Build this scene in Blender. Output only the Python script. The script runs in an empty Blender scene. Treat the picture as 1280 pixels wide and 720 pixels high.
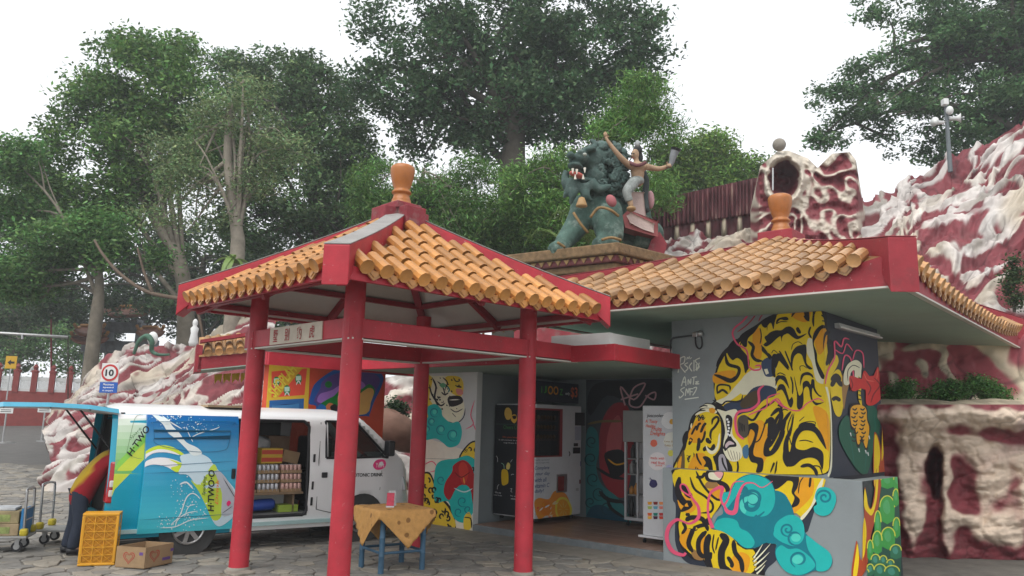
import bpy, math, random
import numpy as np
from mathutils import Vector, Matrix
from mathutils.geometry import tessellate_polygon
random.seed(7); rng = np.random.default_rng(7)
S = bpy.context.scene
COL = S.collection
# ------------------------------------------------------------------ camera
FPX = 965.0; PITCH = math.atan((526-360)/FPX); ROLL = .026; EYE = 1.88
_r0 = np.array([1, 0, 0.]); _u0 = np.array([0, -math.sin(PITCH), math.cos(PITCH)]); FW = np.array([0, math.cos(PITCH), math.sin(PITCH)])
RT = math.cos(ROLL)*_r0+math.sin(ROLL)*_u0; UP = -math.sin(ROLL)*_r0+math.cos(ROLL)*_u0
CAM = np.array([0, 0, EYE])
cd = bpy.data.cameras.new('camera'); cam = bpy.data.objects.new('camera', cd); COL.objects.link(cam)
cd.sensor_width = 36; cd.lens = FPX/1280*36; cd.clip_end = 2000; cd.clip_start = .05
cam.matrix_world = Matrix(((RT[0], UP[0], -FW[0], 0), (RT[1], UP[1], -FW[1], 0), (RT[2], UP[2], -FW[2], EYE), (0, 0, 0, 1)))
S.camera = cam
# ------------------------------------------------------------------ light
SUN_EL, SUN_AZ = 58, 205
w = bpy.data.worlds.new('World'); S.world = w; w.use_nodes = True
nt = w.node_tree; nt.nodes.clear()
sky = nt.nodes.new('ShaderNodeTexSky'); sky.sky_type = 'NISHITA'; sky.sun_disc = False
sky.sun_elevation = math.radians(SUN_EL); sky.sun_rotation = math.radians(SUN_AZ); sky.air_density = 1.0; sky.dust_density = 1.0; sky.ozone_density = 1.0
hs = nt.nodes.new('ShaderNodeHueSaturation'); hs.inputs['Saturation'].default_value = .10
bg = nt.nodes.new('ShaderNodeBackground'); bg.inputs[1].default_value = .15
ow = nt.nodes.new('ShaderNodeOutputWorld')
nt.links.new(sky.outputs[0], hs.inputs['Color']); ov = nt.nodes.new('ShaderNodeMix'); ov.data_type = 'RGBA'; ov.inputs[0].default_value = .8; ov.inputs[7].default_value = (4.6, 4.72, 4.9, 1)   # even overcast veil
nt.links.new(hs.outputs[0], ov.inputs[6]); nt.links.new(ov.outputs[2], bg.inputs[0]); nt.links.new(bg.outputs[0], ow.inputs[0])
sl = bpy.data.lights.new('sun', 'SUN'); sl.energy = 1.5; sl.angle = math.radians(50); sl.color = (1, .97, .92)
so = bpy.data.objects.new('sun', sl); COL.objects.link(so)
_az = math.radians(SUN_AZ); _el = math.radians(SUN_EL)
_sd = Vector((math.sin(_az)*math.cos(_el), math.cos(_az)*math.cos(_el), math.sin(_el)))   # towards the sun
so.rotation_euler = (-_sd).to_track_quat('-Z', 'Y').to_euler()
S.view_settings.view_transform = 'Standard'; S.view_settings.look = 'None'; S.view_settings.exposure = .85; S.view_settings.gamma = 1
S.render.engine = 'CYCLES'
S.cycles.use_denoising = True; S.cycles.max_bounces = 6; S.cycles.transparent_max_bounces = 8; S.cycles.caustics_reflective = False; S.cycles.caustics_refractive = False

# ------------------------------------------------------------------ photo-pixel helpers (1280 x 720)
def ray(x, y): return FW+(x-640)/FPX*RT-(y-360)/FPX*UP
def G(x, y, z=0.): d = ray(x, y); return CAM+d*(z-EYE)/d[2]
def D(x, y, Y): d = ray(x, y); return CAM+d*Y/d[1]
def PL(x, y, p0, n): d = ray(x, y); n = np.asarray(n); return CAM+d*(np.dot(np.asarray(p0)-CAM, n)/np.dot(d, n))
def PX(wp): v = np.asarray(wp, float)-CAM; q = v@FW; return 640+FPX*(v@RT)/q, 360-FPX*(v@UP)/q
# shop frame: U along its front, V into it
_a = math.radians(-41); BU = np.array([math.cos(_a), math.sin(_a), 0]); BV = np.array([-math.sin(_a), math.cos(_a), 0]); BA = np.array([2.25, 11.47, 0])
def BW(u, v, z): return BA+u*BU+v*BV+np.array([0, 0, z])
def frameM(o, ex, ey, ez=(0, 0, 1)):
    return Matrix(((ex[0], ey[0], ez[0], o[0]), (ex[1], ey[1], ez[1], o[1]), (ex[2], ey[2], ez[2], o[2]), (0, 0, 0, 1)))
BM = frameM(BA, BU, BV)
_g = math.radians(-46.4); GU = np.array([math.cos(_g), math.sin(_g), 0]); GV = np.array([-math.sin(_g), math.cos(_g), 0]); GC = np.array([-1.523, 10.06, 0])
GM = frameM(GC, GU, GV)

# ------------------------------------------------------------------ noise
_perm = np.random.default_rng(3).permutation(256); _perm = np.concatenate([_perm, _perm, _perm])
_grad = np.random.default_rng(4).normal(size=(256, 3)); _grad /= np.linalg.norm(_grad, axis=1)[:, None]
def noise(p):
    p = np.asarray(p, float); i = np.floor(p).astype(int); f = p-i; i &= 255
    s = f*f*f*(f*(f*6-15)+10); out = 0
    for dx in (0, 1):
        for dy in (0, 1):
            for dz in (0, 1):
                h = _perm[_perm[_perm[(i[:, 0]+dx) & 255]+((i[:, 1]+dy) & 255)]+((i[:, 2]+dz) & 255)]
                g = _grad[h]; d = g[:, 0]*(f[:, 0]-dx)+g[:, 1]*(f[:, 1]-dy)+g[:, 2]*(f[:, 2]-dz)
                wt = (s[:, 0] if dx else 1-s[:, 0])*(s[:, 1] if dy else 1-s[:, 1])*(s[:, 2] if dz else 1-s[:, 2])
                out = out+wt*d
    return out*1.5
def fbm(p, o=4):
    a = 1; r = 0; p = np.asarray(p, float)
    for k in range(o): r = r+a*noise(p+k*17.3); p = p*2.03; a *= .5
    return r
def ridged(p, o=3):
    a = 1; r = 0; p = np.asarray(p, float)
    for k in range(o): r = r+a*(1-np.abs(noise(p+k*11.7))*2); p = p*2.1; a *= .5
    return r
def sstep(a, b, x): t = np.clip((np.asarray(x, float)-a)/(b-a), 0, 1); return t*t*(3-2*t)

# ------------------------------------------------------------------ mesh builder
class MB:
    def __init__(s, M=None): s.v = []; s.f = []; s.c = []; s.n = 0; s.M = None if M is None else np.array(M)
    def add(s, vs, fs, col=None):
        vs = np.asarray(vs, float).reshape(-1, 3)
        if s.M is not None: vs = vs@s.M[:3, :3].T+s.M[:3, 3]
        s.v.append(vs); s.f += [tuple(i+s.n for i in f) for f in fs]; s.c += [col]*len(fs); s.n += len(vs); return s
    def box(s, lo, hi, col=None):
        (a, b, c), (d, e, f) = lo, hi
        return s.add([(a, b, c), (d, b, c), (d, e, c), (a, e, c), (a, b, f), (d, b, f), (d, e, f), (a, e, f)],
                     [(0, 3, 2, 1), (4, 5, 6, 7), (0, 1, 5, 4), (1, 2, 6, 5), (2, 3, 7, 6), (3, 0, 4, 7)], col)
    def hexa(s, p, col=None):  # 8 corners, bottom ring then top ring
        return s.add(p, [(0, 3, 2, 1), (4, 5, 6, 7), (0, 1, 5, 4), (1, 2, 6, 5), (2, 3, 7, 6), (3, 0, 4, 7)], col)
    def bar(s, a, b, w, h, up=(0, 0, 1), col=None):  # box beam from a to b
        a = np.asarray(a, float); b = np.asarray(b, float); d = b-a; d /= np.linalg.norm(d)
        x = np.cross(d, up); x /= np.linalg.norm(x); y = np.cross(x, d)
        q = [a-x*w/2-y*h/2, a+x*w/2-y*h/2, a+x*w/2+y*h/2, a-x*w/2+y*h/2]
        return s.add(q+[k+b-a for k in q], [(0, 1, 2, 3), (7, 6, 5, 4), (0, 4, 5, 1), (1, 5, 6, 2), (2, 6, 7, 3), (3, 7, 4, 0)], col)
    def tube(s, pts, rad, n=10, caps=True, col=None):
        pts = np.asarray(pts, float); m = len(pts)
        rad = np.broadcast_to(np.asarray(rad, float), (m,)); t = np.gradient(pts, axis=0); t /= np.linalg.norm(t, axis=1)[:, None]+1e-9
        ref = np.array([0, 0, 1.]) if abs(t[0][2]) < .9 else np.array([1., 0, 0]); vs = []
        x = np.cross(ref, t[0]); x /= np.linalg.norm(x)
        for k in range(m):
            x = x-t[k]*np.dot(x, t[k]); x /= np.linalg.norm(x)+1e-9; y = np.cross(t[k], x)
            for j in range(n):
                an = 2*math.pi*j/n; vs.append(pts[k]+rad[k]*(math.cos(an)*x+math.sin(an)*y))
        fs = [(k*n+j, k*n+(j+1) % n, (k+1)*n+(j+1) % n, (k+1)*n+j) for k in range(m-1) for j in range(n)]
        if caps: fs += [tuple(range(n-1, -1, -1)), tuple(range((m-1)*n, m*n))]
        return s.add(vs, fs, col)
    def lathe(s, prof, n=24, c=(0, 0, 0), col=None):
        vs = [(c[0]+r*math.cos(2*math.pi*j/n), c[1]+r*math.sin(2*math.pi*j/n), c[2]+z) for r, z in prof for j in range(n)]; m = len(prof)
        fs = [(k*n+j, k*n+(j+1) % n, (k+1)*n+(j+1) % n, (k+1)*n+j) for k in range(m-1) for j in range(n)]
        fs += [tuple(range(n-1, -1, -1)), tuple(range((m-1)*n, m*n))]
        return s.add(vs, fs, col)
    def ell(s, c, r, R=None, n=12, m=8, col=None):
        vs = []; R = np.eye(3) if R is None else np.asarray(R)
        for k in range(m+1):
            th = math.pi*k/m
            for j in range(n): vs.append((math.sin(th)*math.cos(2*math.pi*j/n), math.sin(th)*math.sin(2*math.pi*j/n), math.cos(th)))
        vs = (np.array(vs)*np.asarray(r))@R.T+np.asarray(c)
        return s.add(vs, [(k*n+j, (k+1)*n+j, (k+1)*n+(j+1) % n, k*n+(j+1) % n) for k in range(m) for j in range(n)], col)
    def poly(s, p3, col=None):
        tr = tessellate_polygon([[Vector(p) for p in p3]]); return s.add(p3, [tuple(t) for t in tr], col)
    def slab(s, p3, d, col=None):  # thin prism: polygon swept along d
        p3 = [np.asarray(p, float) for p in p3]; d = np.asarray(d, float); n = len(p3)
        tr = [tuple(t) for t in tessellate_polygon([[Vector(p) for p in p3]])]
        fs = tr+[tuple(n+i for i in t[::-1]) for t in tr]+[(i, (i+1) % n, n+(i+1) % n, n+i) for i in range(n)]
        return s.add(p3+[p+d for p in p3], fs, col)
    def grid(s, P, col=None):  # P (m,n,3)
        m, n = P.shape[:2]; return s.add(P.reshape(-1, 3), [(i*n+j, i*n+j+1, (i+1)*n+j+1, (i+1)*n+j) for i in range(m-1) for j in range(n-1)], col)
    def mesh(s, name, smooth=False):
        me = bpy.data.meshes.new(name); v = np.concatenate(s.v) if s.v else np.zeros((0, 3))
        me.from_pydata(v.tolist(), [], s.f); 
        if any(c is not None for c in s.c):
            at = me.color_attributes.new('Col', 'FLOAT_COLOR', 'CORNER'); buf = []
            for f, c in zip(s.f, s.c): c = c or (.5, .5, .5); buf += [c[0], c[1], c[2], 1.]*len(f)
            at.data.foreach_set('color', buf)
        if smooth: me.shade_smooth()
        me.update(); return me
    def build(s, name, m, parent=None, smooth=False, bevel=0, seg=2, auto=None):
        o = bpy.data.objects.new(name, s.mesh(name, smooth)); link(o, m, parent)
        if auto: sharp(o.data, auto)
        if bevel:
            b = o.modifiers.new('bevel', 'BEVEL'); b.width = bevel; b.segments = seg; b.limit_method = 'ANGLE'; b.angle_limit = .6
        return o
def sharp(me, ang):
    me.shade_smooth(); me.set_sharp_from_angle(angle=math.radians(ang))
def link(o, m=None, parent=None):
    COL.objects.link(o)
    if m is not None and o.type == 'MESH' and not o.data.materials: o.data.materials.append(m)
    if parent is not None:
        o.parent = parent; o.matrix_parent_inverse = inv_of(parent)
    return o
_LOC = {}
def inv_of(p):
    return Matrix.Translation(-Vector(_LOC[p.name])) if p.name in _LOC else p.matrix_basis.inverted()
def thing(name, label, cat, loc, group=None):
    o = bpy.data.objects.new(name, None); COL.objects.link(o); o.location = Vector([float(k) for k in loc]); _LOC[o.name] = tuple(float(k) for k in loc); o.empty_display_size = .2
    return tag(o, label, cat, group)
def tag(o, label, cat, group=None):
    o['label'] = label; o['category'] = cat
    if group: o['group'] = group
    return o
def struct(o): o['kind'] = 'structure'; return o
def stuff(o): o['kind'] = 'stuff'; return o
def inst(name, me, M, parent):  # shared-mesh piece
    o = bpy.data.objects.new(name, me); o.matrix_basis = M; return link(o, None, parent)

# ------------------------------------------------------------------ materials
def lin(r, g, b): return tuple(((c/255+.055)/1.055)**2.4 if c > 10 else c/255/12.92 for c in (r, g, b))
def mat(name, col=(.5, .5, .5), rough=.6, var=.18, scale=5, bump=.1, bscale=40, metal=0, spec=.35, vc=False, dirt=0, dirtcol=(.05, .045, .035), dscale=2.5, trans=0, coat=0, stretch=None, objr=0, chip=0, dots=None):
    m = bpy.data.materials.new(name); m.use_nodes = True; t = m.node_tree; N = t.nodes; K = t.links; b = N['Principled BSDF']
    b.inputs['Roughness'].default_value = rough; b.inputs['Metallic'].default_value = metal; b.inputs['Specular IOR Level'].default_value = spec
    if coat: b.inputs['Coat Weight'].default_value = coat; b.inputs['Coat Roughness'].default_value = .08
    tc = N.new('ShaderNodeTexCoord'); mp = N.new('ShaderNodeMapping'); K.new(tc.outputs['Object'], mp.inputs[0])
    if stretch: mp.inputs['Scale'].default_value = stretch
    n1 = N.new('ShaderNodeTexNoise'); n1.inputs['Scale'].default_value = scale; n1.inputs['Detail'].default_value = 6; n1.inputs['Roughness'].default_value = .65; K.new(mp.outputs[0], n1.inputs[0])
    mr = N.new('ShaderNodeMapRange'); mr.inputs[1].default_value = .25; mr.inputs[2].default_value = .75; mr.inputs[3].default_value = 1-var; mr.inputs[4].default_value = 1+var; K.new(n1.outputs[0], mr.inputs[0])
    mx = N.new('ShaderNodeMix'); mx.data_type = 'RGBA'; mx.blend_type = 'MULTIPLY'; mx.inputs[0].default_value = 1
    if vc:
        at = N.new('ShaderNodeVertexColor'); at.layer_name = 'Col'; K.new(at.outputs[0], mx.inputs[6])
    else: mx.inputs[6].default_value = (*col, 1)
    K.new(mr.outputs[0], mx.inputs[7]); out = mx.outputs[2]
    if objr:
        oi = N.new('ShaderNodeObjectInfo'); ro = N.new('ShaderNodeMapRange'); ro.inputs[3].default_value = 1-objr; ro.inputs[4].default_value = 1+objr*.6; K.new(oi.outputs['Random'], ro.inputs[0])
        m3 = N.new('ShaderNodeMix'); m3.data_type = 'RGBA'; m3.blend_type = 'MULTIPLY'; m3.inputs[0].default_value = 1; K.new(out, m3.inputs[6]); K.new(ro.outputs[0], m3.inputs[7]); out = m3.outputs[2]
    if dirt:
        n2 = N.new('ShaderNodeTexNoise'); n2.inputs['Scale'].default_value = dscale; n2.inputs['Detail'].default_value = 9; n2.inputs['Roughness'].default_value = .72; K.new(mp.outputs[0], n2.inputs[0])
        r2 = N.new('ShaderNodeMapRange'); r2.inputs[1].default_value = .52; r2.inputs[2].default_value = .72; r2.inputs[3].default_value = 0; r2.inputs[4].default_value = dirt; K.new(n2.outputs[0], r2.inputs[0])
        m2 = N.new('ShaderNodeMix'); m2.data_type = 'RGBA'; K.new(r2.outputs[0], m2.inputs[0]); K.new(out, m2.inputs[6]); m2.inputs[7].default_value = (*dirtcol, 1); out = m2.outputs[2]
    if chip:   # small chips and scuffs down to the cement
        n4 = N.new('ShaderNodeTexNoise'); n4.inputs['Scale'].default_value = 17; n4.inputs['Detail'].default_value = 8; n4.inputs['Roughness'].default_value = .75; K.new(mp.outputs[0], n4.inputs[0])
        r4 = N.new('ShaderNodeMapRange'); r4.inputs[1].default_value = .64; r4.inputs[2].default_value = .67; r4.inputs[3].default_value = 0; r4.inputs[4].default_value = chip; K.new(n4.outputs[0], r4.inputs[0])
        m4 = N.new('ShaderNodeMix'); m4.data_type = 'RGBA'; K.new(r4.outputs[0], m4.inputs[0]); K.new(out, m4.inputs[6]); m4.inputs[7].default_value = (.42, .36, .33, 1); out = m4.outputs[2]
    if dots:
        vo = N.new('ShaderNodeTexVoronoi'); vo.inputs['Scale'].default_value = dots[0]; K.new(mp.outputs[0], vo.inputs['Vector'])
        r5 = N.new('ShaderNodeMapRange'); r5.inputs[1].default_value = dots[1]; r5.inputs[2].default_value = dots[1]+.06; r5.inputs[3].default_value = .75; r5.inputs[4].default_value = 0; K.new(vo.outputs['Distance'], r5.inputs[0])
        m5 = N.new('ShaderNodeMix'); m5.data_type = 'RGBA'; K.new(r5.outputs[0], m5.inputs[0]); K.new(out, m5.inputs[6]); m5.inputs[7].default_value = (*dots[2], 1); out = m5.outputs[2]
    K.new(out, b.inputs['Base Color'])
    if bump:
        n3 = N.new('ShaderNodeTexNoise'); n3.inputs['Scale'].default_value = bscale; n3.inputs['Detail'].default_value = 5; K.new(mp.outputs[0], n3.inputs[0])
        bp = N.new('ShaderNodeBump'); bp.inputs['Strength'].default_value = bump; bp.inputs['Distance'].default_value = .02; K.new(n3.outputs[0], bp.inputs['Height']); K.new(bp.outputs[0], b.inputs['Normal'])
    if trans:
        tr = N.new('ShaderNodeBsdfTranslucent'); K.new(out, tr.inputs[0]); ms = N.new('ShaderNodeMixShader'); ms.inputs[0].default_value = trans
        K.new(b.outputs[0], ms.inputs[1]); K.new(tr.outputs[0], ms.inputs[2]); K.new(ms.outputs[0], N['Material Output'].inputs[0])
    return m
def glass_mat(name, tint=(.03, .04, .045), alpha=.5):
    m = bpy.data.materials.new(name); m.use_nodes = True; t = m.node_tree; N = t.nodes; b = N['Principled BSDF']
    b.inputs['Base Color'].default_value = (*tint, 1); b.inputs['Roughness'].default_value = .04; b.inputs['Specular IOR Level'].default_value = .6
    tp = N.new('ShaderNodeBsdfTransparent'); tp.inputs[0].default_value = (.75, .8, .8, 1); ms = N.new('ShaderNodeMixShader'); ms.inputs[0].default_value = alpha
    t.links.new(tp.outputs[0], ms.inputs[1]); t.links.new(b.outputs[0], ms.inputs[2]); t.links.new(ms.outputs[0], N['Material Output'].inputs[0]); return m
RED = mat('red_paint', (.38, .022, .036), .5, .22, 3, .12, 30, dirt=.55, dirtcol=(.20, .035, .04), dscale=3.2, chip=.7)
REDF = mat('faded_red_paint', (.27, .024, .034), .6, .2, 4, .15, 25, dirt=.6, dirtcol=(.10, .035, .035), dscale=3, chip=.8)
REDW = mat('weathered_red', (.22, .03, .04), .75, .25, 6, .3, 25, dirt=.75, dirtcol=(.22, .2, .18), dscale=4)
GREYW = mat('weathered_grey_cement', (.26, .25, .24), .85, .3, 5, .4, 25, dirt=.5, dirtcol=(.08, .075, .07))
TILE = mat('glazed_orange_tile', (.46, .205, .052), .35, .35, 4, .15, 12, spec=.5, dirt=.6, dirtcol=(.20, .11, .05), dscale=7, objr=.35)
TILEB = mat('glazed_tan_tile', (.40, .215, .085), .4, .35, 4, .15, 12, spec=.5, dirt=.6, dirtcol=(.20, .14, .08), dscale=6, objr=.35)
URN = mat('glazed_orange_urn', (.36, .12, .02), .4, .25, 5, .15, 20, spec=.5, dirt=.5, dirtcol=(.10, .05, .02), dscale=5)
SOFW = mat('white_soffit', (.52, .5, .46), .8, .1, 2, .05, dirt=.3, dirtcol=(.36, .34, .3), dscale=1.2)
SOFG = mat('green_grey_soffit', (.30, .40, .34), .8, .1, 2, .05, dirt=.3, dirtcol=(.3, .28, .24), dscale=1.5)
GREYP = mat('grey_wall_paint', (.26, .29, .30), .7, .08, 1.5, .08, 20, dirt=.25, dirtcol=(.16, .17, .17), dscale=1.3)
WHITEP = mat('white_wall_paint', (.62, .63, .62), .7, .08, 2, .06, 20, dirt=.2, dirtcol=(.4, .39, .36), dscale=1.5)
VC = mat('painted_colours', vc=True, rough=.55, var=.07, scale=7, bump=.05, bscale=25)
VCG = mat('gloss_colours', vc=True, rough=.3, var=.04, scale=5, bump=0)
CONC = mat('concrete', (.23, .21, .18), .9, .3, 2.5, .35, 30, dirt=.5, dirtcol=(.10, .09, .075), dscale=1.4)
DARK = mat('dark_rubber', (.02, .02, .022), .7, .2)
BLACK = mat('black_plastic', (.012, .012, .014), .4, .1, bump=0)
STEEL = mat('dull_steel', (.42, .42, .42), .35, .15, 8, .05, metal=.85)

# ------------------------------------------------------------------ splines, text
def spl(pts, n=5, closed=True):
    P = np.asarray(pts, float); m = len(P); out = []
    for i in range(m if closed else m-1):
        if closed: a, b, c, d = P[(i-1) % m], P[i], P[(i+1) % m], P[(i+2) % m]
        else: a, b, c, d = P[max(i-1, 0)], P[i], P[i+1], P[min(i+2, m-1)]
        for k in range(n):
            t = k/n; out.append(.5*((2*b)+(c-a)*t+(2*a-5*b+4*c-d)*t*t+(3*b-a-3*c+d)*t**3))
    if not closed: out.append(P[-1])
    return np.array(out)
def stroke(pts, wd, n=5, taper=(.15, .15)):
    c = spl(pts, n, False); t = np.gradient(c, axis=0); t /= np.linalg.norm(t, axis=1)[:, None]+1e-9; nn = np.stack([-t[:, 1], t[:, 0]], 1)
    s = np.linspace(0, 1, len(c))
    if np.ndim(wd): wv = np.interp(s, np.linspace(0, 1, len(wd)), wd)
    else: wv = wd*np.minimum(1, np.minimum(taper[0]+s*5, taper[1]+(1-s)*5))
    return np.concatenate([c+nn*wv[:, None]/2, (c-nn*wv[:, None]/2)[::-1]])
_txt = {}
def text2d(s, bold=0, sx=1, shear=0):
    key = (s, bold, shear)
    if key not in _txt:
        cu = bpy.data.curves.new('t', 'FONT'); cu.body = s; cu.size = 1; cu.offset = bold; cu.shear = shear; cu.resolution_u = 3
        o = bpy.data.objects.new('t', cu); COL.objects.link(o); dg = bpy.context.evaluated_depsgraph_get(); me = o.evaluated_get(dg).to_mesh()
        v = np.array([tuple(x.co) for x in me.vertices]).reshape(-1, 3); f = [tuple(p.vertices) for p in me.polygons]
        bpy.data.objects.remove(o); bpy.data.curves.remove(cu); _txt[key] = (v, f)
    return _txt[key]
def text3d(mb, s, o, ex, ey, height, col, bold=.0, width=None, shear=0, lift=0, nrm=None):
    """lay text s with its lower left corner at o; height is the height of its bounding box"""
    v, f = text2d(s, bold, 1, shear)
    if len(v) == 0: return
    lo = v.min(0); hi = v.max(0); k = height/max(hi[1]-lo[1], 1e-6); kx = k if width is None else width/max(hi[0]-lo[0], 1e-6)
    o = np.asarray(o, float)
    if nrm is not None: o = o+np.asarray(nrm)*lift
    P3 = o+((v[:, 0]-lo[0])*kx)[:, None]*np.asarray(ex)+((v[:, 1]-lo[1])*k)[:, None]*np.asarray(ey)
    mb.add(P3, f, col)
def clip_poly(sub, clip):
    def area(p): x, y = p[:, 0], p[:, 1]; return .5*np.sum(x*np.roll(y, -1)-np.roll(x, -1)*y)
    clip = np.asarray(clip, float); out = [np.asarray(p, float) for p in sub]
    if area(clip) < 0: clip = clip[::-1]
    for i in range(len(clip)):
        a, b = clip[i], clip[(i+1) % len(clip)]; e = b-a; inp = out; out = []
        if not inp: break
        sd = [e[0]*(p[1]-a[1])-e[1]*(p[0]-a[0]) for p in inp]
        for j in range(len(inp)):
            p, q = inp[j-1], inp[j]; sp, sq = sd[j-1], sd[j]
            if sq >= 0:
                if sp < 0: out.append(p+(q-p)*sp/(sp-sq))
                out.append(q)
            elif sp >= 0: out.append(p+(q-p)*sp/(sp-sq))
    return out
class Mural:
    """paint laid on walls: each coat is a flat shape on the wall surface, traced from the photograph and clipped to the wall it is painted on"""
    def __init__(s, regions): s.R = regions; s.k = 0   # (clip px polygon, point, outward normal, MB)
    def add(s, px, col, only=None):
        s.k += 1
        for i, (cl, p0, n, mb) in enumerate(s.R):
            if only is not None and i not in only: continue
            q = clip_poly(px, cl)
            if len(q) < 3: continue
            qq = [q[0]]
            for t in q[1:]:
                if np.abs(t-qq[-1]).max() > .02: qq.append(t)
            if len(qq) < 3: continue
            pp = np.asarray(p0)+np.asarray(n)*(.002+.00005*s.k)
            try: mb.poly([PL(x, y, pp, n) for x, y in qq], col)
            except Exception: pass
    def blob(s, pts, col, n=5, only=None): s.add(spl(pts, n), col, only)
    def line(s, pts, wd, col, n=5, only=None, taper=(.15, .15)): s.add(stroke(pts, wd, n, taper), col, only)
# ================================================================== ground
g = MB(); n = 30
xs = np.linspace(-150, 150, n); ys = np.linspace(-20, 260, n)
P = np.zeros((n, n, 3))
for i in range(n):
    for j in range(n): P[i, j] = (xs[j], ys[i], -.075)
g.grid(P)
GRND = mat('earth_ground', (.13, .12, .10), .95, .3, 1.2, .4, 20)
ground = struct(g.build('ground', GRND))
# stone paving: irregular flat stones with sunken joints
def voronoi_cells(x0, x1, y0, y1, cs, sy, seed):
    r = np.random.default_rng(seed); nx = int((x1-x0)/cs)+3; ny = int((y1-y0)/(cs*sy))+3
    pts = np.zeros((nx, ny, 2))
    for i in range(nx):
        for j in range(ny): pts[i, j] = (x0+(i-1+.5*(j % 2)+r.uniform(-.46, .46))*cs, y0+(j-1+r.uniform(-.46, .46))*cs*sy)
    out = []
    for i in range(1, nx-1):
        for j in range(1, ny-1):
            c = pts[i, j]; poly = [c+np.array(q)*cs*1.3 for q in ((-1, -1), (1, -1), (1, 1), (-1, 1))]
            for a in range(max(0, i-2), min(nx, i+3)):
                for b in range(max(0, j-2), min(ny, j+3)):
                    if (a, b) == (i, j): continue
                    q = pts[a, b]; mid = (c+q)/2; d = q-c; res = []
                    for k in range(len(poly)):
                        p1, p2 = poly[k-1], poly[k]; s1 = (p1-mid)@d; s2 = (p2-mid)@d
                        if s2 <= 0:
                            if s1 > 0: res.append(p1+(p2-p1)*s1/(s1-s2))
                            res.append(p2)
                        elif s1 <= 0: res.append(p1+(p2-p1)*s1/(s1-s2))
                    poly = res
                    if len(poly) < 3: break
            if len(poly) >= 3: out.append((c, np.array(poly)))
    return out
pav = struct(MB().box((-30, 5, -.07), (12, 29, -.022)).build('pavement', mat('joint_sand', (.13, .12, .105), .95, .35, 3, .3, 40)))
STONE = [mat('paving_stone_%s' % nm, c, .9, .3, 5, .5, 18, dirt=.45, dirtcol=(.11, .10, .085), dscale=2.2, objr=.25) for nm, c in (('grey', (.215, .203, .183)), ('warm', (.235, .213, .178)), ('dark', (.175, .168, .155)))]
cells = voronoi_cells(-24, 2.6, 7.4, 28.4, .33, .55, 5)
ordr = []
for c, poly in cells:
    rel = np.array([c[0], c[1], 0])-BA
    if rel@BV > -.75 and rel@BU < 4: continue          # the concrete apron along the shop
    if c[1] > 7.4+.9*(28.4-7.4) + 1.5*math.sin(c[0]): continue
    if any(math.hypot(c[0]-x_, c[1]-y_) < .01 for x_, y_ in ()): continue
    px, py = PX((c[0], c[1], 0)); vis = -60 < px < 1340 and py < 790
    ordr.append((not vis, c[1] if c[1] > 0 else 99, c, poly))
ordr.sort(key=lambda q: (q[0], q[1]))
def stone_mb(c, poly, mb, r):
    shr = poly+(c-poly)*(.045+.03*r.random()); top = c+(shr-c)*.93; h = -.006+r.uniform(-.012, .008); m = len(poly)
    tx, ty = r.uniform(-.04, .04), r.uniform(-.04, .04)
    zt = lambda p: h+(p[0]-c[0])*tx+(p[1]-c[1])*ty
    vs = [(p[0], p[1], -.03) for p in shr]+[(p[0], p[1], zt(p)-.008) for p in shr]+[(p[0], p[1], zt(p)) for p in top]
    fs = [tuple(range(2*m, 3*m))]
    for k in range(2): fs += [(k*m+i, k*m+(i+1) % m, (k+1)*m+(i+1) % m, (k+1)*m+i) for i in range(m)]
    mb.add(vs, fs)
r_ = np.random.default_rng(9); rest = [MB(), MB(), MB()]
for k, (nv, y, c, poly) in enumerate(ordr):
    if k < 300 and not nv:
        mb = MB(); stone_mb(c, poly, mb, r_); mb.build('paving_stone', STONE[int(r_.integers(3))], pav)
    else: stone_mb(c, poly, rest[int(r_.integers(3))], r_)
for q, m_ in zip(rest, STONE): stuff(q.build('paving_stones_beyond', m_, pav))
# concrete apron along the shop front
ap = MB(BM)
for i in range(9):
    a = -6.2+i*1.15
    ap.box((a+.006, -.74, -.06), (a+1.144, -.004, -.012+.003*math.sin(i*2.1)))
struct(ap.build('apron', CONC))
fg = MB(); fg.box((-26, 2, -.06), (14, 7.3, -.02)); struct(fg.build('forecourt', CONC))

# ================================================================== roofs
def tile_mesh(name, r, L, m):
    mb = MB(); n = 10
    prof = [(r*.90, 0), (r*.92, .02), (r*.95, L-.022), (r*1.02, L-.02), (r*1.02, L)]   # down the slope: +x
    vs = []; fs = []
    for x, rr in [(x, rr) for rr, x in prof]:
        for j in range(n): an = 2*math.pi*j/n; vs.append((x, rr*math.cos(an), rr*math.sin(an)))
    k = len(prof)
    fs = [(a*n+j, a*n+(j+1) % n, (a+1)*n+(j+1) % n, (a+1)*n+j) for a in range(k-1) for j in range(n)]
    mb.add(vs, fs)
    # end disc, dished
    e = [(L, r*1.02*math.cos(2*math.pi*j/n), r*1.02*math.sin(2*math.pi*j/n)) for j in range(n)]; d = [(L-.012, r*.72*math.cos(2*math.pi*j/n), r*.72*math.sin(2*math.pi*j/n)) for j in range(n)]
    mb.add(e+d, [(j, (j+1) % n, n+(j+1) % n, n+j) for j in range(n)]+[tuple(range(n, 2*n))])
    me = mb.mesh(name); me.materials.append(m); sharp(me, 35); return me
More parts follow.
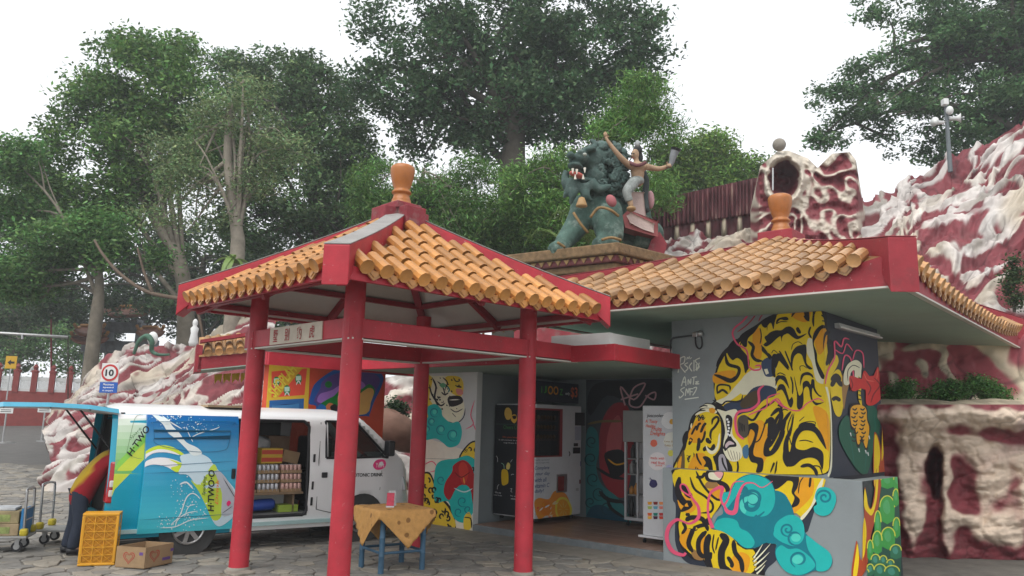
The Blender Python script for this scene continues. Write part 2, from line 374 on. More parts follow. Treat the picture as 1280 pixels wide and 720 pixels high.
def drip_mesh(name, w, h, m):
    mb = MB(); pr = [(-w, .02), (-w*.98, -.25*h), (-w*.7, -.62*h), (-w*.3, -.85*h), (0, -h), (w*.3, -.85*h), (w*.7, -.62*h), (w*.98, -.25*h), (w, .02), (w*.5, -.13*h), (0, -.18*h), (-w*.5, -.13*h)]
    mb.slab([(0, y, z) for y, z in pr], (.022, 0, 0)); mb.slab([(.022, y*.62, z*.62-.12*h) for y, z in pr], (.008, 0, 0))
    me = mb.mesh(name); me.materials.append(m); return me
def hip_roof(T, M, hx, hy, zs, ze, za, lift, sp, r, hipw, hiph, tm, single, cap, mats, lp=4, endh=.4, trim=.16):
    """hipped roof over the rectangle +-hx, +-hy of frame M: zs soffit, ze eave, za apex"""
    Mn = np.array(M); tl = .36
    tme = tile_mesh('roof_tile', r, tl, tm); dme = drip_mesh('drip_tile', sp*.40, sp*.5, tm)
    def prof(t): return t*.9+.1*t*t
    def zl(q): return ze+lift*abs(q)**lp          # eave height at q in -1..1
    for fi, (ex, ey, L, Dp) in enumerate((((1, 0), (0, 1), hx, hy), ((0, 1), (-1, 0), hy, hx), ((-1, 0), (0, -1), hx, hy), ((0, -1), (1, 0), hy, hx))):
        # local face coords: x along the eave (-L..L), y from the eave (0..Dp) inwards
        ex = np.array(ex); ey = np.array(ey)
        def pt(x, y, dz=0):
            t = y/Dp; half = L*(1-t)+1e-6; q = max(-1, min(1, x/half)); z0 = zl(q)*(1-t)+ze*t
            b = ex*x+ey*(y-Dp); return (b[0], b[1], z0+(za-ze)*prof(t)+dz)
        nn, mm = 17, 9; top = np.zeros((mm, nn, 3)); bot = np.zeros((mm, nn, 3))
        for i in range(mm):
            t = i/(mm-1)*.985; half = L*(1-t)
            for j in range(nn): x = half*(-1+2*j/(nn-1)); top[i, j] = pt(x, t*Dp); p = pt(x, t*Dp); bot[i, j] = (p[0], p[1], zs+.02+(za-ze)*prof(t)-.02*0)
        MB(M).grid(top).build('roof_slope', mats['pan'], T, smooth=True)
        MB(M).grid(bot[:, ::-1]).build('soffit', mats['soffit'], T)
        f = MB(M); lo = []; hi = []
        for j in range(nn):
            x = L*(-1+2*j/(nn-1)); p = pt(x, 0); o = -ey*.03
            lo.append((p[0]+o[0], p[1]+o[1], zs)); hi.append((p[0]+o[0], p[1]+o[1], p[2]-.01))
        for j in range(nn-1):
            d = np.array([ey[0]*.05, ey[1]*.05, 0]); a, b, c, e = [np.array(k) for k in (lo[j], lo[j+1], hi[j+1], hi[j])]
            f.hexa([a, b, b+d, a+d, e, c, c+d, e+d])
        f.build('fascia', mats['fascia'], T)
        if mats.get('trim'):
            tb = MB(M); e2 = np.array([*ey, 0]); e1 = np.array([*ex, 0])
            a = e1*(-L+.03)-e2*(Dp+.022)+np.array([0, 0, zs-.012]); b = e1*(L-.03)-e2*(Dp+.022)+np.array([0, 0, zs-.012]); tb.bar(a, b, .07, .02); tb.build('eave_trim', mats['trim'], T)
        # tiles
        nc = int(round(2*(L-trim)/sp)); sp2 = 2*(L-trim)/nc; rest = MB(M)
        for k in range(nc+1):
            x = -(L-trim)+k*sp2; ymax = Dp*(1-abs(x)/L)-.10
            nt_ = max(1, int(math.floor((ymax+.17)/(tl*.92)))) if ymax > .1 else 1
            for q in range(nt_):
                y0 = -.17+q*tl*.92; y1 = y0+tl; a = np.array(pt(x, max(y0, 0), .07)); b = np.array(pt(x, y1, .07))
                if y0 < 0: a = a+(a-b)*(-y0)/max(y1, .05)
                d = a-b; d /= np.linalg.norm(d); yy = np.cross((0, 0, 1), d); yy /= np.linalg.norm(yy); zz = np.cross(d, yy)
                jx = random.uniform(-.006, .006)
                LM = frameM(b+zz*.005*q+yy*jx, d, yy, zz)
                if fi in single: inst('roof_tile', tme, M@LM, T)
                else: rest.add((np.array([v.co for v in tme.vertices])@np.array(LM)[:3, :3].T+np.array(LM)[:3, 3]), [tuple(p.vertices) for p in tme.polygons])
            if k < nc:
                xm = x+sp2/2; p = np.array(pt(xm, 0)); o = np.array([-ey[0], -ey[1], 0]); yy = np.array([-ex[0], -ex[1], 0])
                sl = np.array(pt(xm+.1, 0))-np.array(pt(xm-.1, 0)); yy = sl/np.linalg.norm(sl); zz = np.cross(o, yy)
                LM = frameM(p+o*.05+np.array([0, 0, .005]), o, yy, zz)
                if fi in single: inst('drip_tile', dme, M@LM, T)
                else: rest.add((np.array([v.co for v in dme.vertices])@np.array(LM)[:3, :3].T+np.array(LM)[:3, 3]), [tuple(p.vertices) for p in dme.polygons])
        if rest.n: stuff(rest.build('roof_tiles_behind', tm, T))
    # hip ridges
    for sx, sy in ((-1, -1), (1, -1), (1, 1), (-1, 1)):
        h = MB(M); hc = MB(M); prev = None; dv = np.array([sx*hx, sy*hy, 0.]); ln = np.linalg.norm(dv); dv /= ln; sd = np.array([-dv[1], dv[0], 0])
        N_ = 10; R = []
        for i in range(N_+1):
            t = i/N_*.97; c = np.array([sx*hx, sy*hy, 0])*(1-t)*(1+.03*(1-t)); zt = (ze+lift)*(1-t)+ze*t+(za-ze)*prof(t)
            wq = hipw*(1 if i == 0 else .92); top = zt+hiph*(1-.25*t); btm = zs-.005 if i == 0 else (zt-endh if i == 1 else zt-.12)
            if i == 0: btm = min(zs-.004, top-endh)
            if i == 1: btm = min(zt-.10, top-.15)
            R.append([c-sd*wq/2+np.array([0, 0, btm]), c+sd*wq/2+np.array([0, 0, btm]), c+sd*wq/2+np.array([0, 0, top]), c-sd*wq/2+np.array([0, 0, top])])
        vs = [p for q in R for p in q]; fs = [(0, 1, 2, 3), tuple(N_*4+k for k in (3, 2, 1, 0))]
        for i in range(N_):
            for k in range(4): fs.append((i*4+k, (i+1)*4+k, (i+1)*4+(k+1) % 4, i*4+(k+1) % 4))
        h.add(vs, fs); hr = h.build('hip_ridge', mats['hip'], T, bevel=.012)
        cp = []
        for i in range(N_+1):
            t_ = np.array([0, 0, .002]); q = R[i]; e = sd*.004
            cp += [q[3]-e+t_, q[2]+e+t_, q[2]+e+t_+np.array([0, 0, .014]), q[3]-e+t_+np.array([0, 0, .014])]
        hc.add(cp, fs); hc.build('coping', mats['cope'], hr, bevel=.008)
    cb = MB(M)
    for (w1, w2, z0, z1) in cap: cb.box((-w1, -w2, z0), (w1, w2, z1))
    return cb.build('cap_block', mats['cap'], T, bevel=.015)
PAN = mat('pan_tile', (.22, .095, .03), .6, .35, 5, .3, 14, dirt=.5, dirtcol=(.10, .06, .03))
def finial(T, M, z0, s, m):
    pr = [(.0, 0), (.145, 0), (.15, .02), (.138, .04), (.128, .06), (.130, .075), (.118, .095), (.108, .13), (.105, .155), (.128, .168), (.134, .183), (.126, .20), (.106, .213), (.106, .235), (.128, .30), (.150, .38), (.162, .45), (.166, .495), (.162, .525), (.146, .55), (.115, .567), (.06, .577), (0, .58)]
    o = MB(M@Matrix.Translation((0, 0, z0))).lathe([(r*s, z*s) for r, z in pr], 28).build('finial', m, T, smooth=True); return o

# ================================================================== gazebo
HA, HB = 1.14, 1.335
FOOTD = mat('post_foot_grime', (.10, .03, .03), .9, .4, 9, .3)
gz = thing('gazebo', 'red open gazebo with four round pillars and pyramid roof of orange tiles', 'gazebo', GC)
for a, b in ((-1, -1), (1, -1), (1, 1), (-1, 1)):
    MB(GM).lathe([(.124, -.02), (.123, .02), (.118, .05), (.112, 3.42)], 28, (a*HA, b*HB, 0)).build('pillar', RED, gz, auto=50)
for a, b in ((-1, -1), (1, -1), (1, 1), (-1, 1)): MB(GM).lathe([(.15, -.03), (.148, .006), (.126, .022), (.12, .03)], 24, (a*HA, b*HB, 0)).build('footing', CONC, gz, smooth=True)
BZ0, BZ1 = 2.72, 2.935
for a, b in (((-HA-.2, -HB), (HA+.1, -HB)), ((HA, -HB-.1), (HA, HB+.92)), ((-HA-.1, HB), (HA+.1, HB)), ((-HA, -HB-.1), (-HA, HB+.1))):
    dz = .004 if a[0] == b[0] else 0
    bm = MB(GM).bar((*a, (BZ0+BZ1)/2), (*b, (BZ0+BZ1)/2), .15-dz*2, BZ1-BZ0-dz*2).build('beam', RED, gz, bevel=.008)
    MB(GM).bar((*a, BZ0-.012-dz), (*b, BZ0-.012-dz), .136+dz, .018).build('beam_trim', SOFW, bm)
GA, GB = 1.86, 2.0; GZS, GZE, GZA = 3.2, 3.30, 4.50
hip_roof(gz, GM, GA, GB, GZS, GZE, GZA, .06, .236, .078, .26, .15, TILE, (0, 1, 2, 3), [(.36, .16, 4.35, 4.62), (.16, .36, 4.35, 4.615), (.2, .2, 4.6, 4.70)],
         dict(pan=PAN, soffit=SOFW, fascia=RED, hip=RED, cope=GREYW, cap=REDW), lp=4, endh=.40, trim=.26)
finial(gz, GM, 4.69, 1.0, URN)
# ceiling framing: purlins and hip rafters below the white soffit
for t in (.1, .36, .62):
    a, b = GA*(1-t), GB*(1-t); z = GZS+(GZA-GZE)*(t*.9+.1*t*t)-.035
    for p, q in (((-a, -b), (a, -b)), ((a, -b), (a, b)), ((a, b), (-a, b)), ((-a, b), (-a, -b))): MB(GM).bar((*p, z), (*q, z), .07, .07).build('purlin', REDF, gz)
for sx, sy in ((-1, -1), (1, -1), (1, 1), (-1, 1)):
    MB(GM).bar((sx*GA*.95, sy*GB*.95, GZS+.0), (sx*.08, sy*.08, GZS+(GZA-GZE)*.94), .10, .12).build('hip_rafter', REDF, gz)
for p, q in (((0, -GB*.93), (0, -.1)), ((0, GB*.93), (0, .1)), ((GA*.93, 0), (.1, 0)), ((-GA*.93, 0), (-.1, 0))):
    MB(GM).bar((*p, GZS+.02), (*q, GZS+(GZA-GZE)*.93), .08, .09).build('rafter', REDF, gz)
# name board on the front left beam
pb = GC-GV*(HB+.077); nb = -GV
bd = [PL(x, y, pb, nb) for x, y in ((337.5, 436.5), (403, 425), (404, 404.5), (338.5, 417))]
zz = np.array([BZ0+.004, BZ0+.004, BZ1-.004, BZ1-.004]); bd = [np.array([p[0], p[1], z]) for p, z in zip(bd, zz)]
sg = MB().slab(bd, nb*.012).build('name_board', mat('cream_board', (.50, .44, .36), .7, .12, 6, dirt=.35, dirtcol=(.3, .26, .2)), gz)
tx = MB(); e1 = bd[1]-bd[0]; W_ = np.linalg.norm(e1); e1 /= W_
LETR = mat('red_lettering', (.30, .03, .03), .6, .2)
for k, ch in enumerate('墅别豹虎'):
    tx = MB(); text3d(tx, ch, bd[0]+e1*(W_*(.07+.235*k))+np.array([0, 0, .028])+nb*.016, e1, (0, 0, 1), .15, None, .012, .115); tx.build('character', LETR, sg)

# ================================================================== shop
sh = thing('shop', 'grey walled shop painted with tiger mural under tan tiled roof', 'shop', BW(1.2, 0, 0))
FLOOR = mat('terracotta_floor', (.27, .16, .115), .35, .2, 2.5, .05, 20, dirt=.4, dirtcol=(.2, .15, .12), dscale=1.5)
KERB = mat('grey_kerb_paint', (.15, .17, .18), .7, .25, 5, .2, 25, dirt=.55, dirtcol=(.28, .27, .25), dscale=6)
st = MB(BM).box((-3.75, .0, -.06), (-.001, 2.5, .088)).build('step', KERB, sh, bevel=.012)
for i in range(9):
    for j in range(6):
        u0 = -3.735+i*.414; v0 = .04+j*.408
        MB(BM).box((u0+.004, v0+.004, .08), (u0+.41, v0+.404, .093)).build('floor_tile', FLOOR, st)
MB(BM).box((0, 0, -.06), (2.76, .2, 1.265)).build('parapet', GREYP, sh, bevel=.006)
MB(BM).box((2.56, .2, -.06), (2.757, 1.52, 1.262)).build('parapet', GREYP, sh, bevel=.006)
MB(BM).box((.06, .2, -.05), (2.30, .34, 3.45)).build('wall', GREYP, sh)
NAVY = mat('dark_navy_paint', (.018, .022, .032), .6, .2, 2, .08, 20)
MB(BM).box((2.16, .341, -.05), (2.298, 2.6, 3.45)).build('wall', NAVY, sh)
MB(BM).box((.062, .341, -.05), (.2, 2.5, 2.75)).build('wall', GREYP, sh)
MB(BM).box((-5.45, .0, -.06), (-3.752, .14, 2.75)).build('wall', WHITEP, sh)
MB(BM).box((-4.12, .141, -.05), (-4.0, 2.5, 2.75)).build('wall', GREYP, sh)
MB(BM).box((-4.12, 2.501, -.05), (2.15, 2.63, 2.75)).build('wall', GREYP, sh)
# flat canopy over the entrance
cz0, cz1 = 2.70, 2.92
MB(BM).box((-5.6, -1.48, cz0+.03), (.12, 2.64, cz1-.03)).build('canopy_slab', SOFG, sh)
def fascia(a, b, nm='canopy_fascia', z0=cz0, z1=cz1, m=RED, par=None, w=.08): return MB(BM).bar((*a, (z0+z1)/2), (*b, (z0+z1)/2), w, z1-z0).build(nm, m, par or sh, bevel=.006)
fascia((-5.68, -1.52), (.20, -1.52)); fascia((.16, -1.478), (.16, .19), z0=cz0+.002, z1=cz1-.002)
fascia((-5.64, -1.478), (-5.64, 0), z0=cz0+.002, z1=cz1-.002)
up = MB(BM); up.box((-1.02, -1.36, cz1-.02), (-.02, -1.28, 3.10)); up.box((-.10, -1.279, cz1-.02), (-.022, -.30, 3.098)); up.build('upstand', WHITEP, sh)
# ceiling of the room and roof
ROOF_U0, ROOF_U1, ROOF_V0, ROOF_V1 = -1.95, 3.62, -1.25, 6.5
RM = BM@Matrix.Translation(((ROOF_U0+ROOF_U1)/2, (ROOF_V0+ROOF_V1)/2, 0))
hip_roof(sh, RM, (ROOF_U1-ROOF_U0)/2, (ROOF_V1-ROOF_V0)/2, 3.42, 3.56, 5.0, .24, .25, .08, .30, .12, TILEB, (0, 1), [(.3, .3, 4.9, 5.17)],
         dict(pan=PAN, soffit=SOFG, fascia=REDF, hip=REDF, cope=REDW, cap=REDF, trim=SOFW), lp=3, endh=.6, trim=.42)
finial(sh, RM, 5.165, 1.22, URN)
MB(BM).box((ROOF_U0+.06, ROOF_V0+.06, 3.425), (ROOF_U1-.06, ROOF_V1-.06, 3.45)).build('ceiling', SOFG, sh)
# lamp and camera conduit
def fu(x, y, u): return PL(x, y, BW(u, 0, 0), BU)
def fv(x, y, v): return PL(x, y, BW(0, v, 0), BV)
lp = thing('tube_lamp', 'white fluorescent tube lamp on the dark navy side wall of the shop', 'lamp', fu(1070, 412, 2.3))
a, b = fu(1044, 407, 2.31), fu(1096, 421, 2.31)
MB().bar(a+BU*.02, b+BU*.02, .06, .07).build('housing', mat('lamp_housing', (.5, .5, .5), .4, .1), lp); MB().tube([a+BU*.07-np.array([0, 0, .02]), b+BU*.07-np.array([0, 0, .02])], .016, 8).build('tube', mat('tube_glass', (.75, .75, .75), .2, .02), lp)
# ================================================================== tiger mural on the shop
def pc(r, g, b, k=1.3): return tuple(min(.8, c*k) for c in lin(r, g, b))
def corner_px(pts): return [PX(BW(*p)) for p in pts]
m_front, m_pfront, m_side, m_pside = MB(), MB(), MB(), MB()
mu = Mural([(corner_px([(.06, .2, 1.267), (2.30, .2, 1.267), (2.30, .2, 3.42), (.06, .2, 3.42)]), BW(0, .2, 0), -BV, m_front),
            (corner_px([(0, 0, -.05), (2.76, 0, -.05), (2.76, 0, 1.265), (0, 0, 1.265)]), BW(0, 0, 0), -BV, m_pfront),
            (corner_px([(2.30, .2, 1.267), (2.30, 2.6, 1.267), (2.30, 2.6, 3.42), (2.30, .2, 3.42)]), BW(2.30, 0, 0), BU, m_side),
            (corner_px([(2.76, 0, -.05), (2.76, 1.52, -.05), (2.76, 1.52, 1.262), (2.76, 0, 1.262)]), BW(2.76, 0, 0), BU, m_pside)])
def z1(*p): return [(835+x/6, 360+y/6) for x, y in p]
def z2(*p): return [(960+x/6, 360+y/6) for x, y in p]
def z3(*p): return [(835+x/6, 470+y/6) for x, y in p]
def z4(*p): return [(960+x/5.294, 470+y/5.294) for x, y in p]
def z5(*p): return [(825+x/5.331, 585+y/5.331) for x, y in p]
def z6(*p): return [(965+x/5.333, 585+y/5.333) for x, y in p]
YE, OR, BK, NV = pc(232, 178, 20), pc(236, 142, 18), pc(26, 24, 28, 1.2), pc(40, 46, 58, 1.3)
CR, BR, PK, TE, TD = pc(214, 202, 176), pc(140, 105, 60), pc(226, 78, 110), pc(24, 160, 156), pc(6, 108, 122)
TL, GR, GD, RD, FL = pc(70, 186, 172), pc(50, 138, 60), pc(22, 80, 62), pc(186, 42, 40), pc(225, 150, 30)
# grounds: dark side wall, dark upright strip, shadow behind the beast
mu.add(z2((60, 30), (165, 20), (165, 170), (60, 190)), NV, [0])
mu.add([(1020, 330), (1140, 330), (1140, 620), (1020, 620)], NV, [2])
mu.add([(1060, 560), (1140, 560), (1140, 760), (1060, 760)], pc(34, 44, 46), [3])
mu.blob(z5((95, 15), (85, 200), (105, 260), (100, 480), (140, 590), (200, 640), (300, 668), (300, 400), (150, 100)), NV, only=[1])
mu.blob(z5((610, 560), (700, 500), (765, 495), (782, 600), (720, 665), (680, 712), (560, 712)), NV, only=[1])
mu.add(z6((345, 90), (330, 60), (310, 250), (210, 330), (140, 500), (240, 420)), NV, [1])
# --- body outline black, then yellow
arch = [(893, 500), (892, 478), (897, 455), (906, 440), (920, 425), (938, 412), (956, 398), (972, 390), (985, 378), (1000, 371), (1014, 372), (1025, 382), (1031, 395), (1035, 415), (1040, 470), (1041, 530), (1040, 575), (1034, 592), (1000, 594), (940, 592), (840, 592), (846, 575), (858, 545), (865, 520), (882, 508)]
mu.blob(arch, BK, 4, [0, 2])
ins = [(894, 497), (894, 478), (899, 457), (908, 442), (922, 427), (940, 414), (958, 400), (974, 392), (987, 380), (1000, 374), (1013, 374), (1023, 383), (1029, 396), (1032, 415), (1037, 470), (1038, 530), (1037, 573), (1032, 591), (1000, 593), (940, 592), (905, 590), (900, 560), (905, 525), (925, 505), (905, 508)]
mu.blob(ins, YE, 4, [0, 2])
# orange shading patches
for q in (z2((150, 150), (200, 90), (280, 80), (330, 120), (300, 250), (200, 230)), z3((600, 400), (700, 330), (760, 450), (720, 650), (620, 560)), z4((300, 200), (400, 260), (400, 500), (330, 330)), z2((340, 330), (430, 300), (440, 420), (380, 500)), z1((640, 300), (700, 330), (700, 520), (640, 500)), z1((350, 640), (500, 620), (480, 700), (350, 715)), z3((140, 560), (300, 540), (300, 700), (140, 700)), z3((300, 280), (350, 300), (340, 560), (280, 540))): mu.blob(q, OR, 4, [0, 2])
mu.blob(z2((300, 380), (340, 400), (350, 520), (400, 640), (420, 716), (360, 690), (330, 560), (290, 480)), CR, 4, [0, 2])
mu.blob(z4((330, 0), (380, 80), (412, 250), (415, 560), (395, 655), (410, 655), (425, 560), (420, 240), (395, 80), (360, 0)), CR, 4, [0, 2])
# belly / inner arm cream and the dark hollow behind the raised foreleg
mu.blob(z1((545, 720), (570, 660), (640, 610), (710, 600), (760, 640), (800, 700), (800, 760), (560, 800)), CR, 4, [0])
mu.blob(z3((350, 195), (430, 205), (560, 120), (660, 60), (790, 50), (800, 10), (600, 0), (520, 60), (440, 150)), CR, 4, [0])
mu.blob(z1((700, 560), (750, 520), (800, 540), (800, 650), (740, 665), (715, 630)), pc(52, 66, 92), 4, [0])
mu.blob(z3((420, 240), (440, 205), (560, 170), (640, 90), (740, 70), (810, 100), (800, 150), (720, 180), (640, 260), (560, 280), (500, 300)), pc(44, 56, 78), 4, [0])
mu.blob(z3((540, 210), (580, 150), (650, 110), (690, 120), (680, 200), (600, 235), (560, 240)), pc(70, 58, 40), 4, [0])
mu.add(z1((720, 610), (745, 605), (757, 640), (735, 650)), CR, [0])
S0 = [0, 2]
def bs(z, pts, wd, only=S0, col=BK): mu.line(z(*pts), wd, col, 5, only, (.35, .25))
# stripes: raised foreleg
bs(z1, [(365, 590), (420, 490), (500, 420), (560, 370)], 5)
bs(z1, [(430, 490), (450, 570), (530, 600), (520, 660), (470, 700), (390, 665), (345, 650)], 4.2)
mu.blob(z1((440, 470), (480, 400), (525, 385), (540, 440), (590, 520), (600, 590), (580, 640), (560, 560), (520, 525), (480, 540)), BK, 4, S0)
bs(z1, [(530, 450), (600, 540), (590, 620)], 3.5)
mu.blob(z1((540, 360), (640, 290), (690, 265), (650, 330), (600, 380), (590, 440), (560, 430)), BK, 4, S0)
bs(z1, [(600, 400), (640, 440), (630, 500), (660, 540), (710, 548)], 4)
mu.blob(z1((700, 262), (760, 215), (815, 195), (800, 260), (790, 310), (770, 260), (730, 300)), BK, 4, S0)
bs(z1, [(690, 300), (700, 360), (690, 420)], 1.5); bs(z1, [(560, 380), (540, 430)], 1.5)
bs(z3, [(370, 135), (370, 80), (400, 65), (460, 75), (465, 110)], 2.4); bs(z3, [(372, 130), (410, 105), (450, 135)], 3); bs(z3, [(335, 180), (400, 215), (440, 190), (540, 190), (560, 140)], 2)
bs(z3, [(400, 5), (470, 30), (520, 0)], 4)
# shoulders and spine, chest arches
def zA(*p): return [(950+x/9, 395+y/9) for x, y in p]
def zB(*p): return [(950+x/9, 465+y/9) for x, y in p]
def zF(*p): return [(840+x/7.82, 500+y/7.82) for x, y in p]
def bb(z, pts, only=S0, col=BK): mu.blob(z(*pts), col, 4, only)
mu.blob(z2((175, 220), (190, 170), (230, 120), (290, 105), (350, 125), (372, 150), (350, 200), (345, 290), (330, 250), (335, 180), (310, 160), (310, 245), (280, 225), (260, 165), (215, 180)), BK, 4, S0)
bs(z2, [(380, 110), (425, 170), (440, 260)], 1.6); bs(z2, [(400, 200), (425, 225)], 1.6); bs(z2, [(405, 245), (430, 250)], 1.6)
bb(zA, [(30, 325), (75, 300), (50, 240), (80, 215), (120, 180), (180, 160), (240, 160), (290, 125), (340, 118), (385, 150), (410, 200), (440, 225), (525, 195), (480, 235), (420, 262), (370, 240), (320, 200), (280, 205), (250, 240), (245, 290), (230, 225), (200, 240), (160, 250), (110, 270), (90, 320)])
bb(zA, [(75, 50), (110, 15), (150, 40), (160, 90), (150, 130), (130, 80), (90, 90), (80, 170)]); bb(zA, [(180, 90), (190, 40), (240, 15), (300, 10), (320, 40), (280, 50), (230, 40), (200, 70)]); bs(zA, [(185, 90), (230, 65), (310, 65)], 1.2); bb(zA, [(405, 140), (430, 125), (462, 180), (445, 200), (415, 175)]); bb(zA, [(490, 0), (520, 0), (545, 45), (560, 60), (520, 50)]); bs(zA, [(570, 120), (550, 190), (580, 250)], 2.5)
bb(zA, [(590, 290), (600, 210), (640, 140), (700, 100), (745, 115), (740, 135), (690, 150), (640, 230), (605, 310), (640, 420), (650, 520), (730, 680), (690, 700), (630, 560), (610, 420)])
bb(zA, [(710, 380), (715, 240), (740, 175), (780, 165), (790, 190), (745, 220), (725, 300)]); bb(zA, [(745, 520), (765, 400), (800, 330), (855, 310), (855, 420), (800, 480), (755, 560)]); bb(zA, [(760, 290), (800, 275), (810, 300), (770, 330)])
bb(zA, [(350, 590), (345, 470), (365, 400), (410, 345), (470, 325), (515, 325), (525, 400), (520, 475), (530, 540), (590, 590), (560, 602), (520, 570), (490, 500), (470, 440), (430, 420), (390, 450), (370, 510), (362, 600)])
bb(zA, [(130, 620), (130, 500), (140, 440), (175, 425), (230, 460), (290, 530), (325, 600), (305, 600), (250, 540), (190, 480), (165, 500), (165, 600), (175, 680), (150, 680)]); bs(zA, [(215, 390), (270, 480), (330, 590)], 2); bs(zA, [(280, 390), (320, 490), (370, 615)], 2); bs(zA, [(355, 380), (370, 320), (430, 290), (480, 320)], 1); bs(zA, [(130, 420), (155, 385), (200, 420)], 1)
bb(zA, [(30, 340), (80, 400), (120, 470), (110, 490), (70, 440), (20, 390)]); bs(zA, [(190, 660), (230, 640), (290, 670)], 1.2); bs(zA, [(455, 620), (450, 570), (490, 560), (530, 590)], 1)
bb(zB, [(175, 160), (180, 80), (220, 42), (270, 42), (300, 80), (330, 190), (290, 130), (240, 80), (205, 95)]); bb(zB, [(190, 215), (210, 150), (245, 135), (280, 160), (320, 280), (330, 310), (360, 280), (375, 340), (350, 400), (320, 370), (290, 280), (250, 205), (220, 205)]); bs(zB, [(345, 50), (368, 140), (365, 250)], 2); bb(zB, [(385, 45), (405, 130), (430, 240), (450, 265), (480, 210), (480, 130), (510, 100), (545, 105), (570, 140), (580, 85), (610, 90), (620, 180), (660, 250), (695, 270), (670, 278), (620, 230), (590, 180), (590, 300), (640, 345), (718, 340), (660, 368), (620, 370), (570, 300), (550, 190), (520, 165), (490, 210), (490, 330), (470, 410), (445, 425), (415, 390), (415, 250), (395, 140)]); bb(zB, [(450, 160), (455, 60), (480, 15), (540, 0), (590, 30), (600, 70), (560, 40), (500, 40), (470, 90)])
bb(zB, [(40, 600), (80, 530), (130, 505), (165, 540), (155, 620), (120, 720), (80, 720), (100, 620), (100, 570)]); bb(zB, [(195, 380), (230, 345), (255, 390), (240, 500), (200, 640), (170, 720), (155, 720), (200, 600), (230, 480), (225, 400)]); bb(zB, [(340, 450), (345, 470), (270, 600), (225, 715), (210, 715), (260, 580)]); bb(zB, [(385, 455), (375, 560), (345, 715), (310, 715), (355, 580)]); bs(zB, [(440, 555), (500, 500)], 1); bs(zB, [(430, 625), (460, 580), (560, 555), (625, 570), (600, 610)], 1)
# flank
mu.blob(z4((100, 500), (110, 420), (150, 330), (165, 240), (160, 330), (135, 440), (140, 500), (150, 480), (170, 380), (220, 325), (290, 320), (340, 360), (370, 420), (385, 485), (345, 430), (300, 370), (230, 365), (190, 420), (185, 475), (240, 490), (300, 470), (350, 490), (368, 530), (360, 620), (330, 560), (280, 540), (220, 555), (170, 595), (120, 590)), BK, 4, S0)
mu.blob(z4((200, 345), (225, 310), (290, 310), (315, 330), (260, 345)), BK, 4, S0)
bs(z4, [(215, 600), (270, 590), (310, 620), (325, 660)], 4.5); bs(z4, [(290, 595), (340, 600), (360, 650)], 1.6); bs(z4, [(205, 430), (250, 425), (300, 440)], 1.3); bs(z4, [(160, 470), (130, 350), (160, 250)], 1.4)
bs(z4, [(150, 235), (90, 320), (40, 420), (0, 480)], 4); bs(z4, [(90, 240), (50, 300), (30, 400), (0, 420)], 4); bs(z4, [(60, 560), (45, 650)], 1.8); bs(z4, [(40, 570), (15, 640)], 1.8); bs(z4, [(0, 525), (60, 470), (110, 360)], 4.5)
mu.blob(z4((0, 300), (20, 270), (45, 300), (30, 400), (0, 450)), BK, 4, S0)
bs(z3, [(770, 300), (830, 250), (850, 310), (800, 420), (760, 480), (770, 520)], 5)
mu.blob(z3((715, 580), (725, 500), (760, 420), (750, 350), (770, 310), (800, 330), (790, 420), (760, 520), (770, 560), (830, 450), (880, 350), (890, 330), (850, 500), (800, 580), (740, 605)), BK, 4, S0)
mu.blob(z3((860, 620), (870, 540), (900, 480), (905, 660), (885, 675)), BK, 4, S0)
mu.blob(z3((600, 560), (630, 500), (650, 430), (620, 400), (600, 450), (590, 380), (640, 350), (680, 380), (660, 480), (640, 560), (650, 600), (710, 620), (715, 680), (700, 720), (660, 720), (670, 660), (620, 640)), BK, 4, S0)
bs(z3, [(580, 300), (640, 330), (700, 250), (800, 190)], 3); bs(z3, [(640, 500), (690, 470), (740, 320)], 1.6); bs(z3, [(770, 715), (800, 650)], 2); bs(z3, [(810, 715), (815, 640)], 1.6); bs(z3, [(835, 280), (870, 250), (900, 260)], 1.4)
mu.blob(z1((790, 560), (800, 510), (840, 490), (880, 560), (890, 600), (840, 540), (810, 600)), BK, 4, S0); bs(z1, [(810, 700), (830, 665), (880, 690)], 4); bs(z1, [(720, 430), (760, 410), (830, 350), (900, 330)], 5)
bs(z1, [(700, 430), (730, 480), (760, 500), (790, 540)], 2.2)
# --- right claw on the dark wall
for pts, c in (((415, 720), (430, 640), (470, 560), (510, 500), (530, 550), (500, 620), (470, 660), (520, 610), (550, 640), (548, 730), (420, 740)), YE),: mu.blob(z2(*pts), c, 4, S0)
mu.blob(z4((410, 0), (490, 0), (500, 150), (490, 240), (470, 270), (440, 240), (415, 120)), YE, 4, S0); mu.blob(z4((490, 0), (545, 0), (520, 120), (500, 220)), BR, 4, S0)
bs(z4, [(420, 70), (450, 20), (490, 70)], 6); bs(z4, [(425, 160), (450, 145), (480, 165)], 5); bs(z2, [(440, 580), (460, 520), (500, 480)], 4); bs(z2, [(480, 700), (510, 660), (540, 700)], 7); bs(z2, [(445, 400), (470, 400), (480, 430)], 4)
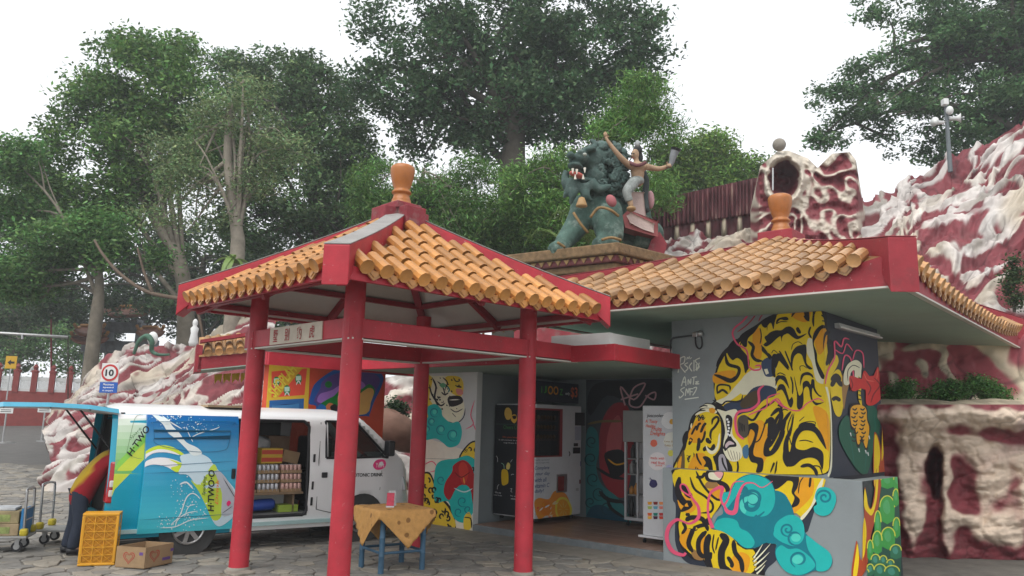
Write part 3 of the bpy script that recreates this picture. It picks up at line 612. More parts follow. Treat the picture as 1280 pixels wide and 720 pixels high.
# --- head
H0 = [0]
bb(zF, [(20, 720), (30, 600), (80, 520), (110, 470), (100, 380), (130, 310), (170, 290), (185, 210), (240, 150), (280, 80), (330, 30), (400, 40), (440, 70), (470, 130), (500, 200), (520, 330), (510, 480), (540, 560), (560, 720)], H0)
bb(zF, [(40, 715), (50, 600), (95, 530), (130, 480), (150, 400), (185, 300), (225, 190), (260, 130), (330, 110), (420, 130), (465, 170), (480, 280), (470, 460), (420, 540), (400, 560), (410, 715)], H0, YE)
bb(zF, [(160, 330), (200, 250), (240, 200), (300, 180), (330, 260), (300, 400), (220, 420), (170, 400)], H0, OR); bb(zF, [(240, 520), (330, 540), (300, 700), (160, 700), (180, 600)], H0, OR); bb(zF, [(50, 600), (90, 520), (120, 500), (120, 690), (60, 700)], H0, pc(90, 74, 46)); bb(zF, [(50, 640), (80, 560), (95, 560), (80, 680)], H0, OR)
bb(zF, [(225, 150), (260, 110), (330, 80), (400, 90), (440, 110), (420, 130), (330, 115), (260, 140)], H0, CR); bb(zF, [(270, 80), (330, 40), (400, 50), (420, 85), (340, 75)], H0, CR); bb(zF, [(360, 90), (395, 75), (425, 100), (410, 130), (375, 125)], H0, OR)
for pts, wd in (([(265, 75), (310, 55), (350, 60)], 1.6), ([(230, 130), (270, 105), (330, 100)], 1.6), ([(240, 175), (270, 140), (260, 200), (300, 150), (300, 190), (340, 150)], 2), ([(190, 340), (215, 290), (240, 250)], 2.6), ([(240, 300), (260, 240), (285, 230)], 3), ([(280, 320), (310, 250), (335, 225)], 3.4), ([(390, 240), (400, 190), (440, 165), (455, 200), (420, 260), (385, 300), (375, 350), (385, 390)], 3), ([(350, 370), (350, 400), (385, 415)], 5), ([(170, 400), (190, 380), (165, 440)], 4), ([(250, 500), (265, 400), (250, 380)], 4.5), ([(280, 420), (310, 370), (325, 300)], 3), ([(310, 500), (330, 470), (370, 490), (400, 470), (410, 430)], 5), ([(160, 610), (150, 540), (165, 600), (210, 510), (215, 560)], 1.8), ([(240, 520), (250, 570), (290, 640)], 2.4), ([(110, 370), (130, 330), (150, 350), (130, 420)], 2), ([(225, 715), (235, 650)], 1.4), ([(255, 715), (250, 660)], 1.4)): bs(zF, pts, wd, H0)
bb(zF, [(300, 560), (340, 550), (385, 590), (400, 700), (370, 715), (350, 660), (310, 650), (330, 610)], H0)
bb(zF, [(330, 440), (345, 500), (390, 530), (440, 500), (465, 430), (470, 330), (455, 350), (440, 440), (400, 495), (360, 480)], H0, CR); bb(zF, [(180, 250), (195, 225), (195, 260), (185, 280)], H0, CR)
bb(zF, [(440, 90), (520, 110), (560, 100), (620, 90), (640, 120), (600, 180), (590, 330), (640, 400), (680, 470), (685, 550), (630, 600), (560, 590), (520, 540), (500, 480), (505, 400), (520, 300), (500, 200), (470, 140)], H0, CR)
bb(zF, [(525, 160), (555, 145), (590, 180), (585, 260), (570, 330), (590, 380), (625, 420), (625, 455), (560, 465), (520, 500), (505, 460), (520, 400), (545, 350), (530, 240)], H0); bb(zF, [(520, 440), (560, 400), (610, 430), (560, 440), (530, 470)], H0, pc(186, 168, 172)); bs(zF, [(470, 200), (500, 240), (510, 320), (490, 400), (505, 480)], 2, H0)
for x, y in ((540, 190), (552, 215), (550, 245), (556, 275), (550, 305), (545, 335), (565, 345)): bb(zF, [(x-9, y-8), (x+8, y-10), (x+10, y+8), (x-7, y+10)], H0, pc(226, 220, 205))
for k in range(5): bs(zF, [(540+30*k, 480+8*k), (560+26*k, 540), (585+18*k, 590)], .8, H0, pc(130, 116, 96))
bb(zF, [(455, 560), (500, 530), (530, 600), (540, 715), (470, 715)], H0, pc(150, 145, 152)); bs(zF, [(490, 560), (500, 620), (540, 700)], 2.4, H0); bs(zF, [(640, 600), (645, 660), (635, 715)], 2.4, H0); bs(zF, [(560, 600), (550, 660)], 1.4, H0)
bb(zF, [(640, 200), (680, 150), (740, 170), (743, 340), (690, 370), (650, 320)], H0, pc(70, 64, 54)); bb(zF, [(690, 470), (743, 440), (743, 560), (700, 560)], H0, pc(60, 100, 130))
for k in range(4): bs(zF, [(655+16*k, 210+10*k), (665+14*k, 260), (655+18*k, 310)], 1.2, H0)
# --- pink smoke on wall
PKD = pc(150, 50, 66)
for z, pts, wd, c in ((z1, [(545, 85), (540, 150), (600, 190), (560, 250), (500, 300), (485, 350), (520, 420), (590, 470), (605, 590)], 2.2, PK), (z1, [(640, 80), (640, 140), (660, 190), (600, 270), (520, 330)], 1.6, PKD), (z1, [(750, 85), (755, 140), (700, 210), (680, 250)], 1.6, PKD), (z1, [(605, 590), (640, 615), (690, 610), (690, 580), (650, 585)], 2, PK),
                       (z3, [(570, 475), (520, 430), (505, 330), (530, 270), (620, 250), (680, 200), (680, 110), (720, 70)], 3.2, PK), (z3, [(600, 295), (680, 260), (740, 230), (750, 160), (840, 130)], 1.6, PK), (z3, [(760, 215), (800, 180), (850, 220), (900, 245)], 2.2, PK),
                       (z4, [(10, 190), (60, 150), (110, 205), (200, 230), (260, 180), (330, 150), (370, 170)], 1.5, PK),
                       (z2, [(430, 720), (450, 620), (500, 520), (500, 400), (550, 440), (570, 380), (610, 385)], 2, PK), (z2, [(500, 460), (560, 490), (590, 420), (635, 470)], 1.5, PK), (z2, [(555, 620), (575, 510), (620, 530), (640, 640), (640, 720)], 1.8, PK), (z2, [(635, 540), (660, 470), (710, 490), (720, 600)], 1.6, PK)): mu.line(z(*pts), wd, c, 5, [0, 2], (.5, .4))
# --- signature
WT = pc(196, 200, 190)
def wl(z, pts, w=1.3): mu.line(z(*pts), w, WT, 4, [0], (1, 1))
wl(z1, [(75, 635), (95, 530)]); wl(z1, [(85, 530), (125, 515), (120, 560), (90, 580), (130, 635)]); wl(z1, [(150, 560), (125, 575), (150, 600), (130, 625)]); wl(z1, [(180, 560), (160, 590), (180, 625)]); wl(z1, [(195, 540), (195, 625)]); wl(z1, [(212, 570), (215, 620), (235, 560)]); wl(z1, [(240, 525), (205, 545), (235, 590), (205, 615)])
wl(z1, [(140, 540), (145, 518), (152, 532), (160, 512), (165, 532), (178, 520)], .8)
wl(z3, [(100, 75), (125, 5), (135, 75)]); wl(z3, [(105, 45), (138, 45)]); wl(z3, [(150, 65), (152, 25), (168, 60), (172, 20)]); wl(z3, [(180, 12), (215, 5)]); wl(z3, [(195, 10), (190, 65)]); wl(z3, [(205, 45), (230, 40), (205, 60), (235, 58)])
wl(z3, [(125, 85), (95, 105), (118, 135), (88, 165), (85, 150)]); wl(z3, [(130, 150), (138, 95), (150, 130), (158, 90)]); wl(z3, [(165, 95), (165, 145)]); wl(z3, [(165, 95), (190, 95)]); wl(z3, [(165, 118), (185, 118)]); wl(z3, [(190, 90), (215, 85), (205, 115), (185, 145)]); wl(z3, [(125, 175), (230, 160)], 1.4)
# --- lower body on the parapet
F = [1]
mu.blob(z5((85, 10), (200, 8), (400, 15), (470, 20), (460, 140), (400, 260), (340, 330), (330, 410), (450, 420), (560, 530), (640, 540), (690, 500), (640, 570), (700, 700), (640, 715), (340, 715), (310, 660), (280, 610), (220, 610), (140, 530), (115, 400), (120, 330), (130, 260), (85, 60)), BK, 4, F)
mu.blob(z5((100, 14), (400, 15), (462, 22), (452, 130), (395, 255), (345, 330), (340, 405), (440, 425), (550, 535), (620, 545), (640, 600), (640, 660), (575, 712), (350, 712), (290, 600), (230, 590), (150, 510), (125, 400), (132, 330), (142, 260), (115, 180)), YE, 4, F)
mu.blob(z5((420, 30), (600, 40), (700, 40), (760, 60), (900, 60), (900, 300), (700, 300), (500, 250)), YE, 4, F)
mu.blob(z6((0, 50), (340, 55), (300, 200), (215, 330), (150, 300), (100, 400), (0, 300)), YE, 4, F)
for q in (z5((120, 200), (200, 180), (240, 260), (200, 300), (140, 280)), z5((130, 480), (160, 400), (200, 420), (180, 540)), z5((260, 480), (300, 430), (320, 600), (280, 590)), z5((480, 600), (540, 560), (600, 600), (570, 700), (480, 700)), z6((190, 60), (270, 60), (270, 180), (150, 300), (130, 280)), z5((330, 100), (400, 90), (420, 190), (340, 200))): mu.blob(q, OR, 4, F)
mu.blob(z5((300, 110), (330, 85), (380, 95), (380, 130), (310, 135)), BR, 4, F); mu.blob(z5((200, 540), (240, 550), (290, 610), (230, 605)), BR, 4, F)
mu.blob(z5((310, 20), (420, 20), (400, 90), (310, 85)), BK, 4, F); mu.blob(z5((330, 30), (410, 40), (395, 80), (330, 70)), CR, 4, F); mu.blob(z5((360, 30), (420, 30), (400, 70)), pc(215, 150, 150), 4, F)
for pts, wd in (([(130, 60), (120, 160), (160, 230), (200, 240), (140, 290)], 8), ([(150, 110), (180, 170), (215, 190)], 7), ([(200, 60), (230, 140), (300, 190), (350, 240), (340, 290), (270, 300)], 3), ([(240, 20), (290, 120), (380, 210), (440, 190)], 3), ([(240, 60), (280, 60), (300, 30)], 4), ([(380, 90), (440, 120), (450, 170), (400, 210)], 6),
                ([(170, 350), (210, 330), (280, 340), (310, 390)], 6), ([(180, 390), (220, 400), (190, 500), (220, 560)], 6), ([(210, 450), (190, 490), (200, 540)], 5), ([(250, 410), (230, 400), (300, 380), (320, 420)], 5), ([(310, 420), (260, 480), (260, 560), (300, 600)], 6), ([(330, 440), (310, 520), (320, 620), (345, 700)], 8), ([(360, 440), (350, 520), (365, 570)], 2), ([(390, 460), (370, 550)], 2),
                ([(400, 440), (440, 480), (410, 560), (420, 660), (490, 700)], 9), ([(440, 470), (430, 540)], 3), ([(490, 480), (500, 560), (540, 620), (550, 700)], 6), ([(450, 590), (480, 640), (470, 660)], 5), ([(340, 560), (335, 610)], 4), ([(170, 310), (200, 310)], 4), ([(150, 360), (170, 400), (145, 440)], 4), ([(320, 330), (330, 380)], 7), ([(510, 500), (560, 530), (640, 540)], 2)): bs(z5, pts, wd, F)
mu.blob(z5((720, 110), (760, 80), (853, 45), (853, 80), (780, 140), (740, 130)), BK, 4, F)
mu.blob(z6((-40, 50), (140, 48), (180, 60), (170, 130), (150, 170), (185, 210), (170, 250), (120, 268), (130, 250), (150, 200), (130, 160), (140, 100), (110, 85), (60, 100), (30, 140), (-30, 100)), BK, 4, F); bs(z6, [(258, 60), (250, 130)], 3, F); bs(z6, [(175, 170), (185, 100), (210, 60)], 1.5, F)
mu.blob(z6((300, 130), (345, 62), (310, 190), (215, 335), (190, 330), (260, 250)), CR, 4, F)
for k, (a, b) in enumerate((((620, 600), (690, 500)), ((620, 625), (745, 495)), ((625, 650), (735, 555)), ((630, 680), (715, 610)), ((640, 705), (705, 640)))):
    mu.line(z5(a, ((a[0]+b[0])/2, (a[1]+b[1])/2+8), b), [3.6, 3, .4], BK, 4, F); mu.line(z5((a[0]+4, a[1]), ((a[0]+b[0])/2, (a[1]+b[1])/2+6), (b[0]-4, b[1]+4)), [2.2, 1.6, .2], pc(225, 215, 180), 4, F)
# teal clouds
def disc(cx, cy, rx, ry, c, z, n=14, only=F): mu.add(z(*[(cx+rx*math.cos(t), cy+ry*math.sin(t)) for t in np.linspace(0, 2*math.pi, n*2)[:-1]]), c, only)
def swirl(cx, cy, r, z, only=F, a0=0, c=TD, w=None, turns=1.6):
    pts = [(cx+r*k*math.cos(a0+t), cy+r*k*.95*math.sin(a0+t)) for k, t in zip(np.linspace(1, .12, 16), np.linspace(0, turns*2*math.pi, 16))]
    mu.line(z(*pts), (w or r*.05), c, 4, only, (.3, .3))
mu.blob(z5((360, 400), (380, 330), (420, 300), (405, 220), (420, 165), (470, 150), (510, 80), (590, 42), (670, 50), (740, 90), (770, 150), (830, 180), (880, 260), (900, 380), (900, 700), (830, 650), (770, 560), (775, 510), (740, 490), (690, 505), (640, 530), (560, 530), (490, 470), (420, 425)), TD, 5, F)
mu.blob(z6((-60, 200), (10, 150), (90, 180), (130, 280), (110, 330), (190, 340), (215, 420), (270, 480), (350, 540), (400, 600), (390, 660), (330, 690), (280, 685), (200, 715), (110, 700), (40, 630), (20, 560), (30, 510), (-60, 470)), TD, 5, F)
mu.blob(z5((405, 220), (420, 168), (470, 155), (515, 85), (590, 48), (665, 55), (735, 95), (765, 170), (760, 250), (720, 310), (660, 325), (640, 310), (600, 345), (540, 320), (515, 260), (520, 190), (590, 160), (560, 120), (500, 200), (440, 270)), TE, 5, F)
mu.blob(z5((520, 190), (570, 165), (640, 165), (655, 220), (620, 250), (580, 235), (590, 200), (570, 300), (530, 290)), TL, 5, F)
mu.blob(z5((360, 400), (380, 350), (440, 332), (510, 350), (535, 400), (590, 430), (630, 490), (610, 530), (560, 528), (490, 470), (420, 425)), TE, 5, F)
mu.blob(z5((760, 410), (790, 350), (853, 320), (900, 330), (900, 470), (830, 500), (790, 470)), TE, 5, F)
mu.blob(z6((10, 430), (60, 340), (130, 312), (190, 340), (215, 400), (205, 480), (150, 520), (80, 500), (30, 470)), TE, 5, F)
mu.blob(z6((25, 560), (60, 515), (110, 540), (180, 540), (260, 600), (285, 660), (200, 712), (110, 700), (50, 640)), TE, 5, F); mu.blob(z6((230, 450), (300, 500), (380, 560), (400, 620), (370, 680), (300, 685), (290, 620), (240, 540)), TE, 5, F)
for cx, cy, r, z, a in ((620, 205, 70, z5, 2.5), (600, 240, 110, z5, .5), (155, 465, 55, z6, 1), (180, 610, 60, z6, 2), (850, 410, 50, z5, 1)): swirl(cx, cy, r, z, F, a)
disc(618, 208, 34, 32, TL, z5); disc(160, 465, 32, 28, TL, z6); disc(170, 610, 36, 30, TL, z6)
mu.blob(z6((285, 190), (310, 135), (370, 130), (420, 170), (425, 230), (390, 300), (340, 320), (290, 300), (278, 260), (300, 240)), TE, 5, F); swirl(350, 195, 55, z6, F, 2.8)
# pink ribbon on the parapet
for pts, wd in (([(205, 190), (145, 150), (140, 110), (175, 120), (215, 200), (255, 260), (255, 330), (200, 370), (150, 355), (110, 345), (60, 390), (45, 470), (80, 550), (150, 580), (172, 565)], [2, 2, 2, 2, 3, 4, 4.6, 3, 2, 4, 5, 5, 5, 4, 3]), ([(350, 400), (320, 300), (330, 180), (380, 135), (415, 135), (405, 200), (425, 245), (455, 200), (490, 100), (560, 90)], [5, 3, 3, 4, 5, 3, 3, 2, 1.5, 1]), ([(425, 240), (450, 290), (500, 290), (520, 190), (560, 110), (620, 100), (680, 130), (750, 88)], [2, 5, 6, 4, 2.5, 1.5, 1.2, .8])): mu.line(z5(*pts), wd, PK, 5, F)
# --- side wall: cream finger, small tiger, teal cloud, flames, red blossom, scales
SD = [2, 3]
mu.blob(z4((470, 400), (475, 320), (520, 260), (560, 290), (650, 200), (700, 200), (735, 260), (740, 350), (700, 480), (660, 640), (610, 640), (560, 580), (500, 480)), GD, 4, SD)
for pts in ([(540, 400), (560, 500), (570, 590)], [(660, 420), (650, 540), (640, 640)], [(700, 240), (710, 340), (690, 440)]): mu.line(z4(*pts), 1, pc(18, 90, 80), 4, SD)
mu.blob(z2((570, 720), (570, 640), (600, 570), (660, 540), (700, 570), (700, 620), (690, 720), (650, 720), (650, 620), (620, 640), (610, 720)), CR, 4, SD); bs(z2, [(600, 700), (600, 620), (640, 580), (690, 600)], 1, SD)
mu.blob(z4((540, 200), (600, 180), (655, 210), (660, 280), (680, 340), (665, 400), (660, 490), (640, 480), (620, 430), (605, 470), (585, 460), (575, 370), (545, 340)), BK, 4, SD); mu.line(z4((620, 200), (605, 130), (610, 60), (600, 0)), 3.4, YE, 4, SD)
mu.blob(z4((548, 215), (600, 190), (648, 215), (655, 290), (670, 350), (655, 470), (640, 460), (620, 400), (605, 450), (590, 440), (580, 360), (552, 320)), FL, 4, SD)
for i in range(9):
    for j in range(2): x0 = 558+j*52+8*math.sin(i*2.3); y0 = 215+i*26; bs(z4, [(x0, y0), (x0+18, y0+10), (x0+30, y0-4)], 1.8, SD)
for i in range(6): bs(z4, [(598, 12+i*28), (618, 18+i*28)], 1.6, SD)
for a in ((545, 375), (600, 480), (645, 490), (660, 505), (668, 395)): mu.line(z4(a, (a[0]+6, a[1]+24)), [1.6, .6], pc(230, 230, 220), 3, SD)
for pts in (((700, 720), (720, 620), (760, 660), (780, 680), (800, 640), (825, 590), (840, 640), (850, 600), (870, 555), (890, 640), (885, 760), (720, 760)),): mu.blob(z2(*pts), RD, 4, SD)
mu.blob(z4((540, 0), (620, 20), (680, 0), (800, 0), (790, 80), (740, 160), (690, 195), (650, 180), (640, 80), (560, 100)), RD, 4, SD)
for pts in ([(700, 10), (740, 60), (700, 120), (680, 180)], [(650, 30), (680, 80), (660, 130)], [(760, 20), (770, 80)], [(545, 10), (560, 60), (545, 100)]): mu.line(z4(*pts), 1.6, pc(120, 22, 26), 4, SD)
for z, pts in ((z2, [(720, 640), (745, 690), (800, 700)]), (z2, [(825, 600), (815, 690)]), (z2, [(870, 570), (850, 700)])): mu.line(z(*pts), 1.1, pc(230, 100, 80), 4, SD)
RO = pc(150, 60, 30)
mu.blob(z4((700, 720), (700, 400), (720, 385), (740, 440), (750, 490), (755, 300), (760, 160), (775, 135), (795, 200), (810, 220), (830, 240), (820, 330), (790, 520), (770, 620), (750, 720)), RO, 4, SD)
mu.blob(z4((704, 720), (704, 420), (718, 392), (735, 450), (742, 540), (728, 640), (720, 720)), YE, 4, SD); mu.blob(z4((752, 540), (758, 300), (762, 180), (772, 145), (785, 220), (790, 330), (775, 440), (760, 540)), YE, 4, SD)
mu.blob(z4((805, 410), (830, 310), (838, 380), (820, 420)), GR, 4, SD)
mu.blob(z6((530, 720), (555, 520), (568, 490), (585, 590), (600, 600), (605, 400), (615, 320), (615, 180), (622, 130), (640, 240), (665, 260), (690, 100), (700, 0), (760, 0), (700, 300), (660, 450), (640, 620), (600, 720)), RO, 4, [1, 3, 2])
mu.blob(z6((540, 720), (560, 560), (570, 505), (580, 600), (565, 720)), YE, 4, [1, 3]); mu.blob(z6((604, 600), (606, 420), (616, 330), (630, 420), (620, 560), (602, 610)), YE, 4, [1, 3]); mu.blob(z6((614, 250), (618, 140), (632, 190), (640, 250), (660, 275), (685, 200), (700, 0), (712, 0), (700, 200), (670, 310), (640, 300)), YE, 4, [3, 2])
SC = [(770, 90, 44, 50), (835, 90, 24, 60), (768, 280, 50, 95), (826, 200, 20, 60), (705, 380, 22, 95), (830, 400, 24, 70), (775, 470, 46, 75), (702, 500, 32, 80), (655, 550, 20, 70), (825, 560, 38, 50), (690, 620, 30, 45), (742, 620, 24, 36), (790, 640, 24, 30), (655, 680, 24, 40), (632, 700, 14, 24), (720, 690, 40, 50), (800, 700, 50, 50)]
mu.add(z6((640, 720), (640, 600), (700, 330), (730, 100), (760, 50), (860, 45), (860, 720)), pc(22, 70, 56), [3])
for i, (cx, cy, rx, ry) in enumerate(SC):
    arcp = [(cx+rx*math.cos(t), cy-ry*.2+ry*.8*math.sin(t)) for t in np.linspace(math.pi, 2*math.pi, 9)]
    mu.add(z6(*arcp, (cx+rx*.95, cy+ry*.7), (cx, cy+ry), (cx-rx*.95, cy+ry*.7)), pc(34, 100, 70) if i > 8 else GR, [3])
    mu.blob(z6((cx-rx*.5, cy-ry*.5), (cx+rx*.1, cy-ry*.7), (cx+rx*.4, cy), (cx, cy+ry*.3), (cx-rx*.5, cy)), pc(70, 150, 90) if i < 9 else pc(60, 130, 110), 4, [3])
    mu.line(z6(*arcp), 1.3, pc(190, 190, 60), 3, [3], (1, 1))
for mb_ in (m_front, m_pfront, m_side, m_pside):
    if mb_.n: mb_.build('mural', VC, sh)
# pink block at the foot of the side wall
MB().slab([G(1087, 712, .0)+np.array([0, 0, -.03]), G(1122, 708, 0)+np.array([0, 0, -.03]), G(1122, 708, 0)+np.array([0, .5, -.03]), G(1087, 712, 0)+np.array([0, .5, -.03])], (0, 0, .14)).build('foot_block', mat('pink_block', (.36, .22, .17), .9, .2, dirt=.3), sh, bevel=.01)

# ================================================================== leopard mural on the white wall
lm, lz = MB(), None
ml = Mural([(corner_px([(-5.45, 0, -.05), (-3.752, 0, -.05), (-3.752, 0, 2.7), (-5.45, 0, 2.7)]), BW(0, 0, 0), -BV, lm)])
def zl(*p): return [(520+x/3, 440+y/3) for x, y in p]
LY = pc(205, 176, 50)
ml.add(zl((0, 310), (270, 395), (270, 700), (0, 700)), pc(206, 200, 186)); ml.line(zl((0, 398), (130, 402), (270, 404)), .7, pc(150, 150, 140), 2)
ml.blob(zl((10, 95), (70, 90), (160, 92), (178, 120), (172, 160), (182, 210), (165, 255), (130, 265), (95, 240), (60, 215), (20, 240)), CR, 4); ml.blob(zl((0, 90), (60, 95), (50, 170), (70, 215), (30, 260), (0, 260)), LY, 4); ml.blob(zl((110, 95), (160, 92), (178, 120), (170, 165), (130, 150)), LY, 4)
ml.line(zl((120, 260), (150, 268), (178, 245), (185, 210)), 1.2, BK, 4); ml.line(zl((50, 120), (60, 160), (90, 200), (110, 190)), 2, BK, 4); ml.blob(zl((120, 170), (165, 165), (175, 190), (130, 205)), BK, 4); ml.line(zl((125, 180), (165, 178)), 1.3, pc(220, 210, 190), 3); ml.line(zl((80, 110), (100, 130), (110, 165)), 1.6, BK, 4); ml.line(zl((110, 120), (125, 140), (120, 150)), 1.8, pc(40, 110, 110), 4)
rl = np.random.default_rng(2)
for pts, wd in (([(60, 95), (75, 130), (70, 170), (85, 205)], 2.2), ([(100, 95), (118, 115), (108, 140)], 1.6), ([(140, 95), (150, 110), (165, 108)], 1.4), ([(150, 128), (172, 132)], 2.2), ([(128, 212), (150, 225), (176, 212)], 1.2), ([(135, 228), (150, 245)], .8), ([(95, 150), (108, 160), (122, 152)], 1.8), ([(20, 110), (35, 140), (25, 180)], 1.6)): ml.line(zl(*pts), wd, BK, 4)
ml.blob(zl((150, 138), (172, 140), (176, 158), (156, 160)), pc(196, 120, 110), 4); ml.blob(zl((88, 122), (104, 116), (112, 128), (98, 134)), pc(90, 150, 110), 4)
for k in range(46):
    x, y = rl.uniform(5, 165), rl.uniform(95, 215); ml.line(zl((x, y), (x+4, y+rl.uniform(3, 8))), rl.uniform(.8, 2.4), BK, 3)
ml.blob(zl((10, 330), (0, 270), (20, 240), (45, 245), (40, 210), (70, 195), (95, 215), (100, 240), (130, 265), (160, 262), (172, 300), (160, 345), (125, 358), (100, 340), (75, 325), (40, 330)), TE, 5)
for cx, cy, r in ((70, 225, 20), (95, 290, 22), (140, 310, 26), (40, 290, 20), (60, 260, 16)): ml.line(zl(*[(cx+r*k*math.cos(t), cy+r*k*math.sin(t)) for k, t in zip(np.linspace(1, .2, 12), np.linspace(1, 9, 12))]), 1.3, TD, 4); ml.add(zl(*[(cx+r*.4*math.cos(t), cy+r*.45*math.sin(t)) for t in np.linspace(0, 6.2, 12)]), TL)
for pts in ([(185, 290), (215, 270), (205, 235), (220, 180)], [(215, 270), (225, 295)], [(20, 430), (60, 410), (80, 440), (50, 450)]): ml.line(zl(*pts), 1.2, PK, 4)
ml.blob(zl((160, 400), (190, 350), (220, 332), (250, 345), (270, 390), (270, 440), (240, 470), (200, 430)), BK, 4); ml.blob(zl((166, 400), (193, 355), (220, 338), (248, 350), (265, 392), (262, 435), (240, 460), (200, 425)), LY, 4)
ml.blob(zl((0, 465), (30, 450), (55, 455), (75, 500), (100, 545), (135, 590), (150, 660), (140, 690), (0, 690)), BK, 4); ml.blob(zl((0, 472), (30, 457), (52, 462), (70, 505), (95, 552), (128, 596), (142, 665), (0, 690)), LY, 4)
ml.blob(zl((70, 560), (70, 450), (90, 410), (150, 400), (200, 390), (255, 440), (262, 500), (240, 540), (225, 560), (215, 600), (180, 640), (140, 620), (120, 560)), TE, 5)
ml.blob(zl((180, 620), (200, 600), (210, 640), (200, 668), (180, 665)), LY, 4); ml.line(zl((180, 620), (205, 625), (208, 660)), 1.4, BK, 4); ml.blob(zl((240, 620), (262, 560), (270, 560), (270, 640), (250, 660)), LY, 4)
for k in range(46):
    x, y = rl.uniform(5, 140), rl.uniform(470, 670)
    if y < 455+(x-40)*1.5 and x > 45: continue
    ml.line(zl(*[(x+7*math.cos(t), y+9*math.sin(t)) for t in np.linspace(rl.uniform(0, 6), rl.uniform(6.5, 9.5), 7)]), 2.1, BK, 3)
for k in range(16): x, y = rl.uniform(185, 255), rl.uniform(350, 440); ml.line(zl(*[(x+6*math.cos(t), y+7*math.sin(t)) for t in np.linspace(rl.uniform(0, 6), rl.uniform(7, 10), 6)]), 1.8, BK, 3)
for k in range(9): x, y = rl.uniform(245, 268), rl.uniform(575, 650); ml.line(zl((x, y), (x+4, y+6)), 1.4, BK, 3)
RD2 = pc(150, 28, 34)
ml.blob(zl((105, 530), (110, 490), (135, 450), (140, 425), (175, 405), (205, 425), (222, 470), (240, 500), (245, 550), (232, 600), (246, 645), (238, 650), (222, 610), (212, 560), (205, 520), (190, 500), (165, 500), (145, 520), (125, 555)), RD2, 4)
ml.blob(zl((160, 430), (175, 412), (192, 428), (196, 460), (180, 500), (165, 470)), pc(176, 50, 40), 4); ml.line(zl((145, 450), (170, 470), (205, 448)), 1.2, pc(90, 16, 20), 4); ml.line(zl((178, 470), (182, 495)), 1.6, pc(200, 140, 60), 3); ml.line(zl((142, 510), (180, 525), (212, 512)), 1.5, pc(170, 200, 200), 4)
for cx, cy, r in ((175, 560, 22), (160, 600, 18), (195, 590, 16), (95, 480, 18), (240, 470, 14)): ml.line(zl(*[(cx+r*k*math.cos(t), cy+r*k*math.sin(t)) for k, t in zip(np.linspace(1, .2, 12), np.linspace(1, 8, 12))]), 1.2, TD, 4)
lm.build('mural', VC, sh)
# back wall of the niche: dark mural with red face, teal waves and a pink tag
nm_ = MB(); mn = Mural([(corner_px([(-3.95, 2.5, .09), (.06, 2.5, .09), (.06, 2.5, 2.72), (-3.95, 2.5, 2.72)]), BW(0, 2.5, 0), -BV, nm_)])
def zn(*p): return [(590+x/2.77, 440+y/2.77) for x, y in p]
mn.add(zn((395, 90), (720, 90), (720, 600), (395, 600)), pc(60, 66, 72)); mn.blob(zn((400, 160), (430, 110), (520, 100), (700, 110), (700, 300), (600, 300), (560, 200), (470, 150), (410, 220)), pc(34, 36, 42), 4)
mn.blob(zn((440, 330), (450, 240), (490, 180), (540, 190), (560, 300), (540, 480), (500, 500), (450, 440)), pc(140, 40, 48), 4); mn.blob(zn((465, 320), (480, 250), (510, 220), (520, 300), (500, 400), (470, 400)), pc(170, 80, 84), 4); mn.line(zn((400, 250), (450, 240), (525, 240)), 3, pc(110, 90, 50), 3)
mn.blob(zn((460, 350), (520, 340), (540, 400), (490, 440), (470, 400)), BK, 4); mn.line(zn((470, 370), (500, 390), (540, 380)), 2, FL, 4)
mn.blob(zn((395, 580), (395, 290), (430, 270), (440, 340), (430, 400), (450, 460), (500, 500), (540, 560), (540, 600), (400, 600)), pc(40, 110, 112), 5); mn.blob(zn((400, 600), (410, 540), (450, 530), (500, 560), (540, 600)), pc(20, 66, 84), 4)
for cx, cy, r in ((415, 310, 22), (412, 370, 26), (420, 440, 26), (440, 490, 26), (470, 540, 26), (410, 520, 20)): mn.line(zn(*[(cx+r*k*math.cos(t), cy+r*k*math.sin(t)) for k, t in zip(np.linspace(1, .2, 12), np.linspace(1, 9, 12))]), 1.6, pc(16, 60, 70), 4)
for pts, wd in (([(440, 480), (470, 510), (530, 520)], 5), ([(470, 500), (480, 540), (530, 575)], 4), ([(430, 400), (480, 430), (530, 440)], 4)): mn.line(zn(*pts), wd, BK, 4)
mn.line(zn((530, 185), (515, 120), (560, 165), (600, 110), (560, 125), (545, 180), (580, 190), (610, 150), (635, 140), (630, 165), (600, 150)), 2, pc(190, 150, 156), 5, taper=(1, 1)); mn.line(zn((515, 165), (575, 145)), 2, pc(190, 150, 156), 4, taper=(1, 1))
nm_.build('mural', VC, sh)
# cable with its junction box and floodlight bracket on the grey wall
cb = thing('cable_bracket', 'small junction box and looped black cable on the grey wall above the signature', 'cable', fv(870, 420, .2))
pp = [fv(x, y, .16) for x, y in z1((20, 420), (30, 380), (100, 365), (190, 355))]; MB().tube(spl(pp, 4, False), .014, 8).build('conduit', mat('grey_conduit', (.05, .055, .06), .5, .1), cb)
pp = [fv(x, y, .15) for x, y in z1((205, 365), (210, 430), (235, 455), (255, 430), (250, 370), (235, 350))]; MB().tube(spl(pp, 5, False), .011, 8).build('cable_loop', DARK, cb); pp = [fv(x, y, .165) for x, y in z1((20, 420), (22, 500), (30, 620))]; MB().tube(spl(pp, 4, False), .011, 8).build('cable', DARK, cb)
c_ = fv(*z1((240, 342))[0], .15); MB().ell(c_, (.05, .05, .05)).build('camera_dome', STEEL, cb, smooth=True); c_ = fv(*z1((205, 350))[0], .17); MB(frameM(c_, BU, BV)).box((-.04, -.03, -.04), (.04, .03, .04)).build('junction_box', STEEL, cb, bevel=.01)
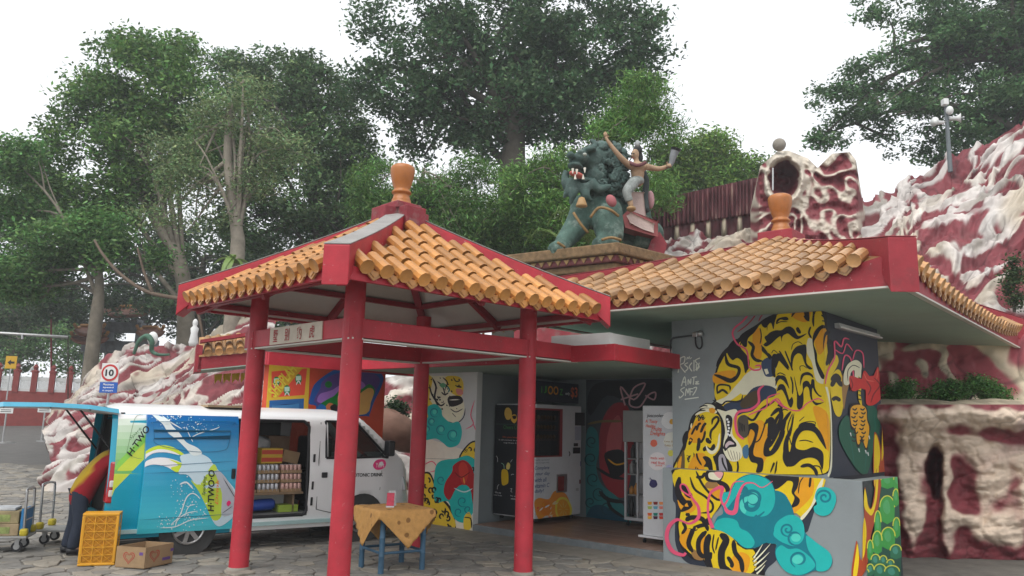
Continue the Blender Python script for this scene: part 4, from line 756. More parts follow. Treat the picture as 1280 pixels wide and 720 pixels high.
# ================================================================== juice vending machine
jm = thing('juice_vending_machine', 'white juice vending machine with black side and orange slices printed on its front', 'vending machine', BW(-3.46, 1.42, .09))
U0, U1, V0, V1, Z0, Z1 = -3.95, -2.98, .73, 2.13, .19, 2.19
MWH = mat('machine_white', (.62, .63, .65), .4, .06, 3, .02, dirt=.12, dirtcol=(.4, .4, .4)); MBK = mat('machine_black', (.022, .024, .03), .35, .2, 3, 0)
MB(BM).box((U0, V0+.02, Z0), (U1, V1, Z1)).build('cabinet', MWH, jm, bevel=.015); MB(BM).box((U0+.01, V0, Z0+.02), (U1-.03, V0+.03, Z1-.02)).build('side_panel', MBK, jm, bevel=.006)
for a in (U0+.1, U1-.1):
    for b in (V0+.15, V1-.15): MB(BM).box((a-.02, b-.02, .125), (a+.02, b+.02, Z0+.01)).lathe([(.038, -.012), (.038, .012)], 12, (a, b, .15)).build('foot', BLACK, jm)
def za(*p): return [(608+x/8.185, 472+y/8.185) for x, y in p]
def zb(*p): return [(608+x/7.2, 560+y/7.2) for x, y in p]
def zc(*p): return [(775+x/6.86, 495+y/6.86) for x, y in p]
def zd(*p): return [(775+x/7.2, 590+y/7.2) for x, y in p]
mw, mk = MB(), MB()
jd = Mural([(corner_px([(U1, V0, Z0), (U1, V1, Z0), (U1, V1, Z1), (U1, V0, Z1)]), BW(U1, 0, 0), BU, mw), (corner_px([(U0, V0, Z0), (U1, V0, Z0), (U1, V0, Z1), (U0, V0, Z1)]), BW(0, V0, 0), -BV, mk)])
ORG, OR2, WHT = pc(240, 140, 20), pc(235, 170, 60), pc(225, 225, 225)
for q, c in ((((430, 500), (470, 450), (560, 460), (600, 400), (640, 385), (720, 420), (760, 540), (740, 640), (650, 655), (560, 600), (470, 640)), pc(222, 130, 40)), (((500, 600), (500, 500), (550, 470), (580, 520), (570, 600)), pc(235, 120, 30)), (((620, 570), (625, 490), (660, 445), (720, 450), (765, 520), (768, 590), (740, 640), (690, 648), (640, 620)), pc(232, 190, 60)), (((636, 565), (640, 500), (668, 465), (715, 472), (748, 530), (750, 590), (728, 630), (690, 638), (650, 610)), ORG)): jd.blob(zb(*q), c, 4, [0])
for k in range(8): a = k*.785; jd.line(zb((692+10*math.cos(a), 552+12*math.sin(a)), (692+48*math.cos(a), 552+76*math.sin(a))), .5, pc(240, 200, 110), 2, [0])
for k in range(14): x, y = rl.uniform(440, 620), rl.uniform(480, 650); jd.line(zb((x, y), (x+rl.uniform(10, 50), y-rl.uniform(5, 40))), rl.uniform(.6, 2), [ORG, pc(225, 190, 150), WHT, pc(210, 60, 60)][k % 4], 3, [0])
jd.add(zb((845, 120), (880, 120), (880, 165), (845, 165)), pc(20, 40, 110), [0]); jd.add(zb((835, 285), (888, 280), (888, 318), (835, 322)), pc(90, 40, 44), [0]); jd.add(zb((805, 360), (830, 360), (830, 385), (805, 385)), pc(150, 150, 150), [0]); jd.add(zb((857, 200), (878, 200), (878, 218), (857, 218)), pc(140, 140, 145), [0]); jd.add(za((905, 500), (1000, 500), (1000, 640), (905, 640)), pc(150, 156, 168), [0]); jd.add(za((975, 685), (1000, 685), (1000, 710), (975, 710)), pc(50, 40, 150), [0]); jd.line(zb((742, 30), (752, 50), (744, 75)), 1.2, BK, 3, [0])
def tface(mb, s, px, py, u, h, w, c, bold=.0, shear=0): text3d(mb, s, fu(px, py, u)+BU*.006, BV, (0, 0, 1), h, c, bold, w, shear)
for i, s in enumerate(('Complete', 'your day', 'with all', 'vitamin C', 'daily!')): x, y = zb((432, 205+52*i))[0]; tface(mw, s, x, y, U1, .075, (.42, .44, .34, .42, .26)[i], pc(60, 80, 120), .01, .2)
for i, s in enumerate(('freshly squeezed', 'from 4 oranges daily')): x, y = zb((432, 118+26*i))[0]; tface(mw, s, x, y, U1, .03, .42, pc(70, 80, 100))
jd.blob(za((180, 370), (195, 310), (230, 302), (262, 340), (262, 400), (235, 435), (200, 430)), BK, 4, [1]); jd.blob(za((184, 370), (198, 316), (230, 308), (257, 342), (257, 398), (233, 430), (203, 425)), pc(230, 170, 80), 4, [1]); jd.blob(za((250, 430), (262, 385), (300, 380), (312, 430), (285, 468)), pc(225, 160, 60), 4, [1]); jd.blob(za((264, 395), (300, 390), (304, 415), (280, 425)), BK, 4, [1])
jd.add(za((100, 470), (335, 475), (335, 485), (100, 480)), pc(50, 70, 60), [1]); jd.blob(zb((138, 200), (190, 205), (198, 300), (180, 328), (140, 328)), pc(240, 170, 30), 4, [1]); jd.blob(zb((178, 160), (195, 130), (214, 150), (205, 190), (182, 190)), pc(240, 190, 110), 4, [1]); jd.line(zb((160, 195), (155, 150), (130, 135)), .6, pc(150, 200, 170), 3, [1])
for q in ([(100, 130), (100, 90), (85, 68)], [(215, 130), (235, 100)], [(220, 245), (235, 235), (250, 240)], [(98, 375), (100, 345), (115, 325)], [(210, 370), (230, 365), (220, 390), (235, 398)]): jd.line(zb(*q), .5, WHT, 3, [1])
def tblk(s, px, py, h, w, c, bold=0, shear=0): text3d(mk, s, fv(px, py, V0)-BV*.006, BU, (0, 0, 1), h, c, bold, w, shear)
for s, (x, y), h, w, c in (('Cheers Cheers', za((175, 525))[0], .07, .5, pc(60, 120, 60)), ('Do you know?', za((170, 618))[0], .035, .42, pc(220, 90, 40)), ('It all comes in every', za((130, 645))[0], .03, .56, WHT), ('cup from fruits', za((178, 675))[0], .03, .42, WHT), ('We use', zb((78, 405))[0], .03, .15, WHT), ('only fruits', zb((68, 430))[0], .03, .2, WHT), ('No sugar', zb((218, 438))[0], .03, .2, WHT), ('added', zb((222, 462))[0], .03, .14, WHT)): tblk(s, x, y, h, w, c)
stuff(mw.build('front_print', VCG, jm)); stuff(mk.build('side_print', VCG, jm))
# window with its red frame, oranges behind glass, slot, screen, keypad
def ubox(x0, y0, x1, y1, d0, d1, nm, m, par, bev=.004):
    a = fu(x0, y1, U1)-BA; b = fu(x1, y0, U1)-BA; return MB(BM).box((U1+d0, a@BV, a[2]), (U1+d1, b@BV, b[2])).build(nm, m, par, bevel=bev)
wx0, wy0 = za((462, 322))[0]; wx1, wy1 = zb((684, 86))[0]
wr = ubox(wx0, wy0, wx1, wy1, -.002, .012, 'window', mat('red_frame', (.3, .03, .03), .4, .1), jm)
ubox(wx0+2.5, wy0+2.5, wx1-6, wy1-2.5, .012, .016, 'window_backing', mat('window_dark', (.05, .012, .012), .5, .1), wr)
a = fu(wx0+4, wy1-6, U1)-BA; b = fu(wx1-8, wy0+6, U1)-BA; FRU = mat('orange_skin', (.55, .2, .02), .45, .2, 8)
for i in range(3):
    for j in range(6):
        MB(BM).ell((U1+.02, a@BV+.06+(b-a)@BV*j/6.5, a[2]+.28+i*.17), (.02, .042, .042), n=10, m=6).build('orange', FRU, wr, smooth=True)
    MB(BM).box((U1+.012, a@BV, a[2]+.215+i*.17), (U1+.03, b@BV, a[2]+.23+i*.17)).build('shelf', mat('shelf_red', (.35, .06, .03), .4, .1), wr)
ubox(wx0+2, wy0+2, wx1-5.5, wy1-2, .046, .05, 'glass', glass_mat('machine_glass', (.02, .02, .025), .35), wr, 0)
x0, y0 = zb((627, 232))[0]; x1, y1 = zb((724, 402))[0]; sl_ = ubox(x0, y0, x1, y1, -.002, .012, 'cup_slot', STEEL, jm); ubox(x0+1.5, y0+3, x1-4, y1-2, .012, .015, 'slot_opening', mat('slot_red', (.22, .03, .025), .5, .3), sl_)
x0, y0 = za((905, 360))[0]; x1, y1 = za((1003, 490))[0]; ubox(x0, y0, x1, y1, -.002, .012, 'screen', BLACK, jm); x0, y0 = zb((778, -5))[0]; x1, y1 = zb((838, 50))[0]; ubox(x0, y0, x1, y1, -.002, .02, 'card_reader', BLACK, jm); x0, y0 = za((893, 670))[0]; x1, y1 = za((930, 702))[0]; ubox(x0, y0, x1, y1, -.002, .02, 'coin_slot', BLACK, jm)
# sign board above the machine
sb = thing('juice_sign', 'dark hanging signboard with orange lettering above the vending machine', 'sign', BW(-3.1, 1.4, 2.25))
a = fu(612, 500, -3.1)-BA; b = fu(729, 487, -3.1)-BA
MB(BM).box((-3.16, .62, 2.24), (-3.10, 2.2, 2.62)).build('board', mat('sign_navy', (.02, .024, .04), .5, .1), sb, bevel=.01)
tt = MB()
for s, v_, z_, h, w, c in (('i', 1.02, 2.40, .12, .03, pc(70, 150, 60)), ('J', 1.10, 2.40, .13, .08, pc(70, 150, 60)), ('OO', 1.22, 2.38, .16, .32, ORG), ('Z', 1.58, 2.38, .12, .10, pc(70, 150, 60)), ('only', 1.76, 2.38, .07, .14, WHT), ('$3', 1.93, 2.33, .22, .22, pc(230, 100, 60))): text3d(tt, s, BW(-3.094, v_, z_), BV, (0, 0, 1), h, c, .02, w)
stuff(tt.build('lettering', VC, sb))
# ================================================================== yoghurt machine and open cabinet
ym = thing('fruit_dessert_machine', 'tall white dessert machine on casters printed with handwritten fruit slogans', 'vending machine', BW(-.3, .85, .09))
MB(BM).box((-.655, .53, .21), (.03, 1.2, 2.17)).build('cabinet', MWH, ym, bevel=.012); MB(BM).box((-.72, .50, .175), (.04, 1.23, .209)).build('base', MWH, ym, bevel=.006)
for a in (-.64, -.03):
    for b in (.56, 1.15): MB(BM).box((a-.012, b-.012, .13), (a+.012, b+.012, .176)).tube([(a-.014, b, .124), (a+.014, b, .124)], .032, 12).build('caster', BLACK, ym)
dm = MB(); dd = Mural([(corner_px([(-.655, .53, .21), (.03, .53, .21), (.03, .53, 2.17), (-.655, .53, 2.17)]), BW(0, .53, 0), -BV, dm)])
for cx, cy, r, c, z in ((320, 560, 75, pc(226, 200, 200), zc), (440, 380, 66, pc(226, 220, 196), zc), (425, 210, 70, pc(206, 214, 224), zc), (445, 220, 22, pc(200, 150, 40), zc), (290, 405, 30, pc(220, 96, 70), zc), (435, 490, 26, pc(226, 200, 80), zc), (425, 625, 34, pc(170, 170, 210), zc), (300, 105, 36, pc(44, 40, 84), zd)): dd.add(z(*[(cx+r*math.cos(t)*(1+.06*math.sin(5*t)), cy+r*1.05*math.sin(t)) for t in np.linspace(0, 6.28, 22)[:-1]]), c)
for pts in ([(255, 60), (300, 70)], [(265, 45), (290, 75)], [(285, 95), (300, 85), (310, 110)]): dd.line(zd(*pts), .7, pc(60, 50, 90), 3)
for i in range(3):
    for j, (dy, cs) in enumerate(((0, 0), (40, 1), (100, 2), (130, 3))):
        c = [pc(200, 140, 40), pc(120, 40, 40), pc(210, 130, 80), pc(150, 170, 90), pc(90, 150, 170), pc(210, 120, 110), pc(200, 90, 40), pc(40, 120, 110), pc(170, 50, 50), pc(220, 160, 60), pc(70, 20, 50), pc(190, 60, 40)][(j*3+i) % 12]
        cx = 268+i*52; cy = 280+dy; dd.add(zd((cx-22, cy-12), (cx+20, cy-12), (cx+16, cy+14), (cx-16, cy+14)), c)
def tpan(s, px, py, h, w, c, bold=0, shear=0): text3d(dm, s, fv(px, py, .53)-BV*.007, BU, (0, 0, 1), h, c, bold, w, shear)
for s, (x, y), h, w, c in (('juscooler', zc((232, 190))[0], .07, .3, pc(40, 40, 44)), ('A Tasty', zc((218, 238))[0], .065, .22, pc(214, 80, 50)), ('Healthy', zc((222, 278))[0], .065, .18, pc(214, 80, 50)), ('Fruits', zc((272, 300))[0], .065, .18, pc(214, 80, 50)), ('Delights', zc((262, 345))[0], .075, .26, pc(214, 80, 50)), ('Less Sugar', zc((382, 400))[0], .035, .24, pc(150, 120, 60)), ('Less Cal', zc((386, 430))[0], .035, .2, pc(150, 120, 60)), ('made with', zc((262, 540))[0], .04, .24, pc(200, 90, 80)), ('real fruit', zc((268, 580))[0], .045, .24, pc(200, 70, 70)), ('juice', zc((305, 605))[0], .035, .12, pc(200, 90, 80))): tpan(s, x, y, h, w, c, .008, .15)
stuff(dm.build('front_print', VCG, ym))
oc = thing('open_dispenser', 'grey metal dispenser with its lower door open and bottles inside beside back wall', 'vending machine', BW(-1.6, 2.2, .09))
GM_ = mat('dispenser_grey', (.34, .34, .33), .45, .1, 4, .03)
u0, u1, v0, v1 = -1.95, -1.2, 1.98, 2.42
MB(BM).box((u0, v0, 1.56), (u1, v1, 2.12)).build('upper_box', GM_, oc, bevel=.012)
f = MB(BM); f.box((u0+.02, v1-.03, .2), (u1, v1, 1.559)); f.box((u1-.03, v0, .2), (u1-.001, v1-.031, 1.559)); f.box((u0+.02, v0+.02, .2), (u1-.031, v1-.031, .25)); f.box((u0+.021, v0+.02, .251), (u0+.06, v0+.06, 1.559)); f.box((u0+.28, v0+.02, .251), (u0+.31, v0+.06, 1.559)); f.build('frame', MWH, oc)
for z_ in (.62, .98, 1.25): MB(BM).box((u0+.062, v0+.05, z_), (u1-.032, v1-.032, z_+.02)).build('shelf', GM_, oc)
for i, (x_, z_, c, h) in enumerate(((-1.85, .26, (.02, .02, .02), .33), (-1.75, .64, (.5, .2, .02), .2), (-1.85, .64, (.5, .22, .03), .14), (-1.84, 1.0, (.3, .3, .3), .22), (-1.76, 1.0, (.06, .06, .06), .2), (-1.55, 1.0, (.05, .06, .06), .22), (-1.45, 1.0, (.1, .1, .1), .2), (-1.82, 1.27, (.05, .05, .05), .24), (-1.5, .26, (.4, .4, .4), .3), (-1.55, 1.27, (.3, .3, .3), .2))):
    MB(BM).lathe([(.04, 0), (.045, .02), (.045, h*.7), (.02, h*.85), (.02, h)], 12, (x_, v0+.14, z_)).build('bottle', mat('bottle_%d' % i, c, .3, .2), oc, smooth=True)
for a in (u0+.08, u1-.06): MB(BM).tube([(a-.015, v0+.06, .13), (a+.015, v0+.06, .13)], .035, 12).box((a-.012, v0+.045, .13), (a+.012, v0+.075, .205)).build('caster', BLACK, oc)

# ================================================================== table
tb = thing('bamboo_table', 'square table with blue bamboo legs and orange patterned cloth inside the gazebo', 'table', G(490, 709))
tc = np.array([-1.445, 10.305]); tdx = np.array([.82, .57]); tdx /= np.linalg.norm(tdx); tdy = np.array([-tdx[1], tdx[0]])
TM = frameM((tc[0], tc[1], 0), (*tdx, 0), (*tdy, 0)); BLU = mat('blue_bamboo', (.045, .105, .17), .5, .25, 6, .1, dirt=.2, dirtcol=(.12, .14, .15))
for a in (-.285, .285):
    for b in (-.285, .285):
        pr = [(.036, -.02)]
        for k in range(3): z_ = .2+k*.22; pr += [(.034, z_-.012), (.039, z_), (.034, z_+.012)]
        MB(TM).lathe(pr+[(.034, .73)], 14, (a, b, 0)).build('leg', BLU, tb, auto=40)
for p, q in (((-.285, -.285), (.285, -.285)), ((.285, -.285), (.285, .285)), ((-.285, .285), (.285, .285)), ((-.285, -.285), (-.285, .285))): MB(TM).tube([(*p, .23), (*q, .23)], .017, 8).build('stretcher', BLU, tb)
MB(TM).box((-.37, -.37, .715), (.37, .37, .742)).build('table_top', BLU, tb, bevel=.01)
cl = thing('tablecloth', 'orange brown patterned cloth draped cornerwise over the bamboo table', 'tablecloth', (tc[0], tc[1], .745))
n = 45; P = np.zeros((n, n, 3)); hd_ = .375
for i in range(n):
    for j in range(n):
        a = (-1+2*i/(n-1))*.60; b = (-1+2*j/(n-1))*.60; x = (a-b)*.7071; y = (a+b)*.7071; ox = max(0, abs(x)-hd_); oy = max(0, abs(y)-hd_); o = ox+oy
        qx = math.copysign(min(abs(x), hd_)+(.012+.05*ox)*(ox > 0), x); qy = math.copysign(min(abs(y), hd_)+(.012+.05*oy)*(oy > 0), y)
        wv = .022*math.sin(a*26+b*5)*min(1, o*5)
        if ox > oy: qx += math.copysign(wv, x)
        elif oy > 0: qy += math.copysign(wv, y)
        P[i, j] = (qx, qy, .748-o*.97+.004*math.sin(9*x)*math.sin(8*y)*(o == 0))
CLOTH = mat('orange_cloth', (.52, .28, .09), .9, .18, 14, .35, 60, dirt=.4, dirtcol=(.28, .13, .04), dscale=9, dots=(7, .2, (.14, .06, .02)))
o = MB(TM).grid(P).build('cloth', CLOTH, cl, smooth=True); s_ = o.modifiers.new('thick', 'SOLIDIFY'); s_.thickness = .004
mh = thing('menu_holder', 'small acrylic menu stand with pink card on the patterned tablecloth', 'menu stand', (tc[0], tc[1]-.05, .75))
c = np.array([tc[0]-.04, tc[1]-.12, .752]); MB(frameM(c, (.95, .3, 0), (-.3, .95, 0))).box((-.05, -.03, 0), (.05, .03, .02)).build('base', mat('acrylic', (.6, .62, .65), .15, .02), mh)
for k, (a, co) in enumerate(((0, (.5, .05, .09)), (.5, (.45, .45, .45)))):
    M_ = frameM(c+np.array([.03*k, .02*k, .02]), (math.cos(a), math.sin(a), 0), (-math.sin(a), math.cos(a), 0)); M_ = M_@Matrix.Rotation(-.12-.15*k, 4, 'X')
    MB(M_).box((-.045, -.003, 0), (.05, .003, .16+.03*k)).build('card', mat('card_%d' % k, co, .35, .3, 30, 0), mh)

# ================================================================== van
vd = ray(1957, 563); VX = np.array([vd[0], vd[1], 0]); VX /= np.linalg.norm(VX); VY = np.array([-VX[1], VX[0], 0])
VO = G(233, 692)-VX*0-VY*.02
VM = frameM(VO, VX, VY)
def vs_px(x, y, yy=0.): return PL(x, y, VO+VY*yy, VY)
def vloc(wp): d = np.asarray(wp)-VO; return np.array([d@VX, d@VY, d[2]])
van = thing('delivery_van', 'white delivery van with blue water graphics, sliding door and tailgate open', 'van', VO+VX*1.2+VY*.85)
XR, XF, WV = -1.06, 3.5, 1.70
def ctop(x): return float(np.interp(x, [XR, -.9, 2.25, 2.5, 3.22, 3.36, 3.46, XF], [1.88, 1.93, 1.93, 1.87, 1.26, 1.14, 1.0, .66]))
def cside(z, x=0.):
    y = float(np.interp(z, [.24, .34, .5, .9, 1.08, 1.2, 1.5, 1.75, 1.86, 1.93], [.05, .02, .0, -.012, -.006, .012, .06, .105, .17, .36])); return y+float(np.interp(x, [XR, -.85, 2.9, 3.3, XF], [.06, 0, 0, .10, .3]))
xs_ = sorted(set(np.round(np.concatenate([np.arange(XR, XF, .07), [XF, .56, 1.66, 1.86, 2.06]]), 3))); zr = [.24, .30, .36, .42, .49, .56, .63, .70, .77, .84, .91, .98, 1.05, 1.12, 1.19, 1.26, 1.33, 1.40, 1.47, 1.54, 1.61, 1.68, 1.74, 1.79, 1.84, 1.88, 1.91, 1.93]
def vcol(x, z):
    w_ = np.array(pc(206, 210, 206)); t = np.array(pc(0, 132, 158)); l = np.array(pc(160, 190, 40)); g_ = np.array(pc(110, 160, 90))
    if x > .56: return w_
    return w_ if z > 1.85 else t
nx, nz = len(xs_), len(zr); rows = []
for side in (0, 1):
    R_ = np.zeros((nz, nx, 3))
    for j, x in enumerate(xs_):
        tp = ctop(x)
        for i, z in enumerate(zr):
            zz = min(z, tp); y = cside(zz, x); y = max(y, 0)+min(0, y); 
            if z > tp: y = cside(tp, x)+.3*(z-tp)
            zz += .0
            R_[i, j] = (x, y if side == 0 else WV-y, zz)
    rows.append(R_)
AX = (0., 2.56)
def snap(R_):
    for j in range(nx):
        for i in range(nz):
            for ax in AX:
                dx, dz = R_[i, j, 0]-ax, R_[i, j, 2]-.33; d = math.hypot(dx, dz)
                if .30 < d < .385 and dz > -.1: R_[i, j, 0] = ax+dx/d*.375; R_[i, j, 2] = .33+dz/d*.375
for R_ in rows: snap(R_)
def inwell(x, z): return any(math.hypot(x-a, z-.33) < .372 for a in AX)
def inwin(x, z): return 1.27 < z < 1.79 and 1.93 < x < 2.98-(z-1.27)*1.05+.03
def indoor(x, z): return .56 < x < 1.66 and .42 < z < 1.79
vb = MB(VM); wv_ = MB(VM)
for side, R_ in enumerate(rows):
    off = side*nz*nx
    for i in range(nz-1):
        for j in range(nx-1):
            cx = R_[i:i+2, j:j+2, 0].mean(); cz = R_[i:i+2, j:j+2, 2].mean(); x0 = (xs_[j]+xs_[j+1])/2; z0 = (zr[i]+zr[i+1])/2
            if inwell(cx, cz) or inwin(x0, z0) or (side == 0 and indoor(x0, z0)): continue
            if zr[i] >= max(ctop(xs_[j]), ctop(xs_[j+1])): continue
            q = [R_[i, j], R_[i, j+1], R_[i+1, j+1], R_[i+1, j]]
            if side: q = q[::-1]
            vb.add(q, [(0, 1, 2, 3)], tuple(vcol(x0, z0)))
# roof, bonnet, windscreen bridge the two sides
for j in range(nx-1):
    a, b = xs_[j], xs_[j+1]
    def rp(x, s): tp = ctop(x); y = cside(tp, x)+.3*max(0, 0); y = R0_[-1][j if x == a else j+1][1]; y = y+(WV-2*y)*s; return (x, y, tp+.055*math.sin(math.pi*s)*(1 if x < 2.4 else .6))
    R0_ = rows[0]; gl = 2.52 < (a+b)/2 < 3.2
    for k in range(8):
        q = [rp(a, k/8), rp(b, k/8), rp(b, (k+1)/8), rp(a, (k+1)/8)]
        (wv_ if gl else vb).add(q, [(0, 1, 2, 3)], tuple(pc(206, 210, 206)))
fr = rows[0][:, -1]; 
vb.add([(XF, .3, .26), (XF, WV-.3, .26), (XF, WV-.3, .63), (XF, .3, .63)], [(0, 1, 2, 3)], tuple(pc(206, 210, 206)))
# rear frame, underside
for s_ in (0, 1):
    y0 = .06 if s_ == 0 else WV-.06; y1 = .22 if s_ == 0 else WV-.22
    vb.hexa([(XR, min(y0, y1), .42), (XR+.05, min(y0, y1), .42), (XR+.05, max(y0, y1), .42), (XR, max(y0, y1), .42), (XR+.1, min(y0+.12*(1-2*s_), y1+.1*(1-2*s_)), 1.86), (XR+.15, min(y0+.12*(1-2*s_), y1+.1*(1-2*s_)), 1.86), (XR+.15, max(y0+.12*(1-2*s_), y1+.1*(1-2*s_)), 1.86), (XR+.1, max(y0+.12*(1-2*s_), y1+.1*(1-2*s_)), 1.86)], tuple(pc(26, 28, 30)))
body = vb.build('body', mat('van_paint', vc=True, rough=.3, var=.03, scale=2, bump=0, spec=.5, coat=.4, dirt=.12, dirtcol=(.3, .29, .27), dscale=2), van)
md_ = body.modifiers.new('weld', 'WELD'); md_.merge_threshold = .002; sharp(body.data, 40)
GLS = glass_mat('van_glass', (.015, .02, .02), .45)
wv_.build('windscreen', GLS, van, smooth=True)
INT = mat('van_interior_grey', (.13, .13, .127), .8, .15, 3, .1); INTD = mat('van_interior_dark', (.05, .05, .05), .8, .15)
fl = MB(VM).box((XR+.03, .05, .40), (1.72, WV-.05, .455)).build('floor', INT, van); MB(VM).box((XR+.1, WV-.13, .456), (1.75, WV-.10, 1.75)).build('inner_lining', INT, van); MB(VM).box((XR+.15, .25, 1.79), (2.3, WV-.25, 1.80)).build('headlining', INT, van)
for s_ in (0, 1):  # wheel wells
    for ax in AX: MB(VM).tube([(ax, (.03 if s_ == 0 else WV-.03), .33), (ax, (.32 if s_ == 0 else WV-.32), .33)], .378, 24).build('wheel_arch', INTD, van)
MB(VM).box((XR+.05, .12, .22), (3.3, WV-.12, .39)).build('chassis', mat('underbody', (.012, .012, .012), .9, .2), van)
for ax in AX:
    for s_ in (0, 1):
        y0 = .03 if s_ == 0 else WV-.03; d_ = 1 if s_ == 0 else -1
        w_ = MB(VM).tube([(ax, y0+d_*.01, .33), (ax, y0-d_*.0, .33), (ax, y0+d_*.17, .33)], [.29, .325, .325], 32).build('wheel', DARK, van, auto=40)
        r2 = MB(VM); r2.tube([(ax+.2*math.cos(t), y0-d_*.012, .33+.2*math.sin(t)) for t in np.linspace(0, 2*math.pi, 33)], .016, 6)
        for k in range(7):
            t = k*2*math.pi/7; r2.bar((ax+.05*math.cos(t), y0-d_*.022, .33+.05*math.sin(t)), (ax+.195*math.cos(t), y0-d_*.016, .33+.195*math.sin(t)), .055, .02, up=(0, 1, 0))
        r2.tube([(ax, y0-d_*.03, .33), (ax, y0, .33)], .05, 14); r2.build('rim', STEEL, w_)
# front door window, pillar trims, mirror, lamps
def wpoly(pts, yoff): return [(x, max(0, cside(z, x))+yoff, z) for x, z in pts]
wp_ = [(1.90, 1.10), (2.98, 1.10), (2.98, 1.14), (2.42, 1.70), (1.90, 1.70)]
MB(VM).slab(wpoly([(1.93, 1.26), (2.96, 1.26), (2.44, 1.79), (1.93, 1.79)], .022), (0, .006, 0)).build('window', GLS, van)
MB(VM).slab([(x, WV-max(0, cside(z, x))-.022, z) for x, z in [(1.93, 1.26), (2.96, 1.26), (2.44, 1.79), (1.93, 1.79)]], (0, -.006, 0)).build('window', GLS, van)
tr = MB(VM)
for p, q in ((0, 1), (1, 2), (2, 3), (3, 0)):
    P_ = [(1.92, 1.25), (2.98, 1.25), (2.42, 1.80), (1.92, 1.80)]; tr.tube(wpoly([P_[p], P_[q]], -.001), .02, 6)
tr.tube(wpoly([(2.30, 1.26), (2.28, 1.78)], .0), .012, 6); tr.build('window_trim', BLACK, van)
for sg_ in (0, 1): MB(VM).slab([(x, (y_+.012) if sg_ == 0 else WV-y_-.012, z) for x, y_, z in wpoly([(2.95, 1.25), (3.12, 1.25), (2.56, 1.83), (2.40, 1.83)], -.006)], (0, .02 if sg_ == 0 else -.02, 0)).build('windscreen_pillar', mat('pillar_white_%d' % sg_, (.6, .62, .6), .3, .04, bump=0, coat=.4), van, bevel=.006)
SEAM = mat('seam', (.04, .04, .04), .8, .1)
for pts in ([(1.84, 1.78), (1.80, 1.2), (1.80, .5), (2.12, .42)], [(2.86, 1.05), (2.84, .75)]): MB(VM).tube([(x, max(0, cside(z, x))-.004, z) for x, z in pts], .006, 5).build('panel_seam', SEAM, van)
rub = MB(VM); dp = [(.57, .43), (1.60, .43), (1.65, .48), (1.65, 1.72), (1.58, 1.79), (.57, 1.79)]
for p, q in zip(dp, dp[1:]): rub.tube([(p[0], max(0, cside(p[1]))+.008, p[1]), (q[0], max(0, cside(q[1]))+.008, q[1])], .024, 8)
rub.build('door_seal', BLACK, van); MB(VM).bar((XR+.12, -.004, .335), (2.15, -.004, .335), .05, .05).build('sill', mat('sill_blue', (.35, .5, .5), .4, .1), van)
MB(VM).bar((-.62, .0, 1.05), (.52, .0, 1.05), .02, .035).build('door_rail', BLACK, van)
for z_ in (.62, .85, 1.25): MB(VM).box((1.70, -.015, z_-.06), (1.735, .0, z_+.06)).build('door_latch', BLACK, van, bevel=.006)
MB(VM).box((1.85, -.03, .96), (1.94, .01, 1.04)).build('door_handle', BLACK, van, bevel=.01)
MB(VM).box((2.86, -.20, 1.28), (2.98, -.03, 1.52)).box((2.88, -.05, 1.30), (2.93, .08, 1.36)).build('mirror', BLACK, van, bevel=.025)
tl = MB(VM).hexa([(XR-.005, .03, .70), (XR+.15, -.012, .70), (XR+.15, .2, .70), (XR-.005, .2, .70), (XR+.02, .045, 1.22), (XR+.13, .004, 1.22), (XR+.13, .2, 1.22), (XR+.02, .2, 1.22)]).build('tail_lamp', mat('red_lens', (.35, .01, .015), .15, .1, bump=0, spec=.6), van, bevel=.02)
for z_ in (.78, .90): MB(VM).box((XR+.02, -.010, z_), (XR+.12, .015, z_+.085)).build('lens', mat('clear_lens', (.6, .6, .6), .15, .1), tl, bevel=.015)
MB(VM).hexa([(3.33, .04, .72), (3.5, .26, .72), (3.48, .4, .72), (3.3, .2, .72), (3.28, .07, .95), (3.42, .24, .95), (3.38, .4, .95), (3.2, .2, .95)]).build('headlamp', mat('headlamp', (.6, .6, .62), .1, .1), van, bevel=.02)
MB(VM).box((XR-.1, .08, .36), (XR+.12, WV-.08, .50)).build('bumper', mat('bumper_teal', (.03, .22, .27), .4, .1), van, bevel=.03)
MB(VM).box((2.0, .2, .5), (2.5, WV-.2, 1.0)).box((2.0, .25, 1.0), (2.12, .75, 1.55)).box((2.0, .95, 1.0), (2.12, 1.45, 1.55)).build('seat', INTD, van, bevel=.05); MB(VM).box((2.85, .12, .7), (3.2, WV-.12, 1.08)).build('dashboard', INTD, van, bevel=.05)
MB(VM).tube([(2.72+.05*math.sin(t), .45+.18*math.cos(t), 1.1+.18*math.sin(t)) for t in np.linspace(0, 6.283, 20)], .014, 6).build('steering_wheel', BLACK, van)
